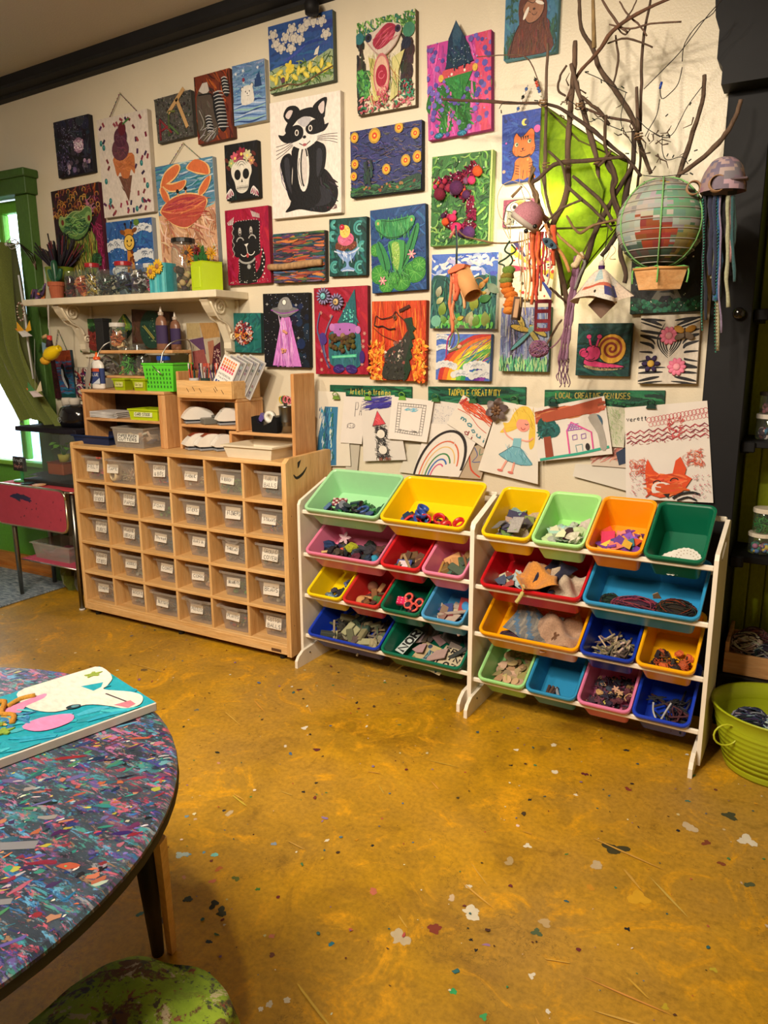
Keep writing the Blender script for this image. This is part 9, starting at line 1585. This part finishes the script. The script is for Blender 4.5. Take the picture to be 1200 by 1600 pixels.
# ------------------------------------------------------------------ round painted table with a canvas on it
TC,TR,TH=Vector((2.095,-2.650,0)),.617,.725
tb=thing('round_table','round table in the foreground covered in dried paint splatters','table',tuple(TC))
MB().lathe([(.001,TH),(TR-.008,TH),(TR,TH-.005),(TR+.001,TH-.012)],(0,0,0),'ffffff',72,smooth=False).build('table_top','splattered_top',tb)
MB().lathe([(TR+.001,TH-.010),(TR+.002,TH-.026),(TR-.004,TH-.030),(.001,TH-.030)],(0,0,0),'2a2724',72).build('table_edge','matte',tb)
sp=MB();rr=random.Random(77);PAL=['6a3a5e','2f6f78','3a3a86','a8a8ac','2c7ab0','9c3048','3f9a8c','c86a90','6cb0d0','d8d4cc','c8c050','d06a50','4a2a6a','1c2030','20406a','b04a60','58a070','d88a70','7a6ab0']
for i in range(3400):
 a_,q=rr.uniform(0,6.28),(TR-.012)*sqrt(rr.random());x,y=q*cos(a_),q*sin(a_);r=rr.choice([.0018,.0022,.003,.003,.004,.005,.007,.010]);st_=rr.choice([1,1.5,2.5,4]);an=1.0+rr.uniform(-.5,.5);n=8;z=TH+.0002+i*1.2e-7
 if r>.01:st_=min(st_,2);
 c=jit(rr.choice(PAL),.05,rr);c=tuple(x*.8 for x in c)if r>.004 else c;pts=[]
 for k in range(n):b=2*pi*k/n;w_=r*rr.uniform(.5,1.3);px,py=cos(b)*w_*st_*.7,sin(b)*w_*.7;pts.append((x+px*cos(an)-py*sin(an),y+px*sin(an)+py*cos(an),z))
 if max(p[0]**2+p[1]**2 for p in pts)<(TR-.009)**2:sp._add(pts,[list(range(n))],c)
o=sp.build('paint_splatters','plastic',tb);o['kind']='stuff'
m_=MB()
for(x0,y0),(x1,y1),w_ in(((-.40,-.40),(.42,.14),.010),((-.25,-.52),(.5,.04),.006)):
 d=Vector((y0-y1,x1-x0,0)).normalized()*w_;m_._add([(x0-d.x,y0-d.y,TH+.0006),(x1-d.x,y1-d.y,TH+.0006),(x1+d.x,y1+d.y,TH+.0006),(x0+d.x,y0+d.y,TH+.0006)],[(0,1,2,3)],'7a7a80')
m_.build('pale_smear','plastic',tb)
lf_=PZ(247,1488,0)-TC;tp_=PZ(224,1330,.66)-TC
MB().tube([(lf_.x,lf_.y,0.0),(tp_.x,tp_.y,.70)],[.0155,.021],'16161a',14).build('leg','black',tb);[MB().tube([(x,y,0),(x*.9,y*.9,.70)],[.0155,.021],'16161a',14).build('leg','black',tb)for x,y in((-.42,.30),(-.36,-.40),(.38,-.42))]
MB().tube(smooth_path([(tp_.x-.01,tp_.y-.02,.66),(tp_.x-.06,tp_.y-.03,.62),(tp_.x-.09,tp_.y-.02,.69)],4),.005,'1c1c20',6).build('leg_brace','metal',tb)
MB().tube([(lf_.x+.028,lf_.y+.02,0),(tp_.x+.03,tp_.y+.01,.69)],.012,'b07a30',4,smooth=False).build('wooden_post','birch_v',tb)
# canvas lying on the table
q=[PZ(156,1041,TH+.02),PZ(245,1098,TH+.02)];ex=(q[1]-q[0]);Wd=ex.length;ex.normalize();r3=PZ(-60,1222,TH+.02)-q[1];ey=(r3-ex*r3.dot(ex)).normalized();Ht=.52
cv=thing('canvas_painting','turquoise canvas of a white unicorn lying on the splattered round table','painting');Mx=Matrix((-ey,-ex,Vector((0,0,1)))).transposed().to_4x4();Mx.translation=(q[0]+q[1])/2+ey*Ht/2;Mx.translation.z=TH+.001
cv.matrix_world=Mx;MB().rbox(-Ht/2,Ht/2,-Wd/2,Wd/2,0,.02,'dcd4c8',0,.002).build('canvas_panel','matte',cv)
a=Art(Ht-.004,Wd-.004,0,6);a.bg('1f9cb0');a.strokes(120,['28a8bc','1a8ca4','3cb4c4','2090a0'],.14,.04,20,20)
a.poly(smooth_path([(.66,.0),(.98,.0),(.985,.30),(.93,.44),(.90,.50),(.97,.70),(.985,.84),(.94,.96),(.88,.94),(.84,.80),(.78,.66),(.66,.60),(.60,.40),(.60,.18)],4,True),'e0d8cc');a.poly([(.84,.30),(.93,.36),(.9,.44),(.86,.46)],'1f9cb0');a.line([(.885,.58),(.915,.86)],.008,'3a2c34',2)
a.poly([(.86,.82),(.93,.84),(.93,.93),(.89,.95)],'c87888');a.ell(.735,.62,.03,.02,'1c3038',20);a.ell(.742,.62,.016,.012,'5a8a98',20)
a.poly(smooth_path([(.50,.30),(.58,.25),(.70,.22),(.68,.30),(.6,.34),(.56,.42),(.5,.38)],3,True),'d888b0');a.poly(smooth_path([(.52,.66),(.6,.62),(.7,.72),(.68,.84),(.6,.86),(.54,.8)],3,True),'d888b8');a.line([(.40,.74),(.34,.84),(.26,.98)],.035,'d878a8',3)
a.strokes(18,['3a78b0','5ac0c8','c8a048'],.07,.02,60,50,(.44,.40,.58,.62));a.line([(.07,.86),(.16,.94),(.28,.9)],.03,'c88a40',3);a.ell(.12,.62,.05,.02,'c87840',20)
o=a.mb.build('painted_picture','paint',cv);o.matrix_local=Matrix.Translation((0,0,.0203))@Matrix.Rotation(-pi/2,4,'X')
def onc(u,v,z=.024):return((u-.5)*Ht,(.5-v)*Wd,z)
MB().tube(smooth_path([onc(.5,.12),onc(.54,.2,.03),onc(.5,.34),onc(.53,.44),onc(.50,.56)],3),.006,'d09030',7).build('orange_yarn','yarn',cv);MB().tube(smooth_path([onc(.54,.26),onc(.6,.2),onc(.66,.22)],3),.006,'d09a38',7).build('orange_yarn','yarn',cv)
for u,v,r_,c,nm in((.38,.28,.03,'9ab830','felt_leaf'),(.46,.50,.016,'7a9828','felt_leaf'),(.45,.64,.024,'88a82c','felt_leaf'),(.93,.16,.022,'8aa028','felt_flower')):
 m_=MB();x,y,z=onc(u,v,.0215);m_.prism([(x+r_*(.75+.3*cos(5*b*.35))*cos(b*.35),y+r_*.7*(.75+.3*cos(5*b*.35))*sin(b*.35))for b in range(18)],z,z+.003,c,'z');m_.build(nm,'fabric',cv)
for sx in(-1,1):m_=MB();x,y,z=onc(.35+.035*sx,.46+.03*sx,.0225);m_.ball((x,y,z),(.026,.018,.003),'2c2448',9,5,jit=.15);m_.build('glitter_butterfly_wing','glitter',cv)
MB().tube([onc(.35,.40),onc(.36,.54)],.004,'c8c0d0',6).build('butterfly_body','glitter',cv)
# cloth covered stool in front
st_=thing('covered_stool','stool under a lime green cloth spattered with paint, at the lower edge','stool',(0,0,0));sc3=PZ(190,1612,.47);sc3.z=0;SRr=.165
def sfn(u,v):
 a_=2*pi*u;f=.012*sin(5*a_+2)*v+.009*sin(9*a_)*v*v
 if v<.6:r=SRr*(v/.6);z=.485-.035*(v/.6)**3+(.010*sin(4*cos(a_-.6)*v*2+3)+.006*sin(9*v*sin(a_)+2*cos(a_)))*v
 else:q=(v-.6)/.4;r=SRr+.03*sin(q*1.6)+f;z=.45-.20*q
 return(sc3.x+r*cos(a_),sc3.y+r*sin(a_),z)
MB().grid(sfn,64,30,'ffffff').build('draped_cloth','splattered_cloth',st_)
for k in range(4):a_=pi/4+k*pi/2;MB().tube([(sc3.x+.13*cos(a_),sc3.y+.13*sin(a_),.44),(sc3.x+.18*cos(a_),sc3.y+.18*sin(a_),0)],.014,'a87840',10).build('leg','pine_v',st_)
MB().lathe([(.001,.43),(SRr-.02,.43),(SRr-.02,.45),(.001,.45)],tuple(sc3),'a87840',24).build('seat','pine',st_)
# ------------------------------------------------------------------ alcove: jars, tray of yarn, lime bucket
A1=1.135+.0125;A2=.675+.0125
def ajar(lab,x,y,z,r,h,lid,cols,kind,seed,group=None):
 t=thing('plastic_jar',lab,'jar',(x,y,z));MB().lathe([(.001,0.001),(r*.93,.001),(r,.006),(r,h*.8),(r*.9,h*.86)],(0,0,0),'ffffff',22).build('jar_body','glass',t);MB().lathe([(.001,h*.83),(r*1.03,h*.83),(r*1.04,h*.98),(r*1.0,h),(.001,h)],(0,0,0),lid,24,smooth=False).build('lid','plastic',t)
 bits('craft_supplies',lab.split(' jar')[0]+' jar in the alcove: its loose contents','craft supplies',80,cols,r*.2,(-r*.6,r*.6,-r*.6,r*.6,.01,h*.68 if kind=='curl' else h*.4),seed,'matte',kind,None,(x,y,z))
ajar('lower bead jar with white lid on the black alcove shelf',3.418,.14,A1,.052,.10,'d0c8bc',['8a2c38','2c6a8a','c8b8c0','3a2030'],'ball',1);ajar('upper pink bead jar with a dark metal lid',3.418,.14,A1+.101,.047,.085,'2c2620',['8a5058','b87c80','5a2c34'],'ball',2)
ajar('lower jar of pastel pieces with white lid on the second alcove shelf',3.43,.14,A2,.050,.085,'d8ccb8',['8a4c8a','c87898','3a8a7a','5a8ac0','c8b850'],'ball',3);ajar('upper jar stuffed with green curls under a white lid',3.435,.14,A2+.086,.046,.10,'d8ccb8',['2c8a30','1c6a24','3c9a3c'],'curl',4)
ajar('white lidded jar of mixed beads further right on the alcove shelf',3.54,.16,A1,.046,.09,'d0c8bc',['8a2c38','2c6a8a','c8b8c0'],'ball',5)
yt=thing('wooden_tray','pine tray of yarn balls on the black alcove base','tray',(3.345,-.055,.2265));TW,TD,THh=.60,.30,.085
B1('front_board','pine',yt,(0,TW,0,.014,0,THh),bev=.002);B1('back_board','pine',yt,(0,TW,TD-.014,TD,0,THh),bev=.002);B1('end_board','pine',yt,(0,.014,.014,TD-.014,0,THh+.04),bev=.002);B1('end_board','pine',yt,(TW-.014,TW,.014,TD-.014,0,THh+.04),bev=.002);B1('base_board','pine',yt,(.014,TW-.014,.014,TD-.014,0,.008),bev=.001)
for i,(x,y,z,r,cs,l)in enumerate(((3.418,.0,.325,.055,['c8b8a8','d8ccc0','3a2c30'],'cream and dark striped yarn skein at the left of the pine tray'),(3.50,-.02,.29,.058,['22242e','2c3040','9a9490','181a20'],'charcoal flecked yarn ball in the middle of the pine tray'),(3.56,.08,.34,.062,['b8502c','9a3820','5a2c30','c86a40'],'rust orange yarn skein at the back of the pine tray'),
 (3.44,.10,.31,.055,['8a5a58','a87878','6a3c40'],'dusty rose yarn ball at the back left of the pine tray'),(3.57,-.07,.275,.04,['d8c8b0','c8b898'],'small cream yarn ball at the front of the pine tray'),(3.65,.02,.30,.06,['2c3040','5a2c44','22242e'],'dark plum yarn ball toward the right end of the pine tray'),(3.76,.04,.30,.062,['3c4a5c','8a9490'],'slate yarn ball at the far right of the pine tray'))):
 tangle('yarn_ball',l,Matrix.Translation((x,y+.05,z)),cs,r,r*.9,r*.85,60,30+i,.0034)
bk_=thing('metal_bucket','ribbed lime green metal tub full of yarn by the black pillar','bucket',(3.565,-.32,0));m_=MB();pr=[(.001,.004),(.158,.004),(.162,0),(.165,.008)]
for k in range(8):z=.028+.021*k;r=.166+.0050*k+.002;pr+=[(r,z-.008),(r+.003,z),(r,z+.008)]
pr+=[(.211,.205),(.216,.232),(.222,.236),(.222,.243),(.212,.24),(.205,.19),(.17,.03),(.001,.02)]
m_.lathe(pr,(0,0,0),'a0ac1c',48,sx=1.06,sy=.92);m_.build('tub_body','plastic',bk_);m_=MB();m_.tube([(-.165+.038*cos(q*pi/8),-.148+.02*cos(q*pi/8)-.004,.165+.04*sin(q*pi/8))for q in range(17)],.0035,'b4bc2c',6);m_.build('ring_handle','plastic',bk_)
MB().tube([(.165+.038*cos(q*pi/8),-.148-.02*cos(q*pi/8)-.004,.165+.04*sin(q*pi/8))for q in range(17)],.0035,'b4bc2c',6).build('ring_handle','plastic',bk_)
for i,(x,y,z,r,cs,l)in enumerate(((3.47,-.32,.17,.062,['1c2030','2c344c','8a90a0'],'navy and white yarn ball at the left of the lime tub'),(3.555,-.33,.16,.062,['a8b8b8','c8d0c8','5a8a8c'],'pale aqua yarn skein in the middle of the lime tub'),(3.60,-.24,.17,.06,['c8ccc0','8aa898','dcd8c8'],'white and sage yarn skein at the back of the lime tub'),(3.53,-.40,.13,.05,['c86a48','6a2c5a','2c5a8a'],'orange and purple yarn tangle at the front of the lime tub'),
 (3.64,-.35,.15,.06,['6a3c7a','b85838','30405c'],'multicoloured yarn tangle at the right of the lime tub'),(3.47,-.25,.14,.05,['b8b0a8','3c4858'],'grey yarn skein at the back left of the lime tub'),(3.66,-.25,.14,.055,['2c3a5a','a89898'],'blue grey yarn skein at the back right of the lime tub'))):
 tangle('yarn_ball',l,Matrix.Translation((x,y-.02,z)),cs,r,r*.9,r*.8,60,50+i,.003)
